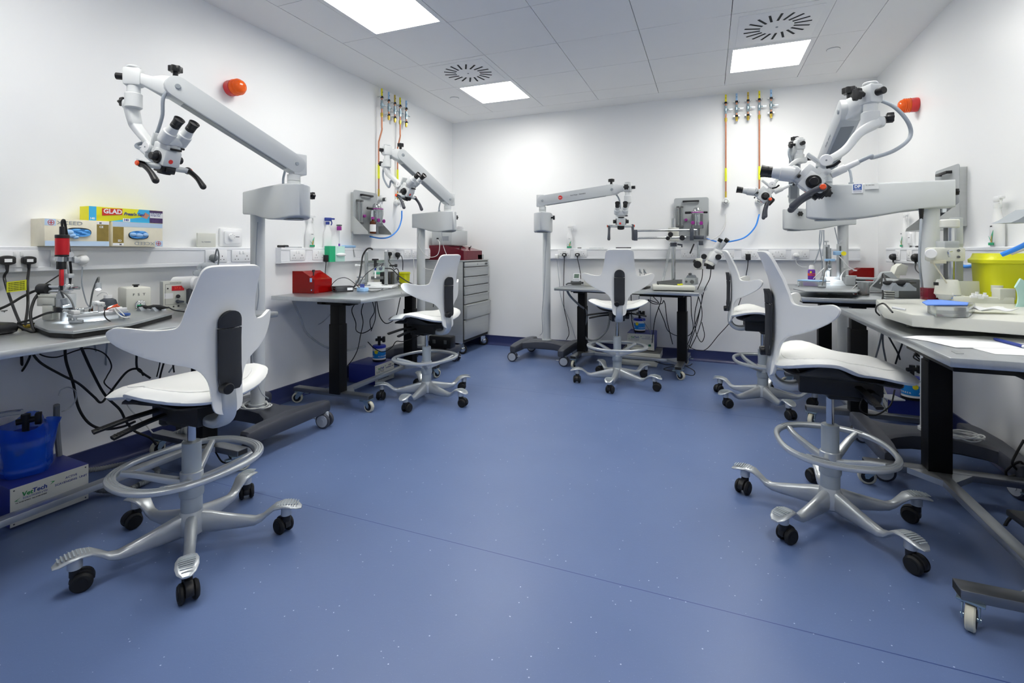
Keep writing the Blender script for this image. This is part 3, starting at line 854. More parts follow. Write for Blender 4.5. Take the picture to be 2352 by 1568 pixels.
    kb = mb(); knob_star(kb, pole - d * 0.085 + UZ * 1.42, -d * 0.03, 0.016); kb.build('clamp_knob', 'black_plastic', t, **W)
    # scope head: o = optical axis pointing up, u = towards the user, l = sideways
    uh = V((math.cos(R(user_az)), math.sin(R(user_az)), 0)); l = uh.cross(UZ).normalized()
    o = (UZ * math.cos(R(tilt)) + uh * math.sin(R(tilt))).normalized()
    if lean: o = Matrix.Rotation(R(lean), 3, uh) @ o; l = Matrix.Rotation(R(lean), 3, uh) @ l
    r = o.cross(l).normalized()
    if r.dot(uh) > 0: r = -r
    C = V(body)
    H = Matrix((l, -r, o)).transposed().to_4x4() if l.cross(-r).dot(o) > 0 else Matrix((-l, -r, o)).transposed().to_4x4()
    H.translation = C     # local x sideways, local y towards the user, local z up the optical axis
    hb = mb().box((0, 0, 0.0), (0.078, 0.078, 0.075), m=H, bev=0.010).box((0, -0.012, 0.03), (0.066, 0.085, 0.06), m=H, bev=0.006)
    hb.box((0, -0.058, 0.0), (0.05, 0.05, 0.05), m=H, bev=0.006)
    head = hb.build('optics_body', 'scope_light', t, **W)
    mb().box((0, 0.0, -0.052), (0.06, 0.06, 0.034), m=H, bev=0.004).box((0, 0.034, -0.05), (0.04, 0.02, 0.02), m=H, bev=0.003).cyl((0, 0, -0.074), (0, 0, -0.06), 0.026, m=H).build('objective', 'black_plastic', t, **W)
    lo_ = mb().lathe([(0.0098, 0.0), (0.0098, 0.001), (0.0, 0.001)], H @ Matrix.Translation((0.008, 0.039, -0.012)) @ Matrix.Rotation(-PI / 2, 4, 'X')).build('logo_spot', 'logo_red', t, **W)
    for s in (-1, 1):
        mb().cyl((s * 0.038, -0.005, -0.004), (s * 0.046, -0.005, -0.004), 0.0285, m=H, n=28, bev=0.002).cyl((s * 0.046, -0.005, -0.004), (s * 0.070, -0.005, -0.004), 0.017, m=H, n=24, bev=0.003).build('zoom_knob', 'black_plastic', t, **W)
    # binocular tube
    bt = mb().cyl((0, 0.004, 0.04), (0, 0.004, 0.064), 0.032, m=H, bev=0.002)
    bt.box((0, 0.012, 0.080), (0.112, 0.062, 0.045), m=H, bev=0.018)
    td = V((0, math.sin(R(31)), math.cos(R(31))))
    for s in (-1, 1):
        p0 = V((s * 0.034, 0.010, 0.072))
        bt.cyl(p0, p0 + td * 0.055, 0.0285, m=H, n=28, bev=0.003)
        bt.cyl(p0 + td * 0.05, p0 + td * 0.085, 0.024, 0.0195, m=H, n=28)
    bt.build('binocular_tube', 'scope_light', t, **W)
    for s in (-1, 1):
        p0 = V((s * 0.034, 0.010, 0.072)) + td * 0.083
        f = H @ frame(p0, td)
        mb().lathe([(0.0185, 0), (0.0195, 0.004), (0.0195, 0.016), (0.0185, 0.017), (0.0195, 0.019), (0.0195, 0.03), (0.0205, 0.034), (0.0225, 0.046), (0.0205, 0.046), (0.017, 0.040), (0.0, 0.039)], f, 28).build('eyepiece', 'black_plastic', t, **W)
    mb().box((0, 0.045, 0.045), (0.05, 0.008, 0.010), m=H, bev=0.002).box((-0.045, 0.01, 0.052), (0.03, 0.014, 0.010), m=H, bev=0.003).build('filter_slider', 'black_plastic', t, **W)
    # handle bar, handles, orange caps
    mb().cyl((-0.105, 0.006, -0.044), (0.105, 0.006, -0.044), 0.0125, m=H, n=20).build('handle_bar', 'scope_grey', t, **W)
    for s in (-1, 1):
        cp, sp = math.cos(R(hp)), math.sin(R(hp))
        hpt = [(s * (0.104 + 0.03 * a), 0.002 + a * cp - b * sp, -0.044 + a * sp + b * cp) for a, b in ((0, 0), (0.03, 0.002), (0.075, -0.003), (0.122, -0.018))]
        hn = mb().tube(hpt, lambda f: 0.014 - 0.003 * math.sin(f * PI), n=14, m=H)
        hn.ball(hpt[-1], 0.0138, m=H).ball((s * 0.104, 0.002, -0.044), 0.017, m=H)
        h_ = hn.build('handle', 'charcoal' if key != 'LN' else 'black_plastic', t, **W)
        mb().cyl((s * 0.106, 0.0, -0.044), (s * 0.124, 0.0, -0.044), 0.0115, m=H, bev=0.003).build('handle_cap', 'orange', h_, **W)
    # white guard plate on the far side
    mb().prism([(0.0, 0.0), (0.05, -0.02), (0.035, 0.03)], 0.0, 0.003, m=H @ Matrix.Translation((0.075, 0.02, -0.03))).build('guard_plate', 'scope_grey', t, **W)
    # yoke from the swivel block to the pivot behind the body
    drum = block - UZ * 0.105
    piv = H @ V((0, -0.098, 0.020))
    mb().cyl(drum - UZ * 0.036, drum + UZ * 0.032, 0.034, n=28, bev=0.004).box(drum - UZ * 0.015 - uh * 0.022, (0.06, 0.05, 0.045), rz=math.atan2(uh.y, uh.x), bev=0.014).build('elbow', 'scope_light', t, **W)
    kb = mb(); knob_star(kb, drum - uh * 0.03 + UZ * 0.0, -uh * 0.05, 0.020); kb.build('clamp_knob', 'black_plastic', t, **W)
    e0 = drum - UZ * 0.02 - uh * 0.018
    if yoke is None:
        mid = (e0 + piv) / 2 - uh * 0.035
        yp = [e0, e0.lerp(mid, 0.55) - UZ * 0.012, mid, piv.lerp(mid, 0.3), piv]
    else: yp = [e0] + [V(q) for q in yoke] + [piv]
    mb().band(yp, lambda f: 0.058 - 0.022 * f, lambda f: 0.040 - 0.012 * f, l, k=7, n=16, p=4.5).build('yoke', 'scope_light', t, ang=50, **W)
    f = frame(piv, l)
    mb().cyl((0, 0, -0.034), (0, 0, 0.034), 0.026, m=f, n=30, bev=0.003).build('yoke_pivot', 'scope_light', t, **W)
    pc = mb().cyl((0, 0, -0.0385), (0, 0, 0.0385), 0.024, m=f, n=30, bev=0.002).build('pivot_cap', 'white_plastic', t, **W)
    mb().cyl((0, 0, -0.0395), (0, 0, 0.0395), 0.0035, m=f).build('screw', 'mid_grey', pc, **W)
    mb().box((0, -0.082, 0.055), (0.052, 0.012, 0.075), m=H, bev=0.003).build('mount_plate', 'scope_grey', t, **W)
    # light guide socket and cable
    lg0 = H @ V((0, -0.07, -0.03)); lgd = (H.to_3x3() @ V((0, -0.93, lz))).normalized()
    mb().cyl(lg0, lg0 + lgd * 0.055, 0.017, n=20).cyl(lg0 + lgd * 0.05, lg0 + lgd * 0.105, 0.0125, 0.011, n=20).build('light_socket', 'scope_light', t, **W)
    e = lg0 + lgd * 0.10
    cb = [e, e + lgd * 0.05] + [V(q) for q in (cable or [])] 
    if not cable: cb += [(e + lgd * 0.05).lerp(block, 0.5) - uh * 0.10 + UZ * 0.02]
    cb += [j2 + ax * 0.03 + UZ * 0.06 if not cable else V(cb[-1]), j2 + al * -0.04 + an * 0.052]
    cb = [c for i_, c in enumerate(cb) if i_ == 0 or (V(c) - V(cb[i_ - 1])).length > 0.005]
    mb().tube(cb, 0.0078, n=10, k=8).build('light_cable', 'cable_grey', t, **W)
    q = S - d * 0.12 + UZ * 1.475
    mb().tube([q, q + UZ * 0.05, q + UZ * 0.10 + d * 0.02, j1 + al * 0.05 - an * 0.045], 0.0065, n=10).cyl(q, q + UZ * 0.02, 0.012).build('casing_cable', 'cable_grey', t, **W)
    tilt_l = mb().band([H @ V((-0.05, -0.075, 0.0)), H @ V((-0.06, -0.095, -0.015)), H @ V((-0.065, -0.12, -0.02))], 0.012, 0.010, o, k=4).build('tilt_lever', 'black_plastic', t, **W)
    return t, dict(pole=pole, S=S, d=d, sd=sd, am=am, LA=LA, top=top, L=L)
UZ = V((0, 0, 1))
MS = {}
MS['LN'] = microscope('LN', 'floor stand microscope at the near left wall, its head high before an orange beacon', (-2.528, 2.170), (-2.108, 2.041), at(403, 203, 2.28), at(307, 178, 2.23),
    at(384, 362, 2.20), 2, 17, 0, hp=-14, cast=(2.8, 0.4, 3.6, 0.2), cable=[at(352, 318, 2.30), at(372, 270, 2.26), at(380, 215, 2.24)])
MS['RN'] = microscope('RN', 'floor stand microscope at the near right, folded down over the white chair', (1.067, 3.165), (0.608, 3.200), at(1951, 254, 2.19), at(1999, 218, 2.08),
    at(1863, 421, 2.05), 174, 48, 0, hp=22, lz=-0.39, cast=(3.0, 0.3, 1.9, 2.6), cable=[at(2005, 362, 1.99), at(2055, 345, 2.02), at(2090, 315, 2.05), at(2084, 278, 2.06), at(2045, 240, 2.10), at(1985, 225, 2.17)],
    yoke=[at(1975, 305, 2.06), at(1940, 345, 2.06)])
MS['LF'] = microscope('LF', 'floor stand microscope at the far left beside the steel drawer cabinet', (-2.618, 4.121), (-2.247, 3.990), at(920, 357, 4.2), at(889, 346, 4.12),
    at(937, 440, 4.05), -8, 26, 0, hp=-20, cast=(2.8, 0.4, 0.2, 2.9), cable=[at(893, 430, 4.15), at(880, 405, 4.15), at(884, 378, 4.15), at(900, 362, 4.18)])
MS['B'] = microscope('B', 'floor stand microscope at the back wall with a round red mark on its arm', (-1.560, 4.850), (-1.470, 4.440), at(1404, 436, 4.62), at(1442, 431, 4.55),
    at(1426, 508, 4.45), -78, 15, -2, hp=-50, cast=(3.3, 3.3, 0.2, 2.9), cable=[at(1424, 470, 4.62), at(1418, 450, 4.62)])
MS['RF'] = microscope('RF', 'floor stand microscope at the far right, behind the near right one', (1.079, 4.992), (0.687, 4.856), at(1826, 345, 3.79), at(1836, 332, 3.72),
    at(1755, 452, 3.66), 178, 48, 0, hp=-20, lz=-0.39, cable=[at(1822, 385, 3.7), at(1812, 355, 3.72), at(1815, 338, 3.75)], yoke=[at(1822, 375, 3.68)])
# ================================================================== things on the walls
def wall_frame(p, n):
    n = V(n); return face_m(p, V((0, 0, 1)).cross(n), (0, 0, 1))
NL, NB, NR = (1, 0, 0), (0, -1, 0), (-1, 0, 0)
# amber beacons
for (p, n, lab) in ((onx(528, 203, XL), NL, 'orange beacon on the left wall above the long microscope arm'), (onx(2108, 240, XR), NR, 'orange beacon on the right wall beside the folded microscope')):
    t = thing('beacon', lab, 'warning light', p)
    m = wall_frame(p, n)
    mb().lathe([(0.050, 0.001), (0.052, 0.012), (0.051, 0.045), (0.053, 0.048), (0.0, 0.05)], m, 32).build('base', 'red_lens', t, world=True)
    b = mb().lathe([(0.050, 0.047), (0.051, 0.055), (0.049, 0.085), (0.041, 0.105), (0.030, 0.115), (0.016, 0.119), (0.0, 0.120)], m, 32)
    for i in range(3): b.lathe([(0.0505, 0.058 + i * 0.011), (0.0522, 0.0615 + i * 0.011), (0.0505, 0.065 + i * 0.011)], m, 32)
    b.build('lens', 'orange_lens', t, world=True)
# gas pipe sets
def pipe_set(places, wall_n, kinds, labs, grp):
    for i, (p, kd) in enumerate(zip(places, kinds)):
        n = V(wall_n); side = V((0, 0, 1)).cross(n)
        base = V(p); base.z = 2.40
        t = thing('gas_pipe', labs[i], 'gas pipe', base, 0, grp)
        q = lambda z, o=0.0: V((p[0], p[1], z)) + n * o
        W = dict(world=True)
        mb().cyl(q(2.58), q(2.655), 0.0085, n=14).build('pipe_tape', {'y': 'yellow_label', 'b': 'light_blue', 'g': 'brass'}[kd[0]], t, **W)
        mb().box(q(2.62) + n * 0.0082, (0.004, 0.004, 0.012), m=None).build('flow_arrow', 'ink', t, **W)
        mb().cyl(q(2.40), q(2.585), 0.0072, n=14).build('pipe', 'copper', t, **W)
        for zz in ((2.575, 2.435) if kd[1] == '0' else (2.575,)):
            c = mb().cyl(q(zz - 0.009), q(zz + 0.009), 0.0135, n=16, bev=0.002)
            c.build('pipe_clip', 'black_rubber', t, **W)
            e = mb()
            for s in (-1, 1): e.cyl(q(zz) + side * s * 0.012, q(zz) + side * s * 0.03, 0.0048, n=10).cyl(q(zz) + side * s * 0.022 - n * 0.03, q(zz) + side * s * 0.022 + n * 0.006, 0.0065, n=10)
            e.build('clip_bracket', 'chrome', t, **W)
        mb().cyl(q(2.465), q(2.545), 0.0115, n=8).cyl(q(2.49), q(2.52), 0.0145, n=16, bev=0.003).cyl(q(2.505), q(2.505) + side * 0.035, 0.006, n=10).box(q(2.505) + side * 0.045 + n * 0.004, (0.03 if abs(side.x) > 0.5 else 0.006, 0.03 if abs(side.y) > 0.5 else 0.006, 0.008)).build('valve', 'zinc', t, **W)
        mb().cyl(q(2.395), q(2.425), 0.0125, n=8).cyl(q(2.385), q(2.398), 0.010, n=14).build('compression_nut', 'brass', t, **W)
        if kd[1] == '1':
            zt = 1.63
            bend = V(kd[2]) if len(kd) > 2 else V((0, 0, 0))
            mb().tube([q(2.40), q(2.30), q(2.26), q(2.17) + bend * 0.8, q(2.12) + bend, q(1.9) + bend, q(zt) + bend], 0.0075, n=12, k=5).build('drop_pipe', 'copper', t, **W)
            mb().cyl(q(1.93) + bend, q(1.80) + bend, 0.0105, n=14).build('yellow_label', 'yellow_tag', t, **W)
            mb().cyl(q(1.70) + bend, q(zt) + bend, 0.0095, n=12).build('pipe_end', 'brass', t, **W)
            pb = q(zt - 0.03) + bend
            g = thing('gas_outlet', labs[i].replace('copper gas pipe', 'white gas outlet below the pipe') if False else kd[3], 'gas outlet', pb, 0, None)
            w = V(pb) + (-n) * ((V(pb) - V(p)).dot(n) + (0.045 if abs(wall_n[1]) > 0 else 0.045))
            wall_p = V((XL, pb.y, pb.z)) if wall_n == NL else V((pb.x, YB, pb.z))
            f = wall_frame(wall_p, wall_n)
            mb().lathe([(0.034, 0.001), (0.035, 0.02), (0.030, 0.03), (0.021, 0.034), (0.021, 0.075), (0.0, 0.075)], f, 28).cyl(f @ V((0, 0.01, 0.045)), f @ V((0, 0.04, 0.045)), 0.013, n=16).cyl(f @ V((0, -0.015, 0.062)), f @ V((0, -0.045, 0.062)), 0.009, 0.006, n=14).build('outlet_body', 'white_enamel', g, **W)
            mb().cyl(f @ V((0, 0, 0.074)), f @ V((0, 0, 0.105)), 0.0175, n=24, bev=0.002).build('outlet_knob', 'dark_grey', g, **W)
            mb().cyl(f @ V((0, 0, 0.1045)), f @ V((0, 0, 0.1065)), 0.0145, n=24).build('dial', 'white_enamel', g, **W)
ly = [3.851, 3.960, 4.059, 4.148, 4.255]
pipe_set([(XL + 0.045, y, 0) for y in ly], NL, [('y', '1', (-0.022, -0.018, 0), 'white gas outlet on the left wall nearer the camera'), ('b', '0'), ('g', '0'), ('y', '1', (-0.022, -0.012, 0), 'white gas outlet on the left wall with the blue hose')  , ('b', '0')],
         ['yellow capped copper gas pipe on the left wall, nearest the camera, running down', 'blue capped short gas pipe on the left wall beside the nearest long one', 'olive capped short gas pipe in the middle of the left wall row', 'yellow capped copper gas pipe on the left wall running down behind the microscope', 'blue capped short gas pipe on the left wall nearest the corner'], 'gas pipes on the left wall')
bxs = [0.159, 0.256, 0.357, 0.455, 0.556]
pipe_set([(x, YB - 0.045, 0) for x in bxs], NB, [('y', '1', (0, 0, 0), 'white gas outlet on the back wall with a round gauge'), ('b', '0'), ('g', '0'), ('y', '1', (0, 0, 0), 'white gas outlet on the back wall behind the microscope eyepiece'), ('b', '0')],
         ['long copper gas pipe on the back wall, first from the left, ending at a gauge', 'blue capped short gas pipe on the back wall, second from the left', 'olive capped short gas pipe in the middle of the back wall row', 'long copper gas pipe on the back wall, fourth from the left', 'blue capped short gas pipe on the back wall, nearest the right wall'], 'gas pipes on the back wall')
# hoses
def hose(name, label, pts, r, m, cat='hose', group=None, n=10, k=7):
    P_ = [V(p) for p in pts]
    t = mb(); t.tube(P_, r, n=n, k=k)
    o = t.build(name, m); return tag(o, label, cat, group)
def at_l(u, v, off): return onx(u, v, XL + off)
def at_b(u, v, off): return ony(u, v, YB - off)
def at_r(u, v, off): return onx(u, v, XR - off)
hose('gas_hose', 'blue hose sagging from the left wall outlet to the wall panel', [at_l(923, 484, 0.062), at_l(922, 505, 0.07), at_l(914, 527, 0.09), at_l(896, 543, 0.11), at_l(875, 547, 0.12), at_l(850, 543, 0.11)], 0.0068, 'blue_hose')
hose('gas_hose', 'white thin hose from the nearer left wall outlet into the panel', [at_l(880, 478, 0.062), at_l(880, 495, 0.07), at_l(877, 505, 0.08)], 0.005, 'cable_white')
hose('gas_hose', 'clear hose hanging below the left wall panel', [at_l(810, 532, 0.03), at_l(808, 545, 0.04), at_l(811, 570, 0.05), at_l(815, 590, 0.06)], 0.005, 'clear_plastic')
hose('gas_hose', 'white hose from the gauge on the back wall down to the wall panel', [at_b(1667, 492, 0.062), at_b(1666, 515, 0.07), at_b(1655, 537, 0.09), at_b(1636, 550, 0.1), at_b(1618, 549, 0.1)], 0.0065, 'cable_white')
hose('gas_hose', 'blue hose from the back wall outlet to the boom microscope corner', [at_b(1744, 492, 0.062), at_b(1735, 520, 0.07), at_b(1715, 542, 0.09), at_b(1690, 552, 0.1), at_b(1655, 556, 0.1), at_b(1622, 548, 0.1)], 0.0068, 'blue_hose')

# anaesthesia wall panels
def gas_panel(p, n, lab, extra=None, clean=False):
    """steel wall panel with flow meters and a glass vaporiser jar; p = lower left corner of the plate"""
    n = V(n); side = V((0, 0, 1)).cross(n)
    t = thing('anaesthesia_panel', lab, 'anaesthesia panel', p)
    f = face_m(p, side, (0, 0, 1)); W = dict(world=True)
    poly = rrect(0.165, 0.195, 0.022, 4); poly = [(x + 0.165, y + 0.195) for x, y in poly]
    mb().prism(poly, 0.038, 0.042, m=f).build('back_plate', 'machine_grey', t, **W)
    mb().bx(0.012, 0.05, 0.02, 0.37, 0.001, 0.039, m=f).bx(0.28, 0.318, 0.02, 0.37, 0.001, 0.039, m=f).build('wall_bracket', 'steel_cab', t, **W)
    mb().prism([(0.0, 0), (0.16, 0), (0.155, 0.02), (0.0, 0.16)], -0.002, 0.0, m=f @ Matrix(((0, 0, 1, 0.0), (0, 1, 0, 0), (1, 0, 0, 0.04), (0, 0, 0, 1)))).prism([(0.0, 0), (0.16, 0), (0.155, 0.02), (0.0, 0.16)], 0.33, 0.332, m=f @ Matrix(((0, 0, 1, 0.0), (0, 1, 0, 0), (1, 0, 0, 0.04), (0, 0, 0, 1)))).bx(0.0, 0.33, 0.0, 0.003, 0.04, 0.2, m=f).build('shelf', 'steel_cab', t, **W)
    hd = mb().bx(0.085, 0.24, 0.345, 0.362, 0.058, 0.072, 0.004, m=f)
    for x in (0.092, 0.233): hd.bx(x - 0.008, x + 0.008, 0.345, 0.362, 0.041, 0.062, 0.002, m=f)
    hd.build('carry_handle', 'black_plastic', t, **W)
    for x in (0.04, 0.078):
        fm = mb().cyl(f @ V((x, 0.11, 0.062)), f @ V((x, 0.29, 0.062)), 0.013, n=16).build('flow_meter', 'clear_plastic', t, **W)
        mb().cyl(f @ V((x, 0.12, 0.062)), f @ V((x, 0.28, 0.062)), 0.0045, n=10).build('scale_tube', 'pale_green', fm, **W)
        mb().box((x, 0.298, 0.06), (0.028, 0.018, 0.03), m=f, bev=0.002).box((x, 0.10, 0.06), (0.028, 0.02, 0.03), m=f, bev=0.002).build('meter_block', 'dark_grey', t, **W)
    c = f @ V((0.225, 0.0, 0.115))
    mb().lathe([(0.050, 0.105), (0.052, 0.11), (0.052, 0.215), (0.049, 0.22), (0.0, 0.22)], Matrix.Translation(c)).build('vaporiser_jar', 'glass', t, **W)
    mb().lathe([(0.020, 0.11), (0.022, 0.215)], Matrix.Translation(c)).build('wick', 'chrome', t, **W)
    mb().lathe([(0.056, 0.22), (0.057, 0.226), (0.055, 0.245), (0.040, 0.252), (0.034, 0.275), (0.022, 0.285), (0.0, 0.286)], Matrix.Translation(c)).build('jar_cap', 'chrome', t, **W)
    mb().lathe([(0.058, 0.228), (0.059, 0.231), (0.059, 0.236), (0.058, 0.238)], Matrix.Translation(c)).build('purple_band', 'magenta', t, **W)
    mb().lathe([(0.056, 0.075), (0.057, 0.105), (0.0, 0.106)], Matrix.Translation(c)).cyl(c + V((0, 0, 0.003)), c + V((0, 0, 0.08)), 0.02).build('jar_base', 'steel_dark', t, **W)
    mb().cyl(f @ V((0.11, 0.235, 0.10)), f @ V((0.165, 0.235, 0.11)), 0.012, n=16, bev=0.002).cyl(f @ V((0.285, 0.235, 0.11)), f @ V((0.318, 0.235, 0.10)), 0.011, n=16, bev=0.002).build('hose_connector', 'black_plastic', t, **W)
    for (x, y, z) in ((0.185, 0.13, 0.172), (0.262, 0.125, 0.172)):
        mb().cyl(f @ V((x, y, z - 0.01)), f @ V((x, y, z)), 0.018, n=10, bev=0.002).build('jar_key', 'magenta', t, **W)
    mb().cyl(f @ V((0.118, 0.165, 0.05)), f @ V((0.118, 0.165, 0.075)), 0.014, n=14, bev=0.002).build('flow_knob', 'magenta', t, **W)
    return t, f
gas_panel((XL, 3.457, 1.262), NL, 'steel anaesthesia panel on the left wall with brown bottle on its shelf')
gas_panel((-0.328, YB, 1.262), NB, 'steel anaesthesia panel on the back wall behind the boom microscope')
gas_panel((XR, 3.99, 1.245), NR, 'steel anaesthesia panel on the right wall behind the microscope pole')
p = onx(847, 540, XL + 0.13)
t = thing('brown_bottle', 'brown glass bottle with white label on the left wall panel shelf', 'bottle', (XL + 0.135, 3.60, 1.267))
mb().lathe([(0.024, 0), (0.027, 0.003), (0.027, 0.095), (0.022, 0.112), (0.012, 0.12), (0.012, 0.132), (0.0, 0.132)]).build('body', 'amber_glass', t)
mb().lathe([(0.0278, 0.02), (0.0278, 0.085)], n=32).build('label_sticker', 'paper', t)
mb().lathe([(0.015, 0.13), (0.015, 0.152), (0.0, 0.153)]).build('cap', 'magenta', t)

# sockets and plugs -----------------------------------------------------------
def ypos(u): return onx(u, 585, XL + 0.053).y
def xpos(u): return ony(u, 585, YB - 0.053).x
def yposr(u): return onx(u, 585, XR - 0.053).y
sock('L1', ypos(40), 0.146, 'double', label='double socket with two black plugs, at the near end of the left trunking')
sock('L1', ypos(158), 0.146, 'double', label='double socket behind the red camera stand')
sock('L1', ypos(496), 0.146, 'double', label='double socket holding the grey plug, behind the near chair')
sock('L1', ypos(554), 0.146, 'double', label='empty double socket at the far end of the near left trunking')
for u, l in ((683, 'first empty double socket on the far left trunking'), (733, 'double socket on the far left trunking beside the black adaptor'), (900, 'double socket with black plug behind the far left bench display'),
             (935, 'double socket with the round black plug on the far left trunking'), (953, 'small socket plate on the far left trunking beside the microscope pole'), (990, 'socket plate on the far left trunking by the steel cabinet')):
    sock('L2', ypos(u), 0.146 if u < 900 else 0.12, 'double', label=l)
for u, l in ((1296, 'double socket with the black plug beside the white adaptor, back wall'), (1333, 'double socket with the round black plug on the back wall'), (1582, 'double socket on the back wall behind the boom arm'), (1668, 'double socket on the back wall behind the stereo microscope'),
             (1722, 'double socket with the square black adaptor on the back wall'), (1785, 'double socket on the back wall between the two right chairs'), (1838, 'double socket with a white plug on the back wall beside the purple can')):
    sock('B', xpos(u), 0.146, 'double', label=l)
for u, l in ((2063, 'socket plate at the far end of the right trunking with a black plug'), (2090, 'second socket plate from the far end of the right trunking'), (2120, 'socket plate on the right trunking behind the microscope cable')):
    sock('R', yposr(u), 0.10, 'single', label=l)
def plug(p, n, lab, m='black_plastic', w=0.05, shape='uk', cable=None, sticker=False, r=0.0042, cm=None):
    n = V(n); f = wall_frame(p, n); W = dict(world=True)
    t = thing('mains_plug', lab, 'plug', p)
    b = mb()
    if shape == 'uk':
        pl = [(0.5 * math.copysign(min(1, abs(math.cos(a)) * 1.25), math.cos(a)) * w, 0.5 * math.sin(a) * w * (0.78 if math.sin(a) > 0 else 0.72)) for a in [2 * PI * i / 24 for i in range(24)]]
        b.prism(pl, 0.0, 0.022, m=f, bev=0.005)
    elif shape == 'round': b.lathe([(w * 0.5, 0.0), (w * 0.5, 0.018), (w * 0.38, 0.032), (w * 0.2, 0.038), (0, 0.038)], f, 24)
    else: b.box((0, -0.004, 0.02), (w * 0.8, w * 1.1, 0.04), m=f, bev=0.006)
    b.cyl(f @ V((0, -w * 0.3, 0.012)), f @ V((0, -w * 0.72, 0.012)), 0.0075, 0.0055, n=14)
    b.build('plug_body', m, t, **W)
    if sticker: mb().box((0, 0.0, 0.0224), (w * 0.45, w * 0.26, 0.001), m=f).build('sticker', 'paper', t, **W)
    if cable:
        mb().tube([f @ V((0, -w * 0.6, 0.012)), f @ V((0, -w * 0.85, 0.012))] + [V(c) for c in cable], r, n=8, k=6).build('lead', cm or m, t, **W)
    return t
tL = XL + 0.060; tB = YB - 0.060; tR = XR - 0.060
plug(onx(13, 598, tL), NL, 'black plug with a wide white sticker in the near left trunking', w=0.056, sticker=True, cable=[at(10, 640, 2.15), at(25, 690, 2.1), at(44, 738, 2.02), at(55, 760, 2.0)], r=0.0052)
plug(onx(63, 598, tL), NL, 'black plug with a square white sticker in the near left trunking', w=0.050, sticker=True, cable=[at(63, 650, 2.15), at(64, 700, 2.12), at(58, 745, 2.02)], r=0.0052)
plug(onx(186, 596, tL), NL, 'white round plug beside the red camera stand', 'white_plastic', 0.05, 'round', cable=[at(188, 650, 2.4), at(197, 690, 2.42), at(205, 705, 2.42)], r=0.003, cm='cable_grey')
plug(onx(128, 596, tL), NL, 'white plug left of the red camera stand', 'white_plastic', 0.045, 'round')
plug(onx(488, 592, tL), NL, 'grey plug with its lead looping up behind the near chair', 'hose_grey', 0.045, 'round', cable=[at(498, 572, 2.95), at(503, 590, 2.95), at(499, 620, 2.95)], r=0.004)
plug(onx(746, 592, tL), NL, 'black adaptor plug hanging from the far left trunking', w=0.05, shape='box', cable=[at(748, 612, 3.9), at(747, 625, 3.88), at(747, 632, 3.88)], r=0.003)
t = thing('inline_switch', 'small black inline switch on the adaptor lead above the far left bench', 'switch', at(747, 634, 3.88))
mb().box((0, 0, 0), (0.014, 0.014, 0.04), bev=0.004).build('body', 'black_plastic', t)
plug(onx(893, 583, tL), NL, 'black plug beside the transparent tower on the far left trunking', w=0.05, cable=[at(893, 600, 4.6), at(900, 610, 4.5), at(904, 617, 4.4)], r=0.004)
plug(onx(911, 585, tL), NL, 'round black plug seen from its side on the far left trunking', w=0.05, shape='round', cable=[at(921, 587, 4.7), at(925, 600, 4.65), at(925, 620, 4.6)], r=0.004)
plug(ony(1297, 585, tB), NB, 'black plug with a white adaptor at the left end of the back trunking', w=0.05, sticker=True, cable=[at_b(1295, 640, 0.1), at_b(1295, 700, 0.1), at_b(1302, 735, 0.1), at_b(1307, 765, 0.08), at_b(1301, 780, 0.06)], r=0.004)
plug(ony(1280, 588, tB), NB, 'white plug at the left end of the back trunking by the microscope pole', 'white_plastic', 0.045, 'box', cable=[at_b(1284, 640, 0.08), at_b(1290, 690, 0.06), at_b(1312, 745, 0.05), at_b(1322, 778, 0.05)], r=0.0028, cm='cable_grey')
plug(ony(1327, 585, tB), NB, 'black plug with a white sticker beside the chair on the back trunking', w=0.05, sticker=True, cable=[at_b(1329, 605, 0.1), at_b(1332, 620, 0.15), at_b(1334, 640, 0.25)], r=0.004)
plug(ony(1718, 589, tB), NB, 'square black adaptor on the back trunking above the lying lead', w=0.055, shape='box', cable=[at_b(1715, 625, 0.08), at_b(1700, 690, 0.08), at_b(1680, 735, 0.1), at_b(1650, 770, 0.12), at_b(1620, 803, 0.15), at_b(1590, 800, 0.2), at_b(1575, 785, 0.25)], r=0.0036)
plug(ony(1828, 587, tB), NB, 'white plug on the back trunking beside the purple can', 'white_plastic', 0.052, 'round', cable=[at_b(1830, 605, 0.07), at_b(1840, 612, 0.07), at_b(1853, 613, 0.08)], r=0.0026)
plug(onx(2056, 590, tR), NR, 'black plug at the far end of the right trunking', w=0.052, shape='round', cable=[at_r(2055, 604, 0.08), at_r(2052, 618, 0.12), at_r(2045, 640, 0.2)], r=0.0036)
plug(onx(2108, 592, tR), NR, 'black plug on the right trunking beside the microscope pole', w=0.06, shape='round', cable=[at_r(2103, 605, 0.08), at_r(2104, 620, 0.1), at_r(2125, 637, 0.12)], r=0.0036)
for u, w, l, th in ((474, 0.12, 'blank cream plate standing on the left trunking', 'machine_cream'),):
    p = onx(u, 551, XL + 0.03); t = thing('blank_plate', l, 'plate', p); f = wall_frame(p, NL)
    mb().box((0, 0, 0), (w, 0.085, 0.012), m=f, bev=0.003).build('plate', th, t, world=True)
    text('small_print', 'Fig.: WARNING', 0.009, f @ Matrix.Translation((-0.035, -0.012, 0.0065)), 'ink_faint', t, world=True)
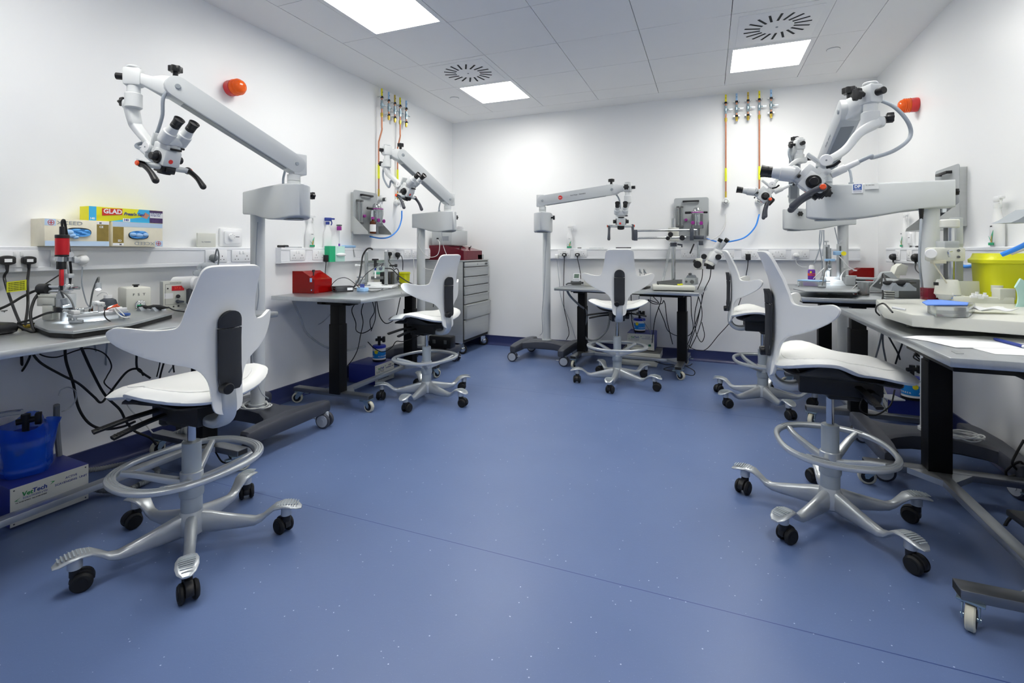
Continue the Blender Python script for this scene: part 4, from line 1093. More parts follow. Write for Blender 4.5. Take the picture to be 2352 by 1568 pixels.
def controller(p, n, lab, w=0.16, h=0.115):
    t = thing('room_controller', lab, 'wall controller', p); f = wall_frame(p, n); W = dict(world=True)
    mb().box((0, 0, 0.008), (w, h, 0.016), m=f, bev=0.004).build('back_box', 'white_plastic', t, **W)
    mb().prism([(x, y) for x, y in rrect(w * 0.36, h * 0.36, 0.012)], 0.016, 0.030, m=f, bev=0.002).build('cover', 'socket', t, **W)
    mb().cyl(f @ V((-0.015, 0.002, 0.03)), f @ V((-0.015, 0.002, 0.042)), 0.022, 0.020, n=28, bev=0.002).build('dial', 'white_plastic', t, **W)
    b = mb()
    for a in (-0.3, 0.5, 1.4, 2.4): b.box((-0.015 + 0.017 * math.cos(a), 0.002 + 0.017 * math.sin(a), 0.0422), (0.004, 0.002, 0.0008), m=f)
    b.box((0.032, 0.004, 0.0302), (0.028, 0.004, 0.0008), m=f).build('dial_marks', 'ink', t, **W)
    return t
controller(onx(528, 545, XL), NL, 'white wall controller with a dial above the near left trunking')
controller(onx(2095, 547, XR), NR, 'white wall controller with a dial on the right wall behind the microscope cable', 0.14, 0.11)

# carton boxes on the left trunking ------------------------------------------------
def glove_box(y0, y1, z0, label, flip=False, front=0.115):
    t = thing('glove_box', label, 'box', (XL + 0.002, (y0 + y1) / 2, z0), 0, None)
    x1 = XL + front; h = 0.127; W = dict(world=True)
    mb().bx(XL + 0.003, x1, y0, y1, z0, z0 + h, 0.0015).build('carton', 'card_cream', t, **W)
    f = face_m((x1 + 0.0004, (y0 + y1) / 2, z0 + h / 2), (0, 1, 0), (0, 0, 1))
    if flip: f = f @ Matrix.Rotation(PI, 4, 'Z')
    w = y1 - y0
    mb().box((0, -h * 0.40, 0), (w * 0.99, h * 0.19, 0.0006), m=f).box((-w * 0.42, h * 0.37, 0), (w * 0.16, h * 0.24, 0.0006), m=f).build('blue_strip', 'card_blue', t, **W)
    mb().box((w * 0.39, 0.01, 0.0002), (w * 0.2, h * 0.74, 0.0006), m=f).build('info_panel', 'card_gold', t, **W)
    mb().box((w * 0.39, h * 0.41, 0.0004), (w * 0.2, h * 0.10, 0.0008), m=f).build('size_strip', 'paper', t, **W)
    text('size_letter', 'M', 0.012, f @ Matrix.Translation((w * 0.33, h * 0.41, 0.0010)), 'ink', t, world=True, bold=0.0004)
    text('box_print', 'CE', 0.014, f @ Matrix.Translation((w * 0.33, h * 0.26, 0.0008)), 'paper', t, world=True, bold=0.0004)
    text('box_name', 'XCEED', 0.024, f @ Matrix.Translation((-w * 0.33, h * 0.36, 0.0006)), 'scope_dark', t, world=True, sx=1.35)
    for i in range(7): 
        pass
    mb().lathe([(0.0125, 0.0), (0.0125, 0.0009), (0.0105, 0.0009), (0.0105, 0.0)], f @ Matrix.Translation((-w * 0.41, h * 0.36, 0.0)), 24).box((-w * 0.41, h * 0.36, 0.0007), (0.018, 0.003, 0.0006), m=f).box((-w * 0.41, h * 0.36, 0.0007), (0.003, 0.018, 0.0006), m=f).build('cross_mark', 'film_red', t, **W)
    pl = [(a, b + 0.004) for a, b in sell(w * 0.20, h * 0.17, 28, 2.6)]
    mb().prism([(a + 0.0, b) for a, b in pl], 0.0002, 0.0012, m=f).build('opening', 'hole', t, **W)
    g = mb()
    def fold(x, y):
        return f @ V((x, y, 0.002 + 0.010 * (0.5 + 0.5 * math.sin(x * 130 + 3 * math.sin(y * 160))) * max(0, 1 - (x / (w * 0.2)) ** 2)))
    g.sheet([(a * 0.93, (b - 0.004) * (0.86 if not flip else 0.95) + 0.001) for a, b in pl], 0.006, lambda x, y: fold(x, y), 0.001)
    g.build('gloves', 'blue_glove', t, **W)
    b = mb()
    for (x, y, s_) in (((-0.045, 0.002, 1.0), (-0.03, -0.012, 0.8), (-0.015, -0.02, 0.6)) if not flip else ((-0.03, 0.0, 0.7), (0.0, 0.004, 0.8), (0.03, 0.0, 0.7))):
        b.ball((x, y, 0.006), 0.016 * s_, (1.5, 0.9, 0.7), 12, m=f)
    b.build('glove_tip', 'light_blue', t, **W)
    return t
glove_box(1.275, 1.535, 1.142, 'glove carton on the left trunking, left of the two, blue gloves showing')
glove_box(1.548, 1.795, 1.142, 'upside down glove carton on the left trunking under the cling film box', True)
t = thing('cling_film_box', 'long yellow and blue cling film box lying on the glove cartons', 'box', (XL + 0.01, 1.64, 1.269), 0)
y0, y1, z0, h = 1.452, 1.802, 1.270, 0.070
W = dict(world=True)
tiltm = Matrix.Translation((0, y0, z0)) @ Matrix.Rotation(R(1.0), 4, 'X') @ Matrix.Translation((0, -y0, -z0))
x1 = XL + 0.105
mb().bx(XL + 0.03, x1, y0, y1, z0, z0 + h, 0.001).build('carton', 'film_yellow', t, **W)
f = face_m((x1 + 0.0004, (y0 + y1) / 2, z0 + h / 2), (0, 1, 0), (0, 0, 1)); w = y1 - y0
mb().prism([(-w / 2 + 0.09, -h / 2), (w * 0.30, -h / 2), (w * 0.30, h * 0.12), (0.06, -h * 0.1), (-0.02, -h * 0.33)], 0.0, 0.0006, m=f).prism([(w * 0.12, h * 0.15), (w * 0.3, -h * 0.1), (w * 0.3, h * 0.5), (w * 0.15, h * 0.5)], 0.0, 0.0005, m=f).box((-w * 0.455, 0, 0), (w * 0.09, h, 0.0006), m=f).build('blue_print', 'film_blue', t, **W)
mb().box((w * 0.395, 0, 0.0), (w * 0.205, h * 0.98, 0.0008), m=f).build('grape_print', 'grape', t, **W)
mb().box((w * 0.40, h * 0.10, 0.0008), (w * 0.19, h * 0.40, 0.0006), m=f).box((-0.008, -h * 0.36, 0.0005), (0.034, h * 0.24, 0.0006), m=f).build('white_print', 'paper', t, **W)
mb().prism([(w * 0.18, -h * 0.05), (w * 0.24, h * 0.3), (w * 0.30, h * 0.1), (w * 0.26, -h * 0.2)], 0.0006, 0.001, m=f).build('hand_print', 'skin_tone', t, **W)
mb().prism([(-w * 0.34, -h * 0.12), (-w * 0.08, h * 0.02), (-w * 0.08, h * 0.46), (-w * 0.34, h * 0.40)], 0.0006, 0.0012, m=f).build('brand_panel', 'film_red', t, **W)
text('brand_word', 'GLAD', 0.032, f @ Matrix.Translation((-w * 0.325, h * 0.20, 0.0014)), 'paper', t, world=True, bold=0.001)
text('product_word', "Press'n Seal", 0.021, f @ Matrix.Translation((-w * 0.06, h * 0.10, 0.001)), 'ink_blue', t, world=True, shear=0.3, bold=0.0005)
text('length_number', '140', 0.016, f @ Matrix.Translation((-0.022, -h * 0.36, 0.0012)), 'ink_blue', t, world=True, bold=0.0005)
text('length_number', '140', 0.014, f @ Matrix.Translation((-w * 0.49, -h * 0.36, 0.0012)), 'paper', t, world=True, bold=0.0005)
text('serving_words', 'Easily Press &\nAirtight Seal', 0.010, f @ Matrix.Translation((w * 0.315, h * 0.17, 0.0016)), 'ink_blue', t, world=True)

# bottles and small things along the trunking --------------------------------------
def spray_bottle(loc, rz, lab, kind='leaf', s=1.0, trig='white_plastic'):
    t = thing('spray_bottle', lab, 'spray bottle', loc, rz)
    m = Matrix.Diagonal(V((s, s, s, 1)))
    secs = []
    for z, a, b in ((0, 0.034, 0.022), (0.006, 0.037, 0.025), (0.10, 0.037, 0.025), (0.135, 0.032, 0.022), (0.165, 0.020, 0.017), (0.19, 0.014, 0.014), (0.205, 0.013, 0.013)):
        secs.append([(x, y, z) for x, y in sell(a, b, 20, 2.6)])
    mb().rings(secs, m=m).build('bottle', 'white_plastic', t)
    tr = mb().cyl((0, 0, 0.2), (0, 0, 0.225), 0.016, m=m).box((0.004, 0, 0.245), (0.06, 0.02, 0.03), m=m, bev=0.006).box((0.045, 0, 0.250), (0.03, 0.014, 0.014), m=m, bev=0.003)
    tr.build('spray_head', trig, t)
    mb().tube([(0.03, 0, 0.235), (0.036, 0, 0.215), (0.030, 0, 0.195)], 0.005, m=m).build('trigger', trig if trig != 'white_plastic' else 'white_enamel', t)
    if kind == 'leaf':
        f = m @ face_m((0.0, -0.0258, 0.0), (1, 0, 0), (0, 0, 1))
        mb().box((0.0, 0.014, 0.0), (0.052, 0.014, 0.001), m=f).build('label_band', 'green', t)
        mb().prism([(-0.002, 0.024), (0.008, 0.024), (0.022, 0.085), (0.004, 0.06)], 0, 0.001, m=f).prism([(-0.024, 0.055), (-0.004, 0.03), (-0.002, 0.036)], 0, 0.001, m=f).build('label_leaf', 'leaf_green', t)
        mb().prism([(-0.001, 0.022), (0.009, 0.022), (0.011, 0.058), (0.002, 0.05)], 0.0004, 0.0014, m=f).build('label_stem', 'leaf_gold', t)
        text('label_word', 'SURE', 0.009, f @ Matrix.Translation((-0.009, 0.105, 0.0004)), 'ink', t)
    return t
ztr = ZT + 0.0085
for (q, rz, lab) in ((onx(711, 567, XL + 0.03), R(90), 'white spray bottle with green leaf label on the far left trunking'),):
    spray_bottle((XL + 0.032, q.y, ztr), rz, lab)
spray_bottle((XL + 0.032, onx(752, 560, XL + 0.03).y, ztr), R(60), 'white spray bottle with a blue trigger on the far left trunking', 'plain', 0.95, 'ink_blue')
spray_bottle((ony(1309, 568, YB - 0.03).x, YB - 0.032, ztr), 0, 'white spray bottle with green leaf label on the back trunking')
spray_bottle((XR - 0.032, onx(2080, 568, XR - 0.03).y, ztr), R(-90), 'white spray bottle with green leaf label at the far end of the right trunking')
spray_bottle((XR - 0.032, onx(2292, 568, XR - 0.03).y, ztr), R(-90), 'white spray bottle with green leaf label above the yellow bin on the right wall')
q = onx(778, 567, XL + 0.03)
t = thing('syringe_filter', 'slim clear tube with purple ends standing on the far left trunking', 'tube', (XL + 0.035, q.y, ztr))
mb().cyl((0, 0, 0.0), (0, 0, 0.012), 0.012).cyl((0, 0, 0.01), (0, 0, 0.15), 0.0015, n=6).build('stem', 'clear_plastic', t)
mb().box((0, 0, 0.165), (0.03, 0.03, 0.035), bev=0.004).build('head', 'magenta', t)
mb().box((0, 0, 0.19), (0.032, 0.034, 0.012), bev=0.003).build('cap', 'dark_grey', t)
mb().cyl((0, 0, 0.012), (0, 0, 0.035), 0.007).build('foot_collar', 'purple', t)
t = thing('tissue_box', 'green and white tissue box leaning before the far left trunking', 'box', (XL + 0.11, onx(780, 600, XL + 0.1).y, 1.02))
ya, yb = onx(757, 600, XL + 0.11).y, onx(792, 600, XL + 0.11).y
mb().bx(XL + 0.06, XL + 0.11, ya, yb, 1.028, 1.155, 0.001).build('carton', 'pale_green', t, **W)
mb().bx(XL + 0.0595, XL + 0.1105, ya - 0.001, ya + 0.065, 1.0275, 1.1555).build('green_end', 'green', t, **W)
mb().ball((XL + 0.115, (ya + yb) / 2 + 0.04, 1.085), 0.06, (0.2, 1.0, 0.24)).build('tissue', 'paper', t, **W)
t = thing('blue_wrap', 'pale blue wrapped packet lying on the far left trunking', 'packet', (XL + 0.035, onx(800, 566, XL + 0.03).y, ztr))
mb().box((0, 0, 0.012), (0.045, 0.14, 0.022), bev=0.008).build('packet', 'light_blue', t)
def pen(loc, rz, lab, m='black_plastic', L=0.14, r=0.005):
    t = thing('marker_pen', lab, 'pen', loc, rz)
    mb().cyl((-L / 2, 0, r), (L / 2 - 0.04, 0, r), r, n=12).build('barrel', m, t)
    mb().cyl((L / 2 - 0.04, 0, r), (L / 2, 0, r), r * 1.12, n=12, bev=0.001).build('cap', m, t)
    return t
pen((XL + 0.03, onx(650, 569, XL + 0.03).y, ztr), R(90), 'thick black marker lying at the near end of the far left trunking', L=0.09, r=0.009)
pen((XL + 0.04, onx(672, 569, XL + 0.03).y, ztr), R(90), 'thin grey pen lying on the far left trunking beside the thick marker', 'mid_grey', 0.16, 0.003)
pen((ony(1432, 569, YB - 0.03).x, YB - 0.03, ztr), 0, 'black marker lying on the back trunking above the chair', L=0.16, r=0.005)
pen((ony(1370, 570, YB - 0.03).x, YB - 0.03, ztr), 0, 'thin metal tool lying on the back trunking', 'chrome', 0.16, 0.0022)
pen((ony(1331, 570, YB - 0.03).x, YB - 0.03, ztr), 0, 'short black pen cap on the back trunking beside the spray bottle', L=0.045, r=0.004)
pen((XR - 0.03, onx(2112, 569, XR - 0.03).y, ztr), R(90), 'black marker on the right trunking beside the controller', L=0.12, r=0.006)
# ================================================================== bench equipment
W = dict(world=True)
def tz(k): return TOPZ[k]
def bench(k, u, v, dz=0.0): return onz(u, v, TOPZ[k] + dz)
def cable(label, pts, r=0.004, m='black_rubber', group=None, name='cable', k=7, cat='cable'):
    return hose(name, label, pts, r, m, cat, group, 8, k)
def lamp(p, aim, power, size, r, name, label, base=None):
    """small bench LED: housing, lens and its own light"""
    t = thing(name, label, 'bench lamp', p)
    p, aim = V(p), V(aim); d = (aim - p).normalized()
    mb().cyl(p - d * 0.03, p, r, r * 1.15, n=20, bev=0.002).build('housing', 'scope_dark', t, **W)
    mb().cyl(p, p + d * 0.0015, r * 0.85, n=20).build('lens', 'led_light', t, **W)
    if base is not None:
        bq = V(base); q = p - d * 0.03
        mb().cyl(bq, bq + V((0, 0, 0.012)), 0.022, n=20, bev=0.002).build('lamp_base', 'scope_dark', t, **W)
        mb().tube([bq + V((0, 0, 0.01)), bq.lerp(q, 0.4) + V((0, 0, 0.05)), q - d * 0.03, q], 0.0035, n=8).build('gooseneck', 'dark_grey', t, **W)
    ld = bpy.data.lights.new('bench_light', 'SPOT'); ld.energy = power; ld.spot_size = size; ld.spot_blend = 0.6; ld.shadow_soft_size = r * 0.7; ld.color = (0.86, 0.93, 1.0)
    o = bpy.data.objects.new('bench_light', ld); COL.objects.link(o)
    o.location = p + d * 0.006; o.rotation_euler = d.to_track_quat('-Z', 'Y').to_euler()
    return t
# -------------------------------------------------------------- near left bench
zt = tz('LN')
# stage board with rubber underside
pb = [bench('LN', u, v, 0.03) for u, v in ((78, 745), (112, 757), (168, 760), (300, 742), (400, 716), (330, 702), (120, 716), (82, 735))]
t = thing('stage_board', 'grey steel stage board with rounded corners on the near left bench', 'board', (pb[2].x, pb[2].y, zt))
mb().prism([(p.x, p.y) for p in pb], zt + 0.018, zt + 0.030, bev=0.003).build('plate', 'steel', t, **W)
cx = sum(p.x for p in pb) / 8; cy = sum(p.y for p in pb) / 8
mb().prism([(cx + (p.x - cx) * 0.97, cy + (p.y - cy) * 0.97) for p in pb], zt + 0.001, zt + 0.018).build('rubber_base', 'black_rubber', t, **W)
zb = zt + 0.0305
# manipulator stand with the red camera
c0 = onz(150, 735, zb)
t = thing('camera_stand', 'motorised manipulator stand holding the red camera on the near left bench', 'manipulator', c0)
D0 = (c0 - EYE).dot(V((-_s, _c, 0)))
g = lambda u, v, dd=0.0: at(u, v, D0 + dd)
mb().cyl(c0, g(150, 712), 0.016, n=16).box(g(152, 690), (0.05, 0.05, 0.06), bev=0.004).cyl(g(150, 700), g(150, 560, 0.05), 0.013, n=14).build('column', 'alu', t, **W)
mb().cyl(g(147, 716), g(147, 703), 0.032, n=28, bev=0.003).build('ring_light_body', 'black_plastic', t, **W)
mb().cyl(g(147, 703), g(147, 685), 0.026, n=24).cyl(g(147, 685), g(147, 668), 0.021, n=24).build('objective_turret', 'alu', t, **W)
mb().box(g(112, 690), (0.075, 0.03, 0.045), rz=YAW, bev=0.003).box(g(116, 715), (0.045, 0.03, 0.07), rz=YAW, bev=0.003).box(g(118, 680), (0.11, 0.03, 0.014), rz=YAW, bev=0.002).build('drive_bracket', 'machine_cream', t, **W)
mb().cyl(g(90, 663), g(112, 663), 0.0215, n=24, bev=0.002).build('motor', 'black_plastic', t, **W)
mb().cyl(g(112, 659), g(138, 659), 0.0085, n=14).cyl(g(112, 668), g(138, 668), 0.0085, n=14).build('drive_shaft', 'chrome', t, **W)
mb().cyl(g(155, 661), g(182, 661), 0.005, n=12).cyl(g(166, 661), g(182, 661), 0.0075, n=12).box(g(155, 660), (0.03, 0.03, 0.03), bev=0.003).build('lock_lever', 'chrome', t, **W)
mb().box(g(162, 594), (0.035, 0.03, 0.022), bev=0.003).box(g(174, 597), (0.022, 0.02, 0.024), bev=0.001).cyl(g(162, 585, -0.02), g(162, 590, 0.02), 0.012).build('clamp', 'alu', t, **W)
mb().box(g(160, 633), (0.03, 0.02, 0.018), bev=0.002).build('clamp', 'alu', t, **W)
tc = thing('red_camera', 'red cylindrical camera with a black top, clamped upright on the near left stand', 'camera', g(143, 585))
mb().cyl(g(143, 585, -0.03), g(143, 547, -0.03), 0.0235, n=32, bev=0.001).build('camera_body', 'red_metal', tc, **W)
mb().cyl(g(143, 547, -0.03), g(143, 539, -0.03), 0.0240, n=32, bev=0.002).cyl(g(143, 539, -0.03), g(143, 520, -0.03), 0.0095, n=16, bev=0.001).build('black_cap', 'black_plastic', tc, **W)
mb().cyl(g(143, 589, -0.03), g(143, 585, -0.03), 0.0240, n=32).build('black_ring', 'black_plastic', tc, **W)
mb().cyl(g(141, 618, -0.03), g(141, 600, -0.03), 0.0165, n=24).build('black_ring', 'black_plastic', tc, **W)
mb().cyl(g(141, 600, -0.03), g(142, 589, -0.03), 0.0195, n=24).build('clamp_ring', 'chrome', tc, **W)
mb().box(g(141, 637, -0.035), (0.017, 0.012, 0.070), bev=0.003).build('red_barrel', 'red_metal', tc, **W)
mb().cyl(g(141, 655, -0.035), g(141, 671, -0.035), 0.006, 0.003, n=12).build('tip', 'black_plastic', tc, **W)
cable('black camera lead looping over the red camera and down its stand', [g(143, 522, -0.03), g(143, 508, -0.03), g(148, 507, -0.02), g(152, 530, 0.0), g(158, 565, 0.02), g(161, 600, 0.03), g(163, 625, 0.03), g(160, 655, 0.03)], 0.0048)
lamp(g(152, 700, -0.05), onz(165, 738, zb), 1.1 * BENCH_LAMP, R(110), 0.012, 'stage_lamp', 'small lamp under the red camera lighting the stage board', onz(176, 742, zb))
lamp(at(226, 664, D0 + 0.12), onz(226, 730, zb), 1.3 * BENCH_LAMP, R(100), 0.010, 'stage_lamp', 'small lamp over the brightly lit clamps on the near left stage board', onz(205, 722, zb))
# low animal frame, brightly lit
def low_frame(k, u, v, rz, lab, s=1.0, z=None, hub='light_blue'):
    p = onz(u, v, z if z is not None else tz(k) + 0.001)
    t = thing('stereotaxic_instrument', lab, 'stereotaxic frame', p, rz)
    for x in (-0.12, 0.12):
        for y in (-0.04, 0.04): mb().cyl((x * s, y * s, 0), (x * s, y * s, 0.034 * s), 0.009 * s, n=14).build('leg', 'chrome', t)
    mb().box((0, 0, 0.043 * s), (0.27 * s, 0.10 * s, 0.018 * s), bev=0.002).build('base_plate', 'alu', t)
    mb().bx(-0.13 * s, -0.10 * s, -0.05 * s, 0.05 * s, 0.052 * s, 0.075 * s, 0.002).build('head_block', 'white_enamel', t)
    for y in (-0.035, 0.035): mb().bx(0.06 * s, 0.13 * s, (y - 0.01) * s, (y + 0.01) * s, 0.052 * s, 0.07 * s, 0.002).build('side_rail', 'white_enamel', t)
    for y in (-1, 1):
        mb().box((0.0, y * 0.034 * s, 0.085 * s), (0.024 * s, 0.022 * s, 0.06 * s), bev=0.002).box((0, y * 0.034 * s, 0.105 * s), (0.034 * s, 0.030 * s, 0.016 * s), bev=0.002).build('ear_post', 'white_enamel', t)
        mb().cyl((0, y * 0.005 * s, 0.095 * s), (0, y * 0.085 * s, 0.095 * s), 0.004 * s, n=10).cyl((0, y * 0.07 * s, 0.095 * s), (0, y * 0.09 * s, 0.095 * s), 0.007 * s, n=12).build('ear_bar', 'chrome', t)
    mb().cyl((-0.14 * s, 0, 0.075 * s), (-0.03 * s, 0, 0.082 * s), 0.005 * s, n=10).cyl((-0.165 * s, 0, 0.075 * s), (-0.14 * s, 0, 0.075 * s), 0.010 * s, n=14, bev=0.001).box((-0.085 * s, 0, 0.07 * s), (0.03 * s, 0.03 * s, 0.03 * s), bev=0.003).build('bite_bar', 'chrome', t)
    return t
low_frame('LN', 226, 736, R(80), 'small silver frame with bright white clamps on the near left stage board', 0.70, zb)
t = thing('wire_bundle', 'orange tipped wires lying across the silver frame, near left bench', 'wire', onz(258, 700, zb + 0.05))
for i, pts in enumerate(([(240, 712), (255, 706), (265, 704), (274, 703)], [(245, 708), (258, 703), (270, 699)])):
    mb().tube([at(u, v, D0 + 0.02 * i) for u, v in pts], 0.003).build('orange_wire', 'orange', t, **W)
mb().tube([at(u, v, D0) for u, v in ((262, 709), (270, 720), (280, 727), (290, 730), (298, 729))], 0.003).build('white_wire', 'cable_white', t, **W)
mb().tube([at(u, v, D0 + 0.01) for u, v in ((264, 705), (275, 714), (286, 724))], 0.0025).build('white_wire', 'cable_white', t, **W)
mb().box(at(287, 722, D0 + 0.02), (0.035, 0.02, 0.012), rz=0.7, bev=0.003).build('blue_clip', 'dp_blue', t, **W)
cable('thin black lead curving off the silver frame over the near left bench edge', [at(246, 705, D0), at(240, 715, D0 - .02), at(243, 730, D0 - .04), at(262, 743, D0 - .03), at(285, 756, D0 - .02), at(307, 762, D0 - .01)], 0.0024)
# bottles behind
p = onx(226, 700, -2.80)
t = thing('reagent_bottle', 'brown reagent bottle with a clear cap behind the lit frame', 'bottle', (p.x, p.y, zt))
mb().lathe([(0.028, 0), (0.030, 0.004), (0.030, 0.045), (0.02, 0.055), (0.018, 0.06), (0, 0.06)]).build('body', 'amber_glass', t)
mb().lathe([(0.023, 0.056), (0.024, 0.072), (0, 0.073)]).build('cap', 'clear_plastic', t)
p = onx(248, 700, -2.78)
t = thing('wash_bottle', 'dark bottle with a bent tube in its cap, left of the white gas box', 'bottle', (p.x, p.y, zt))
mb().lathe([(0.036, 0), (0.038, 0.005), (0.038, 0.06), (0.032, 0.08), (0.016, 0.09), (0, 0.09)]).build('body', 'dark_bottle', t)
mb().cyl((0, 0, 0.088), (0, 0, 0.104), 0.017, n=20).tube([(0, 0, 0.1), (0.0, -0.005, 0.115), (-0.03, -0.01, 0.118), (-0.05, -0.02, 0.100)], 0.0025, k=4).build('cap', 'socket', t)
# gas box and read-out box
def eq_box(k, corners, h, name, label, cat, m, bev=0.004, depth=0.2, z=None):
    """box standing on the bench; corners = the two front foot corners in the photograph; returns face frame (x right, y up) and size"""
    z0 = z if z is not None else tz(k) + 0.001
    a = onz(*corners[0], z0); b = onz(*corners[1], z0)
    w = (b - a).length; r = (b - a).normalized(); back = V((-r.y, r.x, 0))
    t = thing(name, label, cat, (a + b) / 2)
    f = face_m((a + b) / 2 + V((0, 0, h / 2)), r, (0, 0, 1))
    return t, f, w
t, f, w = eq_box('LN', ((289, 724), (348, 719)), 0.135, 'gas_control_box', 'white gas box with a round pressure gauge on the near left bench', 'gas box', 'machine_cream')
mb().box((0, 0.002, -0.075), (w, 0.135, 0.15), m=f, bev=0.010).build('housing', 'machine_cream', t, **W)
mb().lathe([(0.021, 0.0), (0.022, 0.006), (0.019, 0.008), (0.0, 0.008)], f @ Matrix.Translation((0.005, -0.018, 0)), 32).build('gauge_rim', 'chrome', t, **W)
mb().lathe([(0.018, 0.0085), (0, 0.0088)], f @ Matrix.Translation((0.005, -0.018, 0)), 32).build('gauge_face', 'paper', t, **W)
b = mb()
for i in range(12):
    a = R(-30 + 20 * i); b.box((0.005 + 0.014 * math.cos(a), -0.018 + 0.014 * math.sin(a), 0.0092), (0.004, 0.001, 0.0006), m=f @ Matrix.Translation((0.005, -0.018, 0)) @ Matrix.Rotation(a, 4, 'Z') @ Matrix.Translation((-0.005 , 0.018, 0)) if False else f)
b.box((0.005, -0.016, 0.0092), (0.003, 0.012, 0.0006), m=f).build('gauge_marks', 'ink', t, **W)
text('maker_letters', 'F  S  T', 0.017, f @ Matrix.Translation((-0.026, 0.033, 0.0006)), 'ink', t, world=True, sx=1.2)
mb().cyl(f @ V((0.0, 0.069, -0.05)), f @ V((0.0, 0.077, -0.05)), 0.010, n=16).cyl(f @ V((0.0, 0.077, -0.05)), f @ V((0.0, 0.083, -0.05)), 0.015, n=20, bev=0.001).build('top_knob', 'black_plastic', t, **W)
t, f, w = eq_box('LN', ((375, 714), (433, 710)), 0.155, 'display_box', 'grey control box with a red display on the near left bench', 'control box', 'machine_grey')
mb().box((0.0, 0, -0.07), (w, 0.155, 0.14), m=f, bev=0.003).build('housing', 'machine_grey', t, **W)
mb().box((0, 0, 0.002), (w * 1.02, 0.165, 0.004), m=f, bev=0.001).build('front_panel', 'machine_cream', t, **W)
mb().box((0.008, 0.042, 0.0045), (0.056, 0.026, 0.003), m=f).build('display', 'red_led', t, **W)
text('display_digits', '37.0', 0.018, f @ Matrix.Translation((-0.010, 0.042, 0.0064)), 'orange', t, world=True)
fr = mb()
for (a, b_, c, d) in ((-w * 0.42, 0.065, w * 0.84, 0.0012), (-w * 0.42, -0.045, w * 0.84, 0.0012)): fr.box((0, b_, 0.0044), (c, d, 0.0006), m=f)
for s in (-1, 1): fr.box((s * w * 0.42, 0.01, 0.0044), (0.0012, 0.11, 0.0006), m=f)
fr.build('panel_lines', 'ink', t, **W)
for (x, y, rr, n_) in ((0.008, -0.002, 0.010, 'control_knob'), (-0.038, 0.042, 0.004, 'led_hole'), (0.010, -0.055, 0.005, 'jack'), (-0.012, -0.057, 0.0035, 'jack')):
    mb().cyl(f @ V((x, y, 0.004)), f @ V((x, y, 0.014 if n_ == 'control_knob' else 0.006)), rr, n=18).build(n_, 'black_plastic', t, **W)
mb().box((-0.034, 0.002, 0.0044), (0.04, 0.03, 0.0006), m=f).build('sticker', 'paper', t, **W)
mb().cyl(f @ V((0.006, -0.03, 0.004)), f @ V((0.006, -0.03, 0.016)), 0.010, n=16).cyl(f @ V((0.006, -0.03, 0.014)), f @ V((0.034, -0.032, 0.020)), 0.008, 0.005, n=14).build('connector', 'dark_bottle', t, **W)
text('panel_title', 'TEMPERATURE CONTROL UNIT', 0.006, f @ Matrix.Translation((-0.03, 0.072, 0.0046)), 'ink', t, world=True)
mb().tube([f @ V((0.034, -0.032, 0.02)), f @ V((0.045, -0.05, 0.03)), f @ V((0.03, -0.070, 0.03)), f @ V((-0.01, -0.0755, 0.03))], 0.0018).build('sensor_lead', 'cable_grey', t, **W)
# handpiece in its grey cradle
def handpiece(k, ul, vl, ur, vr, lab, z=None, sc=1.0, flip=False, lead=None):
    z0 = z if z is not None else tz(k) + 0.001
    a = onz(ul, vl, z0); b = onz(ur, vr, z0); r = (b - a).normalized(); L = (b - a).length
    t = thing('handpiece', lab, 'handpiece', (a + b) / 2)
    f = face_m(a, r, (0, 0, 1)); h = L * 0.32
    mb().prism([(0, 0), (L, 0), (L, h * 0.35), (L * 0.88, h * 0.55), (L * 0.72, h * 1.0), (L * 0.62, h * 0.5), (L * 0.5, h * 0.42), (L * 0.3, h * 0.6), (L * 0.18, h * 1.0), (L * 0.05, h * 0.5)], -0.06, 0.0, m=f).build('cradle', 'mid_grey', t, **W)
    y = h * 0.95
    mb().lathe([(0.006, -0.01), (0.009, 0.0), (0.010, L * 0.2), (0.007, L * 0.3), (0.009, L * 0.42), (0.013, L * 0.55), (0.013, L * 0.8), (0.008, L * 0.95), (0.005, L * 1.05), (0.003, L * 1.2)], f @ Matrix.Translation((0.0, y, -0.03)) @ Matrix.Rotation(PI / 2, 4, 'Y'), 20).build('grip', 'black_plastic', t, **W)
    return t, f, L, h
t, f, L, h = handpiece('LN', 308, 727, 365, 729, 'black handpiece resting in a grey cradle on the near left bench')
cable('black lead from the near left handpiece running behind the chair', [f @ V((L * 1.15, h, -0.03)), at(400, 712, 2.35), at(425, 716, 2.3), at(440, 718, 2.25)], 0.003)
mb().box(f @ V((0.0, h, -0.03)), (0.022, 0.014, 0.016)).build('green_tip', 'green', t, **W)
# handset at the left edge
p = bench('LN', 8, 768)
t = thing('handset', 'black handset at the left end of the near left bench', 'handset', p)
mb().box((p.x - 0.05, p.y - 0.03, zt + 0.022), (0.14, 0.13, 0.042), rz=0.2, bev=0.014).build('body', 'black_plastic', t, **W)
p = bench('LN', 2, 742)
t = thing('clear_pot', 'small clear ribbed pot at the left end of the near left bench', 'pot', (p.x, p.y, zt))
b = mb().lathe([(0.022, 0), (0.026, 0.002), (0.029, 0.055), (0.031, 0.056), (0.031, 0.06), (0.0, 0.06)])
b.build('body', 'clear_plastic', t)
p = bench('LN', 64, 752)
t = thing('metal_coupling', 'short brass and chrome coupling lying on the near left bench', 'coupling', (p.x, p.y, zt))
mb().cyl((0, -0.03, 0.008), (0, 0.03, 0.008), 0.008, n=14).cyl((0, -0.01, 0.008), (0, 0.01, 0.008), 0.0095, n=14).build('body', 'brass', t)
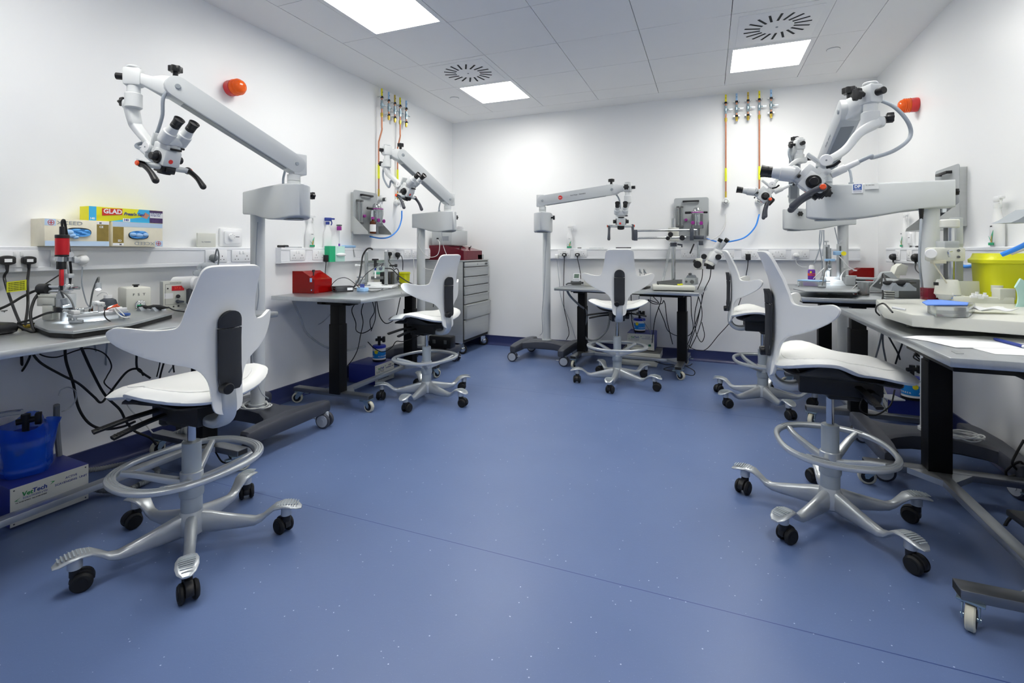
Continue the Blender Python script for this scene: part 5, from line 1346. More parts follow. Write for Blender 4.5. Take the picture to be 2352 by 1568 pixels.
# white wrapped things behind the chair
p = bench('LN', 452, 705)
t = thing('white_bottle', 'white wash bottle with a plastic bag behind the near chair back', 'bottle', p)
mb().lathe([(0.045, 0), (0.047, 0.005), (0.045, 0.16), (0.03, 0.2), (0.02, 0.22), (0.0, 0.225)], Matrix.Translation((p.x + 0.02, p.y + 0.03, zt))).build('body', 'white_plastic', t, **W)
q = at(478, 614, 2.55)
mb().ball(q, 0.05, (1.1, 1.0, 0.55)).box(at(463, 627, 2.5), (0.08, 0.05, 0.03), bev=0.012).build('bag', 'clear_plastic', t, **W)
p = bench('LN', 425, 690)
t = thing('white_roll', 'white roll lying behind the red display box', 'roll', p)
mb().cyl(at(398, 652, 2.72), at(452, 650, 2.72), 0.04, n=24, bev=0.01).build('roll', 'white_plastic', t, **W)
mb().box(at(438, 690, 2.72), (0.05, 0.05, 0.14), bev=0.002).build('dark_stand', 'dark_bottle', t, **W)
# leads crossing the bench top
cable('black lead coming off the motor towards the bench end', [g(93, 668), at(80, 668, 2.15), at(50, 682, 2.12), at(20, 700, 2.08), at(-10, 713, 2.05)], 0.0055)
cable('pair of thin black leads behind the red camera', [g(135, 632), at(115, 645, 2.15), at(100, 655, 2.18)], 0.0028)
cable('black lead looping from the motor down onto the near left bench', [g(90, 672), at(78, 690, 2.05), at(70, 720, 2.0), at(74, 748, 1.98), at(79, 762, 1.95), at(60, 757, 1.94), at(30, 744, 1.95)], 0.0055)
cable('black lead from the ring light across the near left bench', [g(128, 716), at(105, 720, 2.05), at(70, 734, 2.02), at(40, 742, 2.0)], 0.0045)
cable('thin black lead lying along the edge of the stage board', [at(40, 745, 2.02), at(80, 742, 2.05), at(120, 736, 2.1), at(150, 733, 2.12)], 0.0028)
t = thing('cable_tag', 'yellow printed tag tied to a plug lead above the near left bench', 'tag', at(38, 657, 2.1))
f = face_m(at(38, 657, 2.09), V((math.cos(YAW), math.sin(YAW), 0.12)), (0, 0, 1))
mb().box((0, 0, 0), (0.085, 0.045, 0.0015), m=f).build('tag', 'yellow_tag', t, **W)
for i in range(5): text('print_line', 'DO NOT REMOVE THIS TAG', 0.0055, f @ Matrix.Translation((-0.034, 0.015 - i * 0.0075, 0.001)), 'ink', t, world=True)

# -------------------------------------------------------------- far left bench
zt = tz('LF')
def acrylic_box(k, fl, fr, h, lab, m, dep=0.16, name='induction_box', z=None, bl=None):
    z0 = z if z is not None else tz(k) + 0.001
    a = onz(*fl, z0); b = onz(*fr, z0); r = (b - a).normalized(); back = V((-r.y, r.x, 0)); w = (b - a).length
    t = thing(name, lab, 'acrylic box', (a + b) / 2)
    mm = face_m(a, r, (0, 0, 1))     # x right, y up, z toward viewer
    def P(x, y, z): return mm @ V((x, y, -z))
    return t, mm, w
def red_box(k, fl, fr, h, lab, mt, dep, slope_left=False, z=None, nm='acrylic_box'):
    t, f, w = acrylic_box(k, fl, fr, h, lab, mt, dep, nm, z)
    # side profile with a sloping lid; the slope faces the viewer's right
    prof = [(0, 0), (w, 0), (w, h * 0.62), (w * 0.55, h), (0, h)] if not slope_left else [(0, 0), (w, 0), (w, h), (w * 0.42, h), (0, h * 0.62)]
    th = 0.004
    for z0 in (-dep, -th): mb().prism(prof, z0, z0 + th, m=f).build('side_panel', mt, t, **W)
    for (a, b_), (c, d) in zip(prof, prof[1:] + prof[:1]):
        l = math.hypot(c - a, d - b_); ang = math.atan2(d - b_, c - a)
        mb().box((l / 2, th / 2, 0), (l, th, dep - 2 * th), m=f @ Matrix.Translation((a, b_, -dep / 2)) @ Matrix.Rotation(ang, 4, 'Z')).build('panel', mt, t, **W)
    return t, f, w, prof
t, f, w, prof = red_box('LF', (661, 672), (722, 674), 0.165, 'red acrylic box with a sloping lid on the far left bench', 'red_acrylic', 0.20)
mb().cyl(f @ V((w * 0.80, 0.155, -0.05)), f @ V((w * 0.80, 0.175, -0.05)), 0.011, bev=0.003).cyl(f @ V((w * 0.80, 0.13, -0.05)), f @ V((w * 0.80, 0.16, -0.05)), 0.005).build('lid_knob', 'black_plastic', t, **W)
mb().cyl(f @ V((w * 0.22, 0.12, -0.001)), f @ V((w * 0.22, 0.12, -0.012)), 0.035, n=24).build('vent_disc', 'black_plastic', t, **W)
mb().cyl(f @ V((-0.02, 0.11, -0.06)), f @ V((0.003, 0.11, -0.06)), 0.014, n=16).build('port', 'socket', t, **W)
mb().box((w * 0.88, 0.10, 0.0025), (0.02, 0.03, 0.001), m=f).box((w * 0.9, 0.025, 0.0025), (0.008, 0.008, 0.001), m=f).build('sticker', 'light_blue', t, **W)
def boxy(k, fl, fr, h, dep, m, name, lab, cat, bev=0.003, z=None, part='body'):
    z0 = z if z is not None else tz(k) + 0.001
    a = onz(*fl, z0); b = onz(*fr, z0); r = (b - a).normalized(); w = (b - a).length
    t = thing(name, lab, cat, (a + b) / 2)
    f = face_m((a + b) / 2, r, (0, 0, 1))
    mb().bx(-w / 2, w / 2, 0, h, -dep, 0, bev, m=f).build(part, m, t, **W)
    return t, f, w
t, f, w = boxy('LF', (734, 671), (750, 670), 0.05, 0.07, 'ink_blue', 'tip_box', 'small blue and white tip box beside the red acrylic box', 'box')
mb().bx(-w / 2, w / 2, 0.05, 0.075, -0.07, 0, 0.002, m=f).build('lid', 'clear_plastic', t, **W)
mb().bx(-w * 0.45, w * 0.45, 0.05, 0.065, -0.06, -0.01, 0.002, m=f).build('tips', 'skin_tone', t, **W)
t, f, w = boxy('LF', (738, 669), (755, 667), 0.07, 0.04, 'clear_plastic', 'clear_rack', 'clear plastic rack behind the blue tip box', 'rack')
t, f, w = boxy('LF', (770, 671), (812, 669), 0.042, 0.10, 'black_plastic', 'power_supply', 'black power supply box near the edge of the far left bench', 'power supply')
mb().box((w * 0.3, 0.021, 0.001), (w * 0.3, 0.02, 0.001), m=f).build('sticker', 'paper', t, **W)
t, f, w = boxy('LF', (819, 669), (836, 670), 0.03, 0.05, 'light_blue', 'blue_foam_block', 'small pale blue block with dark tubes on the far left bench', 'block')
for i in range(3): mb().cyl(f @ V((-0.015 + i * 0.016, 0.028, -0.02)), f @ V((-0.015 + i * 0.016, 0.058, -0.02)), 0.005, n=12).build('tube', 'ink_blue', t, **W)
mb().box(at(888, 650, 3.55), (0.02, 0.02, 0.003)).build('label_spot', 'paper', t, **W) if False else None
# two-tower frame
def tower_frame(k, u, v, rz, lab, s=1.0, z=None):
    p = onz(u, v, z if z is not None else tz(k) + 0.001)
    t = thing('stereotaxic_instrument', lab, 'stereotaxic frame', p, rz)
    mb().bx(-0.17 * s, 0.17 * s, -0.11 * s, 0.11 * s, 0.006, 0.022, 0.002).build('base_plate', 'white_enamel', t)
    for x in (-0.14, 0.14):
        for y in (-0.09, 0.09): mb().cyl((x * s, y * s, 0), (x * s, y * s, 0.008), 0.012, n=12).build('foot', 'black_rubber', t)
    for x in (-0.085, 0.085):
        mb().bx(x * s - 0.013, x * s + 0.013, 0.02, 0.045, 0.02, 0.31 * s, 0.002).build('tower', 'clear_plastic', t)
        mb().bx(x * s - 0.007, x * s + 0.007, 0.024, 0.04, 0.03, 0.30 * s, 0.001).build('tower_slide', 'alu', t)
        mb().cyl((x * s, 0.032, 0.31 * s), (x * s, 0.032, 0.325 * s), 0.010, n=14).build('tower_knob', 'socket', t)
        mb().cyl((x * s + (0.03 if x > 0 else -0.03), 0.03, 0.19 * s), (x * s + (0.085 if x > 0 else -0.085), 0.03, 0.19 * s), 0.008, n=14).cyl((x * s + (0.075 if x > 0 else -0.075), 0.03, 0.19 * s), (x * s + (0.095 if x > 0 else -0.095), 0.03, 0.19 * s), 0.014, n=16).build('side_knob', 'socket' if x < 0 else 'black_plastic', t)
    mb().cyl((-0.085 * s, 0.03, 0.19 * s), (0.085 * s, 0.03, 0.19 * s), 0.006, n=12).cyl((-0.085 * s, 0.03, 0.205 * s), (0.085 * s, 0.03, 0.205 * s), 0.006, n=12).build('cross_rail', 'chrome', t)
    mb().cyl((0, 0.0, 0.17 * s), (0, 0.0, 0.235 * s), 0.012, n=16).cyl((0, 0.0, 0.235 * s), (0, 0.0, 0.25 * s), 0.028, n=20, bev=0.002).build('arm_head', 'black_plastic', t)
    mb().cyl((0, 0.0, 0.15 * s), (0, 0.0, 0.20 * s), 0.008, n=14).build('syringe_barrel', 'ink_blue', t)
    mb().cyl((0, 0.0, 0.085 * s), (0, 0.0, 0.15 * s), 0.0075, n=14).build('syringe_tube', 'white_plastic', t)
    mb().bx(-0.06 * s, 0.05 * s, -0.03, 0.02, 0.022, 0.05, 0.003).bx(-0.03, 0.07, -0.07, -0.03, 0.022, 0.036, 0.002).build('animal_bed', 'white_enamel', t)
    mb().bx(-0.05 * s, 0.055 * s, 0.045, 0.06, 0.07, 0.095, 0.002).build('back_plate', 'dark_grey', t)
    for y in (-0.08, 0.08): mb().bx(-0.15 * s, -0.02, y - 0.006, y + 0.006, 0.022, 0.034, 0.001).build('side_rail', 'chrome', t)
    mb().cyl((-0.16, -0.02, 0.055), (-0.08, -0.02, 0.055), 0.013, n=16).cyl((-0.165, 0.03, 0.09), (-0.11, 0.03, 0.09), 0.007, n=12).box((-0.12, 0.0, 0.05), (0.04, 0.07, 0.05), bev=0.004).build('drive', 'scope_dark', t)
    return t
tower_frame('LF', 862, 661, R(22), 'two tower stereotaxic frame with a blue syringe on the far left bench', 1.0)
p = onz(868, 664, zt)
t = thing('clear_tray', 'clear glass plate under the two tower frame on the far left bench', 'tray', (p.x, p.y, zt + 0.001))
lamp(at(874, 618, 3.22), at(862, 658, 3.36), 4.5 * BENCH_LAMP, R(110), 0.010, 'stage_lamp', 'small lamp lighting the two tower frame on the far left bench', onz(822, 661, zt + 0.001))
mb().box((0, 0, 0.002), (0.2, 0.4, 0.004), rz=0.0).build('plate', 'clear_plastic', t)
t, f, w = boxy('LF', (884, 653), (896, 650), 0.11, 0.12, 'machine_cream', 'display_box', 'small green edged box with a red display on the far left bench', 'control box')
mb().bx(-w * 0.52, w * 0.52, 0.095, 0.114, -0.12, 0.002, 0.001, m=f).build('top_band', 'leaf_green', t, **W)
mb().bx(-w * 0.35, w * 0.35, 0.055, 0.085, 0.0, 0.003, m=f).build('display', 'hole', t, **W)
text('display_digits', '37', 0.025, f @ Matrix.Translation((-0.018, 0.07, 0.0035)), 'red_led', t, world=True)
mb().cyl(f @ V((0, 0.03, 0)), f @ V((0, 0.03, 0.012)), 0.008).build('control_knob', 'black_plastic', t, **W)
t, f, w = boxy('LF', (898, 655), (906, 652), 0.12, 0.10, 'black_plastic', 'small_speaker', 'small black speaker box beside the green edged display', 'speaker')
t, f, w = boxy('LF', (907, 652), (921, 648), 0.10, 0.06, 'machine_grey', 'pump_box', 'small grey box with a dark round knob on the far left bench', 'pump')
mb().cyl(f @ V((0.0, 0.05, 0)), f @ V((0.0, 0.05, 0.012)), 0.022, n=24, bev=0.002).build('dial', 'dark_bottle', t, **W)
def bin_(k, u, v, lab, h, r, s=1.0, wide=1.0, z=None):
    p = onz(u, v, z if z is not None else tz(k) + 0.001)
    t = thing('sharps_bin', lab, 'sharps bin', p)
    b = mb(); secs = []
    for zz, a in ((0, r * 0.86), (0.004, r * 0.88), (h * 0.86, r * 0.98)): secs.append([(x, y, zz) for x, y in sell(a, a * wide, 24, 4)])
    b.rings(secs).build('tub', 'yellow_bin', t)
    secs = []
    for zz, a in ((h * 0.84, r * 1.0), (h * 0.85, r * 1.07), (h * 0.90, r * 1.08), (h * 0.93, r * 1.0), (h, r * 0.95)): secs.append([(x, y, zz) for x, y in sell(a, a * wide, 24, 4)])
    mb().rings(secs).build('rim', 'yellow_bin', t)
    return t
bin_('LF', 929, 652, 'small yellow sharps bin on the far left bench', 0.115, 0.045)
# leads of the far left bench
cable('thick black lead rising past the towers of the far left bench', [at(812, 660, 3.4), at(818, 652, 3.4), at(826, 635, 3.45), at(830, 610, 3.5), at(833, 588, 3.55), at(842, 573, 3.55), at(850, 570, 3.55), at(856, 573, 3.55)], 0.006)
cable('black lead sweeping over the display box of the far left bench', [at(885, 616, 3.8), at(900, 618, 3.9), at(915, 632, 3.9), at(935, 646, 3.9), at(950, 653, 3.9), at(962, 658, 3.85)], 0.0045)
cable('coiled black lead beside the small yellow bin', [at(904, 620, 3.9), at(912, 617, 3.9), at(916, 627, 3.9), at(912, 640, 3.85), at(920, 650, 3.8), at(940, 654, 3.8), at(958, 655, 3.8)], 0.0035)
cable('thin dark lead from the power supply to the left of the far left bench', [onz(774, 668, zt + 0.02), onz(764, 667, zt + 0.004), onz(754, 664, zt + 0.004), onz(757, 659, zt + 0.004), onz(766, 656, zt + 0.004)], 0.003)
cable('thin looped lead beside the power supply', [at(771, 663, 3.3), at(763, 661, 3.3), at(765, 667, 3.25), at(771, 669, 3.25)], 0.002)
cable('dark lead from the frame looping left over the far left bench', [onz(826, 661, zt + 0.03), at(800, 640, 3.6), at(780, 639, 3.6), at(765, 650, 3.6), onz(757, 664, zt + 0.004)], 0.0025)
t = thing('lead_connector', 'black connector lying at the far end of the left bench', 'connector', at(966, 655, 3.85))
mb().cyl(at(958, 655, 3.85), at(975, 658, 3.83), 0.011, 0.008, n=16, bev=0.002).build('body', 'black_plastic', t, **W)
cable('thin wires lying on the clear plate of the far left bench', [onz(880, 662, zt + 0.007), onz(868, 669, zt + 0.007), onz(852, 670, zt + 0.007), onz(843, 665, zt + 0.007)], 0.0018)
t = thing('white_connector', 'small pale blue clip on the clear plate of the far left bench', 'clip', bench('LF', 866, 660, 0.006))
mb().box((0, 0, 0.012), (0.03, 0.06, 0.022), bev=0.005).build('body', 'light_blue', t)

# -------------------------------------------------------------- back bench
zt = tz('B')
t, f, w = boxy('B', (1312, 653), (1336, 653), 0.035, 0.06, 'dark_grey', 'docking_base', 'dark grey docking base under the white timer on the back bench', 'dock', 0.008)
mb().tube([f @ V((-w / 2, 0.01, -0.03)), f @ V((-w / 2 - 0.03, 0.008, -0.03)), f @ V((-w / 2 - 0.05, -0.002, -0.01))], 0.008).build('pipe', 'dark_grey', t, **W)
mb().cyl(f @ V((w / 2, 0.015, -0.03)), f @ V((w / 2 + 0.022, 0.015, -0.03)), 0.010).build('end_knob', 'black_plastic', t, **W)
p = at(1324, 637, 4.52)
t = thing('digital_timer', 'white hand held timer with a grey screen on the back bench', 'timer', p)
f = face_m(p, (math.cos(YAW * 0.6), math.sin(YAW * 0.6), 0), (0.05, 0.25, 1))
mb().box((0, 0, 0), (0.062, 0.075, 0.018), m=f, bev=0.005).build('body', 'white_enamel', t, **W)
mb().box((0, 0.012, 0.0095), (0.044, 0.038, 0.001), m=f).build('screen', 'lcd', t, **W)
b = mb()
for i in range(4): b.box((-0.02 + i * 0.0135, -0.024, 0.0095), (0.006, 0.005, 0.0012), m=f)
b.build('buttons', 'ink', t, **W)
t, f, w = boxy('B', (1341, 656), (1400, 660), 0.10, 0.12, 'machine_cream', 'control_box', 'cream control box half hidden behind the back chair wing', 'control box')
for i, x in enumerate((-0.03, 0.03, 0.07)): mb().cyl(f @ V((x, 0.03 + 0.02 * (i % 2), 0)), f @ V((x, 0.03 + 0.02 * (i % 2), 0.008)), 0.006).build('jack', 'dark_grey', t, **W)
t = thing('glass_dish', 'small glass with dark red liquid in front of the cream box on the back bench', 'glass', bench('B', 1351, 656))
mb().lathe([(0.026, 0), (0.028, 0.003), (0.029, 0.03), (0.0, 0.031)]).build('bowl', 'clear_plastic', t); mb().lathe([(0.025, 0.003), (0.026, 0.014), (0, 0.0145)]).build('liquid', 'amber_glass', t)
t, f, w = boxy('B', (1432, 662), (1482, 664), 0.016, 0.2, 'black_plastic', 'micromanipulator', 'black base plate with a tiny lit stage beside the back chair', 'base')
t, f, w = boxy('B', (1452, 656), (1466, 657), 0.05, 0.04, 'dark_bottle', 'micro_stage', 'tiny dark stage with an amber light on the black base plate', 'stage', z=zt + 0.019)
mb().ball(f @ V((0.008, 0.035, 0.004)), 0.006).build('lamp', 'led_warm', t, **W)
for (u, lab) in ((1470, 'left of two small chrome clamps on a rod over the back bench'), (1480, 'right of two small chrome clamps on a rod over the back bench')):
    t = thing('rod_clamp', lab, 'clamp', at(u, 622, 4.75))
    mb().box((at(u, 622, 4.75)), (0.018, 0.018, 0.035), bev=0.003).cyl(at(u - 2, 618, 4.74), at(u + 4, 628, 4.74), 0.006).cyl(at(u, 622, 4.75), at(u, 655, 4.75), 0.0035, n=8).build('body', 'chrome', t, **W)
# boom stand stereo microscope
t = thing('boom_stereo_microscope', 'white stereo microscope on a twin rail chrome boom stand at the back bench', 'microscope', bench('B', 1545, 668))
DB = 4.40
h_ = lambda u, v, dd=0.0: at(u, v, DB + dd)
a = bench('B', 1500, 668); b_ = bench('B', 1597, 670)
rx = (b_ - a).normalized(); f = face_m((a + b_) / 2, rx, (0, 0, 1)); w = (b_ - a).length
mb().bx(-w / 2, w / 2, 0.008, 0.045, -0.30, 0, 0.006, m=f).build('base', 'machine_cream', t, **W)
mb().bx(-w / 2 + 0.01, w / 2 - 0.01, 0.001, 0.009, -0.29, -0.01, m=f).build('base_pad', 'black_rubber', t, **W)
mb().cyl(h_(1547, 655, 0.1), h_(1547, 502, 0.1), 0.0185, n=24).build('pillar', 'chrome', t, **W)
mb().cyl(h_(1547, 660, 0.1), h_(1547, 644, 0.1), 0.035, 0.024, n=24).cyl(h_(1547, 566, 0.1), h_(1547, 557, 0.1), 0.03, n=24).cyl(h_(1556, 561, 0.08), h_(1564, 562, 0.06), 0.008).box(h_(1566, 564, 0.06), (0.012, 0.012, 0.03), bev=0.003).build('pillar_collar', 'dark_bottle', t, **W)
mb().cyl(h_(1547, 554, 0.1), h_(1547, 523, 0.1), 0.048, n=28, bev=0.004).build('boom_block', 'machine_cream', t, **W)
for v in (530, 547): mb().cyl(h_(1458, v), h_(1600 if v == 530 else 1575, v - 2), 0.0095, n=18).build('boom_rail', 'chrome', t, **W)
mb().box(h_(1460, 540), (0.032, 0.03, 0.098), bev=0.004).build('boom_end', 'dark_bottle', t, **W)
for (u, v, r_) in ((1540, 538, 0.022), (1534, 547, 0.018), (1567, 546, 0.024)):
    mb().cyl(h_(u, v, 0.03), h_(u, v, -0.03), r_, n=20, bev=0.003).build('boom_knob', 'black_plastic', t, **W)
mb().box(h_(1589, 538), (0.034, 0.04, 0.11), bev=0.004).box(h_(1603, 545), (0.10, 0.04, 0.035), bev=0.004).box(h_(1610, 558), (0.04, 0.04, 0.04), bev=0.004).build('head_bracket', 'dark_bottle', t, **W)
mb().cyl(h_(1594, 560, -0.03), h_(1585, 582, -0.03), 0.006, 0.007).build('locking_lever', 'black_plastic', t, **W)
mb().cyl(h_(1604, 592), h_(1604, 556), 0.011, n=18).build('head_post', 'chrome', t, **W)
mb().box(h_(1605, 606), (0.05, 0.05, 0.10), rz=YAW, bev=0.006).build('focus_block', 'machine_cream', t, **W)
mb().cyl(h_(1602, 607, -0.02), h_(1602, 607, -0.055), 0.034, n=24, bev=0.004).cyl(h_(1597, 597, 0.02), h_(1594, 603, 0.02), 0.012).build('focus_knob', 'black_plastic', t, **W)
o_ = (h_(1652, 570) - h_(1632, 605)).normalized()
f = frame(h_(1638, 592, -0.04), o_, V((math.cos(YAW), math.sin(YAW), 0)))
mb().box((0, 0, 0), (0.085, 0.085, 0.10), m=f, bev=0.012).box((0.0, -0.01, 0.06), (0.075, 0.07, 0.04), m=f, bev=0.014).build('microscope_body', 'white_enamel', t, **W)
mb().cyl(f @ V((0, 0, -0.075)), f @ V((0, 0, -0.045)), 0.042, n=28, bev=0.003).build('lower_ring', 'machine_cream', t, **W)
mb().cyl(h_(1632, 604, -0.04), h_(1631, 618, -0.04), 0.038, 0.035, n=28, bev=0.004).cyl(h_(1626, 604, 0.02), h_(1624, 612, 0.02), 0.03, n=20).build('ring_lamp', 'black_plastic', t, **W)
for (u, v, dd) in ((1617, 589, 0.02), (1650, 590, -0.09)): mb().cyl(h_(u, v, dd + 0.015), h_(u, v, dd - 0.015), 0.025, n=22, bev=0.004).build('zoom_knob', 'black_plastic', t, **W)
for s in (-1, 1):
    p0 = h_(1648 + s * 5, 570, -0.04 + 0.01 * s); p1 = h_(1659 + s * 7, 555, -0.07)
    mb().cyl(p0, p1, 0.022, 0.019, n=20).build('eye_tube', 'white_enamel', t, **W)
    mb().cyl(p1, p1 + (p1 - p0).normalized() * 0.03, 0.018, 0.021, n=20).build('eyepiece', 'black_plastic', t, **W)
t, f, w = boxy('B', (1508, 652), (1558, 655), 0.018, 0.07, 'dark_grey', 'foot_switch', 'dark wedge shaped foot switch lying on the boom stand base', 'switch', z=zt + 0.046)
mb().prism([(-w / 2, 0.018), (w / 2, 0.018), (w / 2, 0.05), (w * 0.2, 0.045), (-w / 2, 0.024)], -0.065, -0.004, m=f).build('pedal', 'dark_grey', t, **W)
t, f, w = boxy('B', (1572, 653), (1597, 654), 0.06, 0.10, 'machine_grey', 'stimulator_box', 'grey box with a black knob on top at the right end of the back bench', 'control box', z=zt + 0.046)
mb().prism([(-w * 0.4, 0.06), (w * 0.4, 0.06), (w * 0.25, 0.085), (-w * 0.25, 0.085)], -0.09, -0.01, m=f).build('top_cradle', 'mid_grey', t, **W)
mb().cyl(f @ V((0, 0.095, -0.03)), f @ V((0, 0.095, 0.01)), 0.011, bev=0.002).cyl(f @ V((0.02, 0.026, 0)), f @ V((0.02, 0.026, 0.008)), 0.017).cyl(f @ V((-0.03, 0.026, 0)), f @ V((-0.03, 0.026, 0.006)), 0.010).build('dial', 'dark_grey', t, **W)
t = thing('yellow_clip', 'tiny yellow clip on the boom stand base', 'clip', bench('B', 1560, 655, 0.047))
mb().box((0, 0, 0.006), (0.035, 0.012, 0.012), bev=0.003, rz=0.5).box((0.02, 0.01, 0.008), (0.02, 0.01, 0.014), bev=0.003).build('body', 'yellow_tag', t)
cable('black lead from the stereo microscope head down behind the back bench', [h_(1633, 618), h_(1630, 640, .05), h_(1617, 668, .1), h_(1608, 710, .1), h_(1600, 745, .15), h_(1588, 780, .2), h_(1580, 805, .3)], 0.004, group='black leads hanging right of the back bench')
cable('black lead from the focus block down past the back bench end', [h_(1614, 618), h_(1612, 640, .05), h_(1602, 665, .05)], 0.0035)

# -------------------------------------------------------------- far right bench
zt = tz('RF')
t = thing('spray_can', 'purple spray can with a white cap on the far right bench', 'spray can', V((ony(1864, 640, 4.68).x, 4.68, zt + 0.001)))
mb().lathe([(0.026, 0), (0.027, 0.002), (0.027, 0.118), (0.022, 0.130), (0.0, 0.131)], n=28).build('can', 'purple', t)
mb().lathe([(0.0195, 0.13), (0.0185, 0.155), (0.013, 0.165), (0, 0.166)], n=24).build('cap', 'white_plastic', t)
f = face_m((0, 0, 0), (0.93, 0.37, 0), (0, 0, 1))
b = mb()
for i in range(9):
    a0, a1 = R(-100 + i * 10), R(-100 + (i + 1) * 10)
mb().lathe([(0.0274, 0.078), (0.0276, 0.079), (0.0276, 0.097), (0.0274, 0.098)], n=28).build('orange_band', 'orange', t)
for i, ch in enumerate('DUSTER'):
    a = R(-118 + i * 13.5) + 0
    m_ = Matrix.Rotation(a, 4, 'Z') @ face_m((0.0278, 0, 0.088), (0, 1, 0), (0, 0, 1))
    text('brand_letter', ch, 0.016, m_, 'purple', t, align='CENTER', bold=0.0004)
mb().cyl(V((0.0255, -0.012, 0.107)) if False else Matrix.Rotation(R(-110), 4, 'Z') @ V((0.0268, 0, 0.108)), Matrix.Rotation(R(-110), 4, 'Z') @ V((0.0280, 0, 0.108)), 0.008, n=18).build('yellow_spot', 'yellow_label', t)
t = thing('conical_flask', 'clear conical flask behind the purple can', 'flask', V((ony(1893, 640, 4.66).x, 4.66, zt + 0.001)))
mb().lathe([(0.045, 0), (0.047, 0.004), (0.018, 0.085), (0.015, 0.095), (0.015, 0.125), (0.018, 0.128), (0.0, 0.128)], n=28).build('glass_body', 'clear_plastic', t)
# frame tray
a = bench('RF', 1828, 668, 0.03); 
t = thing('stereotaxic_board', 'flat metal frame board on dark feet on the far right bench', 'board', bench('RF', 1900, 668))
pts = [onz(u, v, zt + 0.045) for u, v in ((1822, 660), (1850, 666), (1968, 668), (1976, 663), (1960, 650), (1850, 650))]
mb().prism([(p.x, p.y) for p in pts], zt + 0.032, zt + 0.040, bev=0.002).build('plate', 'steel', t, **W)
for (u, v) in ((1838, 664), (1870, 668), (1905, 670), (1958, 664)):
    q = onz(u, v, zt + 0.001); mb().cyl((q.x, q.y, zt + 0.001), (q.x, q.y, zt + 0.032), 0.014, n=14).build('foot', 'black_rubber', t, **W)
t, f, w = boxy('RF', (1831, 656), (1882, 659), 0.035, 0.10, 'clear_plastic', 'plastic_box', 'clear plastic box with a pale blue lid on the frame board', 'box', z=zt + 0.041)
mb().bx(-w / 2, w / 2, 0.035, 0.042, -0.10, 0.0, 0.002, m=f).build('lid', 'light_blue', t, **W)
DR = 3.62
e_ = lambda u, v, dd=0.0: at(u, v, DR + dd)
t = thing('stereotaxic_instrument', 'tall micromanipulator frame with clear tubing on the far right bench', 'stereotaxic frame', onz(1915, 655, zt + 0.041))
for (u, v0, v1, mt, nm) in ((1898, 645, 562, 'alu', 'tower'), (1929, 640, 560, 'alu', 'tower')):
    mb().bx(0, 0.001, 0, 0.001, 0, 0.001).build('x', 'alu', None) if False else None
    p0 = e_(u, v0); p1 = e_(u, v1)
    mb().box((p0 + p1) / 2, (0.034, 0.028, (p1 - p0).length), rz=YAW, bev=0.003).build(nm, 'clear_plastic' if u < 1900 else 'alu', t, **W)
    mb().cyl(e_(u + 1, v0, -0.018), e_(u + 1, v1 + 5, -0.018), 0.006, n=12).build('lead_screw', 'dark_grey', t, **W)
    mb().cyl(e_(u, v1), e_(u, v1 - 6), 0.004).cyl(e_(u, v1 - 6), e_(u, v1 - 9), 0.014, n=18).build('top_knob', 'chrome', t, **W)
mb().cyl(e_(1908, 640), e_(1908, 570), 0.005, n=12).build('rod', 'chrome', t, **W)
mb().box(e_(1906, 597, -0.02), (0.07, 0.02, 0.018), rz=YAW, bev=0.003).box(e_(1925, 581, -0.02), (0.06, 0.03, 0.03), rz=YAW, bev=0.004).build('cross_clamp', 'light_blue', t, **W)
mb().cyl(e_(1938, 582, -0.035), e_(1938, 582, -0.045), 0.016, n=22).build('dial', 'yellow_label', t, **W)
mb().tube([e_(1927, 588, -0.04), e_(1935, 596, -0.04), e_(1948, 612, -0.04), e_(1966, 622, -0.04)], 0.004).ball(e_(1964, 621, -0.04), 0.01, (1.4, 0.8, 0.5)).build('white_lead', 'white_plastic', t, **W)
mb().tube([e_(1954, 618, 0.0), e_(1940, 622, -0.02), e_(1932, 635, -0.03), e_(1935, 650, -0.03), e_(1945, 658, -0.03)], 0.0035).build('tubing', 'cable_white', t, **W)
mb().tube([e_(1893, 615, -0.02), e_(1880, 628, -0.03), e_(1868, 640, -0.03)], 0.003).build('tubing', 'cable_white', t, **W)
mb().box(e_(1912, 640), (0.13, 0.06, 0.03), rz=YAW, bev=0.004).box(e_(1905, 650, -0.02), (0.16, 0.05, 0.02), rz=YAW, bev=0.004).box(e_(1934, 625, 0.0), (0.04, 0.035, 0.07), rz=YAW, bev=0.005).build('frame_base', 'alu', t, **W)
mb().prism([(-0.05, 0), (0.05, 0), (0.03, 0.035), (-0.03, 0.035)], -0.04, 0.0, m=face_m(e_(1925, 655, -0.06), (math.cos(YAW), math.sin(YAW), 0), (0, 0, 1))).build('nose_cone', 'white_enamel', t, **W)
lamp(e_(1906, 616, -0.08), e_(1908, 648, -0.04), 1.4 * BENCH_LAMP, R(120), 0.010, 'stage_lamp', 'small lamp lighting the frame on the far right bench', onz(1888, 660, zt + 0.041))
t, f, w = boxy('RF', (1942, 655), (1965, 656), 0.07, 0.05, 'machine_grey', 'jack_block', 'ribbed grey metal block in front of the red box, far right bench', 'block', z=zt + 0.041)
mb().bx(w * 0.5, w * 0.5 + 0.12, 0.045, 0.06, -0.05, -0.005, 0.001, m=f).bx(w * 0.5, w * 0.5 + 0.12, 0.025, 0.035, -0.05, -0.005, 0.001, m=f).build('rail', 'alu', t, **W)
t, f, w, prof = red_box('RF', (1955, 648), (2008, 648), 0.13, 'red acrylic box on the far right bench behind the frame', 'red_acrylic', 0.14, True)
mb().cyl(f @ V((w, 0.085, -0.06)), f @ V((w + 0.075, 0.07, -0.06)), 0.034, 0.016, n=22, bev=0.003).build('port_cone', 'dark_grey', t, **W)
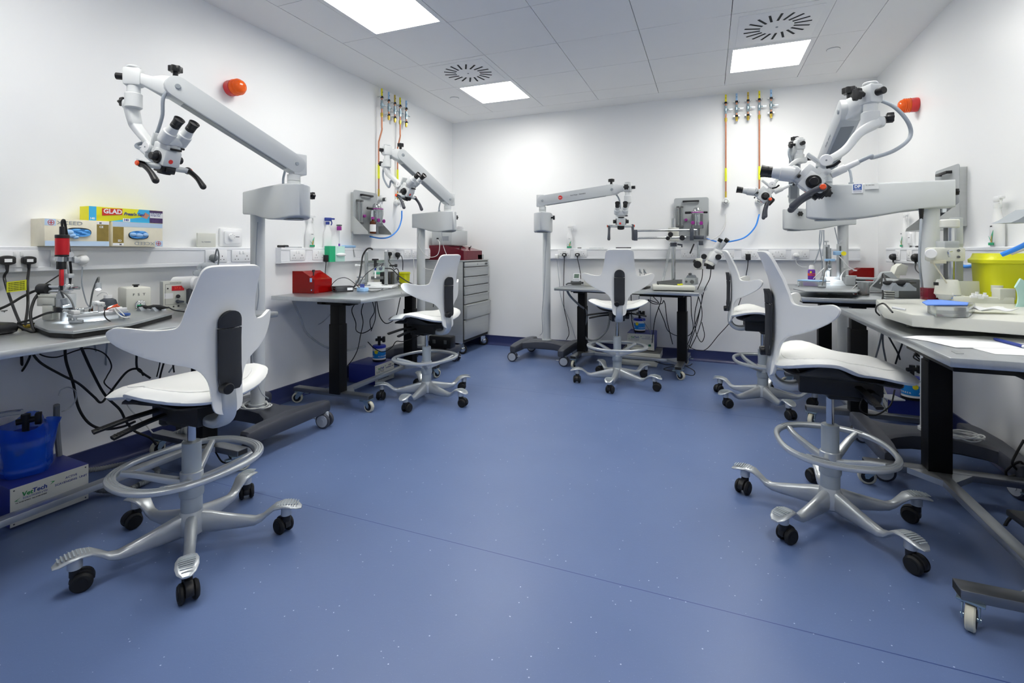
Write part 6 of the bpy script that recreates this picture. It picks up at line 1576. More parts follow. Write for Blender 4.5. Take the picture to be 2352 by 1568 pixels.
t = thing('tape_roll', 'black reel standing behind the glass beaker, far right bench', 'reel', bench('RF', 1975, 668))
p = e_(1976, 652, -0.15); f = frame(p, V((_s, -_c, 0)))
mb().lathe([(0.0405, -0.012), (0.041, -0.01), (0.041, 0.01), (0.0405, 0.012), (0.0, 0.012)], f, 32).build('reel', 'black_plastic', t, **W)
mb().lathe([(0.014, 0.0118), (0.014, 0.0135), (0.0, 0.0135)], f, 24).build('hub', 'chrome', t, **W)
t = thing('glass_beaker', 'glass beaker with a little orange liquid on the far right bench', 'beaker', bench('RF', 1983, 678))
mb().lathe([(0.030, 0), (0.032, 0.003), (0.032, 0.078), (0.035, 0.084), (0.033, 0.084), (0.030, 0.078), (0.030, 0.003), (0, 0.003)], n=28).build('glass_wall', 'clear_plastic', t)
mb().lathe([(0.0295, 0.0035), (0.0295, 0.014), (0, 0.0145)], n=28).build('liquid', 'liquid_orange', t)
mb().tube([(-0.01, 0, 0.02), (-0.03, 0.0, 0.07), (-0.05, 0, 0.05), (-0.08, 0, 0.015)], 0.003).build('tissue', 'cable_white', t)
t = thing('clear_cup', 'small clear weighing cup beside the glass beaker', 'cup', bench('RF', 1966, 676))
mb().lathe([(0.018, 0), (0.026, 0.028), (0.0, 0.028)], n=20).build('cup', 'clear_plastic', t)
cable('thin white tube coiled on the far right bench front', [e_(1912, 664, -.05), e_(1930, 668, -.08), e_(1938, 674, -.12), e_(1915, 678, -.14), e_(1890, 675, -.12), e_(1900, 671, -.1), e_(1920, 672, -.1)], 0.002, 'cable_white')
cable('thin black lead under the frame board of the far right bench', [e_(1856, 664, -.05), e_(1880, 668, -.08), e_(1905, 668, -.08), e_(1935, 667, -.06), e_(1955, 664, -.04)], 0.0028)
# dosing controller with sloping display and its neighbours
p0 = bench('RF', 1998, 672); f = face_m(p0, (math.cos(R(-8)), math.sin(R(-8)), 0), (0, 0, 1))
t = thing('drill_controller', 'grey controller with a sloping display panel on the far right bench', 'controller', p0)
mb().prism([(0.0, 0.012), (0.17, 0.0), (0.18, 0.06), (0.12, 0.145), (0.075, 0.14), (0.0, 0.03)], -0.12, 0.0, m=f, bev=0.004).build('housing', 'machine_grey', t, **W)
s_ = Matrix.Translation((0.036, 0.083, 0.0)) 
mb().prism([(0.012, 0.045), (0.06, 0.028), (0.118, 0.10), (0.08, 0.128)], 0.0, 0.003, m=f).build('display_panel', 'dark_grey', t, **W)
mb().prism([(0.05, 0.066), (0.072, 0.060), (0.092, 0.09), (0.075, 0.098)], 0.003, 0.004, m=f).build('screen', 'scope_light', t, **W)
t2, f2, L2, h2 = handpiece('RF', 2047, 668, 2105, 668, 'black handpiece in a grey cradle on top of the power unit, right side', z=zt + 0.115)
cable('black lead dropping from the handpiece beside the grey power unit', [f2 @ V((0, h2, -0.03)), at(2028, 628, 2.9), at(2025, 650, 2.85), at(2028, 675, 2.8), at(2026, 690, 2.75)], 0.0042)
t, f, w = boxy('RF', (2066, 684), (2122, 685), 0.112, 0.15, 'dark_grey', 'power_unit', 'dark grey power unit with a round blue grey dial on the far right bench', 'power unit')
mb().bx(-w / 2 - 0.03, -w / 2, 0.0, 0.112, -0.14, 0.0, 0.006, m=f).build('front_plate', 'alu', t, **W)
mb().cyl(f @ V((-w / 2 - 0.03, 0.058, -0.04)), f @ V((-w / 2 - 0.05, 0.058, -0.03)), 0.028, n=24, bev=0.004).build('dial', 'dark_bottle', t, **W)
t = thing('cream_adaptor', 'cream angled box leaning behind the handpiece cradle', 'box', at(2068, 618, 3.25))
f = face_m(at(2068, 622, 3.3), (math.cos(YAW), math.sin(YAW), 0), (0, 0, 1))
mb().prism([(-0.045, -0.03), (0.04, -0.03), (0.055, 0.035), (0.01, 0.05), (-0.02, 0.03)], -0.05, 0.0, m=f, bev=0.004).prism([(-0.10, -0.17), (-0.03, -0.17), (0.0, -0.03), (-0.045, -0.03)], -0.05, 0.0, m=f, bev=0.004).build('housing', 'machine_cream', t, **W)
t = thing('striped_connector', 'small striped connector block beside the dark grey power unit', 'connector', bench('RF', 2042, 690))
b = mb().box((0, 0, 0.03), (0.04, 0.04, 0.058), bev=0.002)
b.build('block', 'machine_cream', t)
b = mb()
for i in range(4): b.box((0, 0, 0.01 + i * 0.013), (0.042, 0.042, 0.004))
b.build('stripes', 'black_plastic', t)

# -------------------------------------------------------------- near right bench
zt = tz('RN')
X0 = 0.0
def n_(u, v, z): return onz(u, v, z)
# big stereotaxic base: cream slab with a round foot
zS = zt + 0.075
t = thing('instrument_base', 'big cream instrument base on a round foot, near right bench', 'instrument', onz(2105, 742, zt))
pts = [onz(u, v, zS) for u, v in ((2012, 687), (2030, 705), (2095, 722), (2370, 740), (2480, 716), (2300, 692), (2120, 686))]
mb().prism([(p.x, p.y) for p in pts], zS - 0.045, zS, bev=0.006).build('slab', 'machine_cream', t, **W)
for (u, v) in ((2103, 752), (2330, 735), (2040, 722)):
    q = onz(u, v, zt); 
    mb().cyl((q.x, q.y, zt + 0.001), (q.x, q.y, zt + 0.010), 0.028, n=24).build('rubber_foot', 'dark_grey', t, **W)
    mb().cyl((q.x, q.y, zt + 0.010), (q.x, q.y, zS - 0.044), 0.032, 0.034, n=24).build('foot', 'machine_cream', t, **W)
q = onz(2180, 690, zS); DN = (q - EYE).dot(V((-_s, _c, 0)))
t = thing('column_press', 'tall cream column press with a glass cylinder, near right bench', 'instrument', q)
c_ = lambda u, v, dd=0.0: at(u, v, DN + dd)
mb().cyl(c_(2182, 665), c_(2182, 520), 0.016, n=22).build('guide_rod', 'chrome', t, **W)
mb().box((c_(2172, 590)), (0.010, 0.012, 0.30), rz=YAW).build('lead_screw', 'dark_grey', t, **W)
mb().cyl(c_(2181, 523), c_(2181, 504), 0.036, n=26, bev=0.004).build('top_collar', 'machine_cream', t, **W)
mb().box(c_(2196, 580, 0.05), (0.035, 0.04, 0.33), rz=YAW, bev=0.004).build('rear_column', 'machine_grey', t, **W)
mb().box(c_(2176, 562), (0.068, 0.05, 0.034), rz=YAW, bev=0.003).build('top_carriage', 'machine_grey', t, **W)
mb().box(c_(2170, 584), (0.145, 0.06, 0.065), rz=YAW, bev=0.010).build('arm_carriage', 'machine_cream', t, **W)
mb().cyl(c_(2138, 582, -0.02), c_(2138, 582, -0.05), 0.022, n=24, bev=0.003).build('carriage_knob', 'socket', t, **W)
for v in (575, 590): mb().cyl(c_(2202, v, -0.03), c_(2202, v, -0.036), 0.006, n=12).build('carriage_screw', 'dark_grey', t, **W)
mb().tube([c_(2181, 590, -.05), c_(2178, 578, -.05), c_(2186, 576, -.05)], 0.005).build('clamp_lever', 'chrome', t, **W)
mb().box(c_(2155, 601, -.03), (0.06, 0.02, 0.016), rz=YAW, bev=0.002).cyl(c_(2143, 603, -.03), c_(2175, 650, -.06), 0.003, n=8).build('probe_arm', 'castor_cream', t, **W)
mb().lathe([(0.048, -0.03), (0.046, -0.012), (0.040, 0.03), (0.036, 0.036), (0.0, 0.036)], frame(c_(2176, 660, -.03), V((0, 0, 1))), 28).build('motor_head', 'machine_cream', t, **W)
mb().lathe([(0.001, -0.058), (0.030, -0.055), (0.046, -0.03), (0.048, -0.03)], frame(c_(2176, 660, -.03), V((0, 0, 1))), 28).build('splash_cup', 'scope_grey', t, **W)
mb().cyl(c_(2150, 648, -.06), c_(2150, 655, -.06), 0.009).build('side_screw', 'black_plastic', t, **W)
t = thing('red_box', 'dark red transparent box under the column press, near right bench', 'acrylic box', onz(2150, 688, zS))
f = face_m(onz(2132, 689, zS + 0.001), (math.cos(R(12)), math.sin(R(12)), 0), (0, 0, 1))
mb().bx(0, 0.075, 0, 0.055, -0.06, 0, 0.002, m=f).build('end_block', 'maroon_acrylic', t, **W)
mb().bx(0.075, 0.17, 0, 0.035, -0.05, -0.005, 0.002, m=f).build('channel', 'red_acrylic', t, **W)
mb().cyl(f @ V((0.035, 0.028, 0)), f @ V((0.035, 0.028, 0.006)), 0.006).cyl(f @ V((0.035, 0.012, 0)), f @ V((0.035, 0.045, 0)), 0.004).build('latch', 'chrome', t, **W)
t = thing('blue_folder', 'blue plastic folder lying on a clear box, near right bench', 'folder', onz(2175, 700, zS))
mb().prism([(p.x, p.y) for p in [onz(u, v, zS + 0.045) for u, v in ((2118, 691), (2128, 697), (2222, 697), (2225, 692), (2160, 686), (2130, 686))]], zS + 0.038, zS + 0.042, bev=0.001).build('cover', 'blue_cloth', t, **W)
t = thing('clear_storage_box', 'clear divided plastic box under the blue folder, near right bench', 'box', onz(2180, 712, zS))
pp = [onz(u, v, zS + 0.03) for u, v in ((2130, 700), (2150, 708), (2225, 710), (2240, 698), (2140, 694))]
mb().prism([(p.x, p.y) for p in pp], zS + 0.001, zS + 0.036, bev=0.003).build('box', 'clear_plastic', t, **W)
t = thing('tape_disc', 'small cream disc in front of the clear box, near right bench', 'disc', onz(2192, 713, zS))
mb().cyl((0, 0, 0.001), (0, 0, 0.018), 0.018, n=24, bev=0.001).build('disc', 'castor_cream', t)
for i, (u, v) in enumerate(((2190, 675), (2200, 684), (2212, 681))):
    t = thing('cotton_swab_pack', ['upright of three blue white packs behind the blue folder', 'middle of three blue white packs behind the blue folder', 'right one of three blue white packs behind the blue folder'][i], 'pack', onz(u, v + 10, zS))
    mb().box(c_(u, v, 0.02 * i - 0.06), (0.012, 0.045, 0.012), rz=YAW - 1.0 + 0.1 * i, bev=0.002).build('pack', 'white_plastic', t, **W)
    mb().box(c_(u + 1, v + 5, 0.02 * i - 0.06), (0.016, 0.030, 0.022), rz=YAW - 1.0 + 0.1 * i, bev=0.002).build('sleeve', 'blue_cloth', t, **W)
t = thing('manipulator_rail', 'grey sliding rail with white taps on the near right instrument base', 'manipulator', onz(2260, 700, zS))
mb().box(c_(2255, 689, -.1), (0.21, 0.035, 0.03), rz=YAW - 0.35, bev=0.003).box(c_(2268, 668, -0.02), (0.30, 0.015, 0.09), rz=YAW - 0.12, bev=0.003).box(c_(2305, 675, -.12), (0.07, 0.04, 0.05), rz=YAW, bev=0.004).cyl(c_(2290, 655, -.1), c_(2290, 670, -.1), 0.02, n=20).build('rail', 'machine_cream', t, **W)
for (u, v) in ((2235, 676), (2244, 673), (2252, 678), (2262, 675)): mb().cyl(c_(u, v + 6, -.13), c_(u, v - 3, -.13), 0.006, n=12).box(c_(u, v + 5, -.13), (0.022, 0.012, 0.012), bev=0.003).build('tap', 'white_plastic', t, **W)
for v in (664, 669): mb().cyl(c_(2265, v, 0.02), c_(2265, v, 0.01), 0.004, n=10).build('screw', 'hole', t, **W)
t = thing('round_guard', 'curved pale green guard at the right edge of the near right instrument', 'guard', onz(2345, 715, zS))
arc = [c_(2338 + 16 * math.cos(R(a)) - 4, 683 + 34 * math.sin(R(a)), -.25) for a in range(-80, 85, 15)]
mb().band(arc, 0.045, 0.008, V((math.cos(YAW), math.sin(YAW), 0)), k=3).build('rim', 'pale_green', t, **W)
mb().box(c_(2372, 682, -.25), (0.08, 0.03, 0.15), rz=YAW, bev=0.02).build('housing', 'machine_grey', t, **W)
t = thing('wipes_pack', 'crumpled clear and white packet on the near right instrument base', 'packet', onz(2275, 712, zS))
f = face_m(onz(2275, 712, zS + 0.012), (math.cos(YAW), math.sin(YAW), 0), (0, 0, 1))
mb().sheet([(-0.07, -0.03), (0.07, -0.035), (0.075, 0.03), (-0.06, 0.035)], 0.01, lambda x, y: V((x, 0.008 * math.sin(x * 60) * math.cos(y * 70) + 0.004, -y)), 0.003, m=f).build('packet', 'white_plastic', t, **W)
t = thing('small_lead', 'black lead with a white clip on the instrument base, near right bench', 'lead', onz(2030, 720, zt))
mb().tube([onz(2050, 717, zS + 0.02) , at(2030, 697, 1.9), at(2014, 703, 1.86), at(2012, 715, 1.85), at(2020, 724, 1.87)], 0.003).build('lead', 'black_rubber', t, **W)
mb().cyl(at(2050, 706, 1.9), at(2080, 711, 1.86), 0.005, 0.004).build('clip', 'white_plastic', t, **W)
t = bin_('RN', 2318, 672, 'large yellow sharps bin on the near right bench', 0.293, 0.125, wide=0.8)
q = onx(2322, 660, 1.27); t.location = (q.x, q.y, zt + 0.001)
cable('blue hose arching over the large yellow bin', [at(2300, 585, 2.0), at(2320, 577, 1.98), at(2345, 566, 1.95), at(2370, 553, 1.92)], 0.0095, 'blue_hose', name='gas_hose', cat='hose')
cable('cream tube beside the blue hose over the large yellow bin', [at(2322, 583, 2.02), at(2340, 576, 2.0), at(2365, 567, 1.95)], 0.006, 'castor_cream', name='gas_hose', cat='hose')
cable('blue hose dipping between the column press and the yellow bin', [at_r(2196, 600, 0.2), at_r(2212, 611, 0.2), at_r(2230, 611, 0.2), at_r(2254, 603, 0.2)], 0.0085, 'blue_hose', name='gas_hose', cat='hose')
t = thing('bench_scale_lamp', 'grey shade of a lamp at the right edge of the view', 'lamp', at(2350, 508, 1.9))
mb().prism([(0, 0), (0.10, 0.0), (0.10, 0.055), (0.03, 0.012)], -0.08, 0.0, m=face_m(at(2322, 511, 1.9), (math.cos(YAW), math.sin(YAW), 0), (0, 0, 1))).build('shade', 'scope_dark', t, **W)
# papers and pen
t = thing('paper_sheet', 'larger white printed sheet on the corner of the near right bench', 'paper', onz(2200, 790, zt), 0, None)
pp = [onz(u, v, zt + 0.003) for u, v in ((2072, 773), (2105, 770), (2260, 771), (2352, 778), (2420, 790), (2400, 800), (2195, 797), (2130, 782))]
mb().prism([(p.x, p.y) for p in pp], zt + 0.0012, zt + 0.0022).build('sheet', 'paper', t, **W)
t = thing('paper_sheet', 'white sheet lying nearer the bench corner under the printed sheet', 'paper', onz(2300, 812, zt))
pp = [onz(u, v, zt + 0.002) for u, v in ((2225, 796), (2400, 798), (2440, 812), (2352, 815), (2285, 812))]
mb().prism([(p.x, p.y) for p in pp], zt + 0.0005, zt + 0.0011).build('sheet', 'paper', t, **W)
t = thing('blue_pen', 'blue ballpoint pen lying on the white papers', 'pen', onz(2318, 786, zt))
p0 = onz(2288, 779, zt + 0.008); p1 = onz(2350, 795, zt + 0.008)
mb().cyl(p0, p1, 0.0052, n=14).cyl(p0 - (p1 - p0).normalized() * 0.008, p0, 0.0036, n=12).build('barrel', 'ink_blue', t, **W)
mb().cyl(p1, p1 + (p1 - p0).normalized() * 0.012, 0.0045, 0.0015, n=12).build('tip', 'paper', t, **W)
t = thing('corner_sticker', 'small square pad at the corner of the near right bench', 'pad', onz(2200, 810, zt))
pp = [onz(u, v, zt + 0.001) for u, v in ((2185, 806), (2203, 806), (2214, 812), (2196, 812))]
mb().prism([(p.x, p.y) for p in pp], zt + 0.0004, zt + 0.0016).build('pad', 'steel', t, **W)
# ================================================================== steel drawer cabinet and what stands on it
t = thing('drawer_cabinet', 'stainless steel drawer cabinet in the left far corner', 'cabinet', (-2.66, 4.96, 0))
x0, x1, y0, y1, zb_, zt_ = -2.90, -2.435, 4.645, 5.285, 0.125, 1.0
mb().bx(x0, x1, y0, y1, zb_, zt_, 0.004).build('body', 'steel_cab', t, **W)
mb().bx(x0 - 0.003, x1 + 0.012, y0 - 0.006, y1 + 0.0, zt_, zt_ + 0.012, 0.003).build('top', 'steel_cab', t, **W)
mb().bx(x1, x1 + 0.006, y0 + 0.012, y1 - 0.012, zb_ + 0.005, zt_ - 0.005).build('drawer_recess', 'hole', t, **W)
zz = zt_ - 0.012
hs = [0.055, 0.105, 0.098, 0.098, 0.098, 0.165, 0.215]
for i, h in enumerate(hs):
    z1 = zz; z0 = zz - h + 0.008; zz -= h
    out = 0.022 if i != 5 else 0.045
    d = mb().bx(x1 + 0.004, x1 + out, y0 + 0.018, y1 - 0.018, z0, z1, 0.003).build('drawer' if i else 'top_fascia', 'steel_cab', t, **W)
    if i:
        mb().bx(x1 + out, x1 + out + 0.008, y0 + 0.02, y1 - 0.02, z1 - 0.014, z1 - 0.004, 0.002).build('handle', 'steel', d, **W)
    else:
        f = face_m((x1 + out + 0.0005, y1 - 0.09, (z0 + z1) / 2), (0, 1, 0), (0, 0, 1))
        mb().box((0, 0, 0), (0.07, 0.024, 0.001), m=f).build('name_plate', 'dark_grey', d, **W)
        mb().cyl((x1 + out, (y0 + y1) / 2, (z0 + z1) / 2), (x1 + out + 0.006, (y0 + y1) / 2, (z0 + z1) / 2), 0.010).build('lock', 'chrome', d, **W)
for (x, y) in ((x1 - 0.05, y0 + 0.05), (x1 - 0.05, y1 - 0.05), (x0 + 0.05, y0 + 0.05), (x0 + 0.05, y1 - 0.05)):
    m = Matrix.Translation((x, y, 0)) @ Matrix.Rotation(R(25), 4, 'Z')
    c = mb().bx(-0.03, 0.03, -0.03, 0.03, 0.118, 0.125, m=m).cyl((0, 0, 0.10), (0, 0, 0.12), 0.02, m=m)
    for s in (-1, 1): c.box((0.012, s * 0.02, 0.08), (0.05, 0.003, 0.06), m=m)
    c.ball((0.02, 0, 0.052), 0.038, (1, 0.7, 1), m=m)
    o = c.build('castor', 'chrome', t, **W)
    mb().cyl((0.02, -0.013, 0.05), (0.02, 0.013, 0.05), 0.05, m=m, n=26, bev=0.005).build('wheel', 'black_rubber', o, **W)
t, f, w, prof = None, None, None, None
f = face_m((-2.86, 4.72, 1.013), (0.0, 1.0, 0), (0, 0, 1))
# dark red anaesthesia chamber with a sloping lid towards the room
t = thing('induction_chamber', 'dark red acrylic chamber with a sloping lid on the steel cabinet', 'acrylic box', (-2.68, 4.95, 1.013))
f = face_m((-2.88, 4.70, 1.014), (1, 0, 0), (0, 0, 1))
prof = [(0, 0), (0.43, 0), (0.43, 0.10), (0.20, 0.16), (0, 0.16)]; dep = 0.46
for z0 in (-dep, -0.004): mb().prism(prof, z0, z0 + 0.004, m=f).build('side_panel', 'maroon_acrylic', t, **W)
for (a, b_), (c, d) in zip(prof, prof[1:] + prof[:1]):
    l = math.hypot(c - a, d - b_); ang = math.atan2(d - b_, c - a)
    mb().box((l / 2, 0.002, 0), (l, 0.004, dep - 0.01), m=f @ Matrix.Translation((a, b_, -dep / 2)) @ Matrix.Rotation(ang, 4, 'Z')).build('panel', 'maroon_acrylic', t, **W)
mb().box((0.02, 0.02, -dep / 2), (0.03, 0.03, dep * 0.9), m=f).build('dark_tray', 'hole', t, **W)
for z in (0.12, 0.34):
    mb().box((0.33, 0.135, -z), (0.02, 0.016, 0.02), m=f, bev=0.003).cyl(f @ V((0.33, 0.126, -z)), f @ V((0.35, 0.155, -z)), 0.004).build('lid_catch', 'black_plastic', t, **W)
t = thing('grey_monitor_box', 'pale grey electronic box standing on the dark red chamber', 'monitor', (-2.75, 4.95, 1.176))
mb().bx(-2.87, -2.62, 4.74, 5.12, 1.1775, 1.345, 0.004).build('housing', 'machine_grey', t, **W)
f = face_m((-2.70, 4.7395, 1.25), (1, 0, 0), (0, 0, 1))
mb().box((0, 0, 0), (0.09, 0.05, 0.001), m=f).build('rating_label', 'mid_grey', t, **W)
mb().cyl(f @ V((-0.09, 0.0, 0)), f @ V((-0.09, 0, 0.02)), 0.009).build('socket', 'black_plastic', t, **W)
t = thing('paper_stack', 'small stack of papers on the pale grey box', 'paper', (-2.70, 4.95, 1.346))
for i in range(4): mb().box((-0.02 + 0.004 * i, 0.0, 0.008 + 0.012 * i), (0.17, 0.24 - 0.02 * i, 0.010), rz=0.04 * i, bev=0.001).build('booklet', 'paper', t)
t = thing('black_name_card', 'black card standing on top of the papers in the far corner', 'card', (-2.74, 4.98, 1.396))
f = face_m((-2.72, 4.93, 1.42), (0.93, 0.36, 0), (0, 0, 1))
mb().box((0, 0, 0), (0.10, 0.045, 0.006), m=f, bev=0.001).build('card', 'black_plastic', t, **W)
text('card_print', 'ISOFLURANE', 0.014, f @ Matrix.Translation((-0.043, 0, 0.0035)), 'scope_light', t, world=True)
t = thing('clear_lid_box', 'clear pink tinted plastic box at the cabinet corner', 'box', (-2.50, 5.13, 1.013))
mb().box((0, 0, 0.03), (0.10, 0.16, 0.055), bev=0.003).build('box', 'clear_plastic', t)
mb().box((0, 0, 0.012), (0.08, 0.13, 0.015), bev=0.003).build('contents', 'liquid_orange', t)
t = thing('carry_case', 'black plastic carry case on the microscope base beside the cabinet', 'case', (-2.60, 4.40, 0.19))
a = at(985, 790, 4.70); b_ = at(1035, 795, 4.62)
f = face_m(V(((a.x + b_.x) / 2, (a.y + b_.y) / 2, 0.186)), (b_ - a).normalized() * V((1, 1, 0)), (0, 0, 1))
mb().bx(-0.12, 0.12, 0.0, 0.115, -0.10, 0.0, 0.012, m=f).build('shell', 'black_plastic', t, **W)
for x in (-0.06, 0.06): mb().bx(x - 0.015, x + 0.015, 0.045, 0.08, 0.0, 0.006, 0.002, m=f).build('latch', 'dark_grey', t, **W)

# ================================================================== scavenging units and absorber canisters
def scav(c, rz, lab, h=0.165, w=0.262, dep=0.27, full=True):
    t = thing('scavenging_unit', lab, 'scavenging unit', (c[0], c[1], 0), rz)
    mb().bx(-w / 2, w / 2, 0.0, dep, 0.006, h, 0.002).build('housing', 'blue_unit', t)
    for x in (-w / 2 + 0.03, w / 2 - 0.03):
        for y in (0.03, dep - 0.03): mb().cyl((x, y, 0), (x, y, 0.008), 0.010, n=12).build('foot', 'black_rubber', t)
    mb().bx(-w / 2 + 0.001, w / 2 - 0.001, -0.003, 0.0, 0.008, h - 0.002).build('front_panel', 'machine_cream', t)
    f = face_m((0, -0.0032, 0.0), (1, 0, 0), (0, 0, 1))
    sc = mb()
    for x in (-w / 2 + 0.012, w / 2 - 0.012):
        for z in (0.018, h - 0.012): sc.cyl(f @ V((x, z, 0)), f @ V((x, z, 0.001)), 0.003, n=10)
    sc.build('screws', 'dark_grey', t)
    k = w / 0.262
    text('maker_word', 'Vet', 0.024, f @ Matrix.Translation((-0.095 * k, h - 0.038, 0.0004)), 'ink_green', t, bold=0.0006, shear=0.1)
    text('maker_word', 'Tech', 0.024, f @ Matrix.Translation((-0.063 * k, h - 0.036, 0.0004)), 'ink_blue', t, bold=0.0006, shear=0.1)
    text('maker_line', 'SOLUTIONS LTD', 0.0105, f @ Matrix.Translation((-0.092 * k, h - 0.054, 0.0004)), 'ink_blue', t)
    text('phone_line', 'Tel: 01380 874833   Fax: 01380 874833', 0.0062, f @ Matrix.Translation((-0.115 * k, h - 0.066, 0.0004)), 'ink', t)
    mb().prism([(-0.118 * k, h - 0.056), (-0.1 * k, h - 0.048), (-0.112 * k, h - 0.056), (-0.1 * k, h - 0.061)], 0, 0.0008, m=f).prism([(0.012 * k, h - 0.026), (-0.006 * k, h - 0.022), (0.004 * k, h - 0.027), (-0.004 * k, h - 0.036)], 0, 0.0008, m=f).build('swoosh', 'ink_green', t)
    text('title_line', 'ACTIVE', 0.0125, f @ Matrix.Translation((0.068 * k, h - 0.030, 0.0004)), 'ink_blue', t, align='CENTER')
    text('title_line', 'SCAVENGING  UNIT', 0.0125, f @ Matrix.Translation((0.068 * k, h - 0.047, 0.0004)), 'ink_blue', t, align='CENTER')
    text('warning_line', 'THIS UNIT MUST ONLY BE USED', 0.0105, f @ Matrix.Translation((-0.095 * k, 0.052, 0.0004)), 'ink', t)
    text('warning_line', 'WITH NON-FLAMMABLE GASES', 0.0105, f @ Matrix.Translation((-0.095 * k, 0.037, 0.0004)), 'ink', t)
    mb().bx(0.075 * k, 0.1 * k, -0.006, -0.003, 0.045, 0.066, 0.001).build('power_switch', 'dark_green', t)
    return t
scav((-2.595, 1.200), R(90 - 3), 'blue scavenging unit under the near left bench with a blue bagged canister on top')
scav((-2.56, 3.462), R(90), 'blue scavenging unit under the far left bench beside the black column')
scav((-0.62, 4.94), R(0), 'blue scavenging unit standing on cream boxes under the back bench')
for o in [o for o in bpy.data.objects if o.name.startswith('scavenging_unit')]:
    if abs(o.location.x + 0.62) < 0.01: o.location.z = 0.135
def canister(x, y, z, rz, lab, r=0.058, h=0.135, bag=False):
    t = thing('absorber_canister', lab, 'canister', (x, y, z), rz)
    body = mb().lathe([(r * 0.98, 0), (r, 0.004), (r, 0.018), (r * 0.97, 0.02), (r * 0.97, h * 0.87), (r * 0.93, h * 0.92), (0, h * 0.92)], n=36).build('body', 'white_plastic', t)
    mb().lathe([(r * 1.0, 0), (r * 1.02, 0.002), (r * 1.02, 0.016), (r * 0.99, 0.018)], n=36).build('base_band', 'black_plastic', t)
    mb().lathe([(r * 0.975, 0.030), (r * 0.985, 0.031), (r * 0.985, h * 0.66), (r * 0.975, h * 0.665)], n=36).build('blue_label', 'blue_label', t)
    mb().lathe([(r * 0.99, h * 0.84), (r * 1.03, h * 0.85), (r * 1.03, h * 0.96), (r * 0.95, h), (0, h)], n=36).build('lid', 'blue_lid', t)
    word = 'ALDASORBER   '
    i = 0
    for ch in word + word:
        a = R(-90 - 150 + i * 12.5); i += 1
        if ch == ' ': continue
        m_ = Matrix.Rotation(a, 4, 'Z') @ face_m((r * 0.988, 0, 0.046), (0, 1, 0), (0, 0, 1))
        text('label_letter', ch, 0.015, m_, 'paper', t, align='CENTER', ext=0.0003, bold=0.0003)
    a = R(-100)
    mb().cyl(Matrix.Rotation(a, 4, 'Z') @ V((r * 0.97, 0, h * 0.62)), Matrix.Rotation(a, 4, 'Z') @ V((r * 1.005, 0, h * 0.62)), 0.016, n=24).build('yellow_spot', 'yellow_label', t)
    mb().cyl((0, 0, h), (0, 0, h + 0.045), 0.012, n=16).cyl((-0.03, 0, h + 0.045), (0.035, 0, h + 0.05), 0.013, n=16).box((0.04, 0, h + 0.05), (0.022, 0.03, 0.05), bev=0.004).cyl((0, 0, h + 0.04), (0, 0, h + 0.075), 0.016, n=16).build('valve_tee', 'black_plastic', t)
    return t
p = onz(68, 1085, 0.166)
c = canister(p.x - 0.03, p.y + 0.0, 0.167, R(60), 'blue bagged absorber canister on the near left scavenging unit', 0.066, 0.172)
cx, cy = c.location.x, c.location.y
b = mb(); secs = []
for z, r_, wv in ((0.0, 0.082, 0.04), (0.02, 0.088, 0.05), (0.07, 0.085, 0.06), (0.13, 0.092, 0.08), (0.185, 0.095, 0.12), (0.212, 0.097, 0.20)):
    secs.append([(cx + r_ * (1 + wv * math.sin(5 * a + z * 9)) * math.cos(a), cy + r_ * (1 + wv * math.sin(5 * a + z * 9)) * math.sin(a), 0.168 + z + (0.018 * math.sin(3 * a) if z > 0.15 else 0)) for a in [2 * PI * i / 40 for i in range(40)]])
t = thing('plastic_bag', 'open blue plastic bag around the canister on the near left floor unit', 'bag', (cx, cy, 0.167))
b.rings(secs, cap=False); b.build('bag', 'blue_bag', t, **W)
mb().tube([at(118, 938, 2.15), at(124, 970, 2.15), at(128, 1000, 2.18), at(132, 1035, 2.25), at(136, 1050, 2.3)], 0.013, n=12).build('corrugated_hose', 'hose_grey', t, **W) if False else None
cable('grey ribbed hose dropping behind the bagged canister', [at(130, 930, 2.2), at(130, 960, 2.22), at(132, 1000, 2.25), at(136, 1045, 2.28)], 0.012, 'hose_grey', name='corrugated_hose', cat='hose')
cable('clear hose from the canister tee to the left edge', [at(50, 945, 2.05), at(25, 948, 2.0), at(0, 952, 1.95), at(-20, 955, 1.9)], 0.011, 'clear_plastic', name='clear_hose', cat='hose')
cable('thin clear tube looping over the canister tee', [at(135, 908, 2.1), at(140, 895, 2.1), at(158, 889, 2.12), at(174, 900, 2.14), at(172, 922, 2.15), at(155, 940, 2.15), at(143, 945, 2.12)], 0.0028, 'clear_plastic', name='clear_hose', cat='hose')
canister(-2.645, 3.50, 0.166, R(20), 'blue labelled absorber canister on the far left scavenging unit', 0.056, 0.135)
canister(-0.645, 5.06, 0.30, R(-10), 'blue labelled absorber canister behind the back chair stem', 0.056, 0.135)
t = scav((1.17, 3.72), R(-90), 'blue scavenging unit under the benches by the right wall')
t.rotation_euler = (0, 0, R(-100)); t.location = onz(2043, 960, 0) + V((0.0, 0.08, 0)); t.location.z = 0
u_ = onz(2095, 915, 0.166)
canister(u_.x, u_.y, 0.166, R(10), 'blue labelled absorber canister under the benches by the right wall', 0.058, 0.14)
t = thing('folded_cloth', 'white folded cloth on the scavenging unit by the right wall', 'cloth', onz(2045, 915, 0.17))
p = onz(2048, 914, 0.168)
mb().box((p.x, p.y, 0.172), (0.09, 0.12, 0.010), rz=0.3, bev=0.004).build('cloth', 'paper', t, **W)
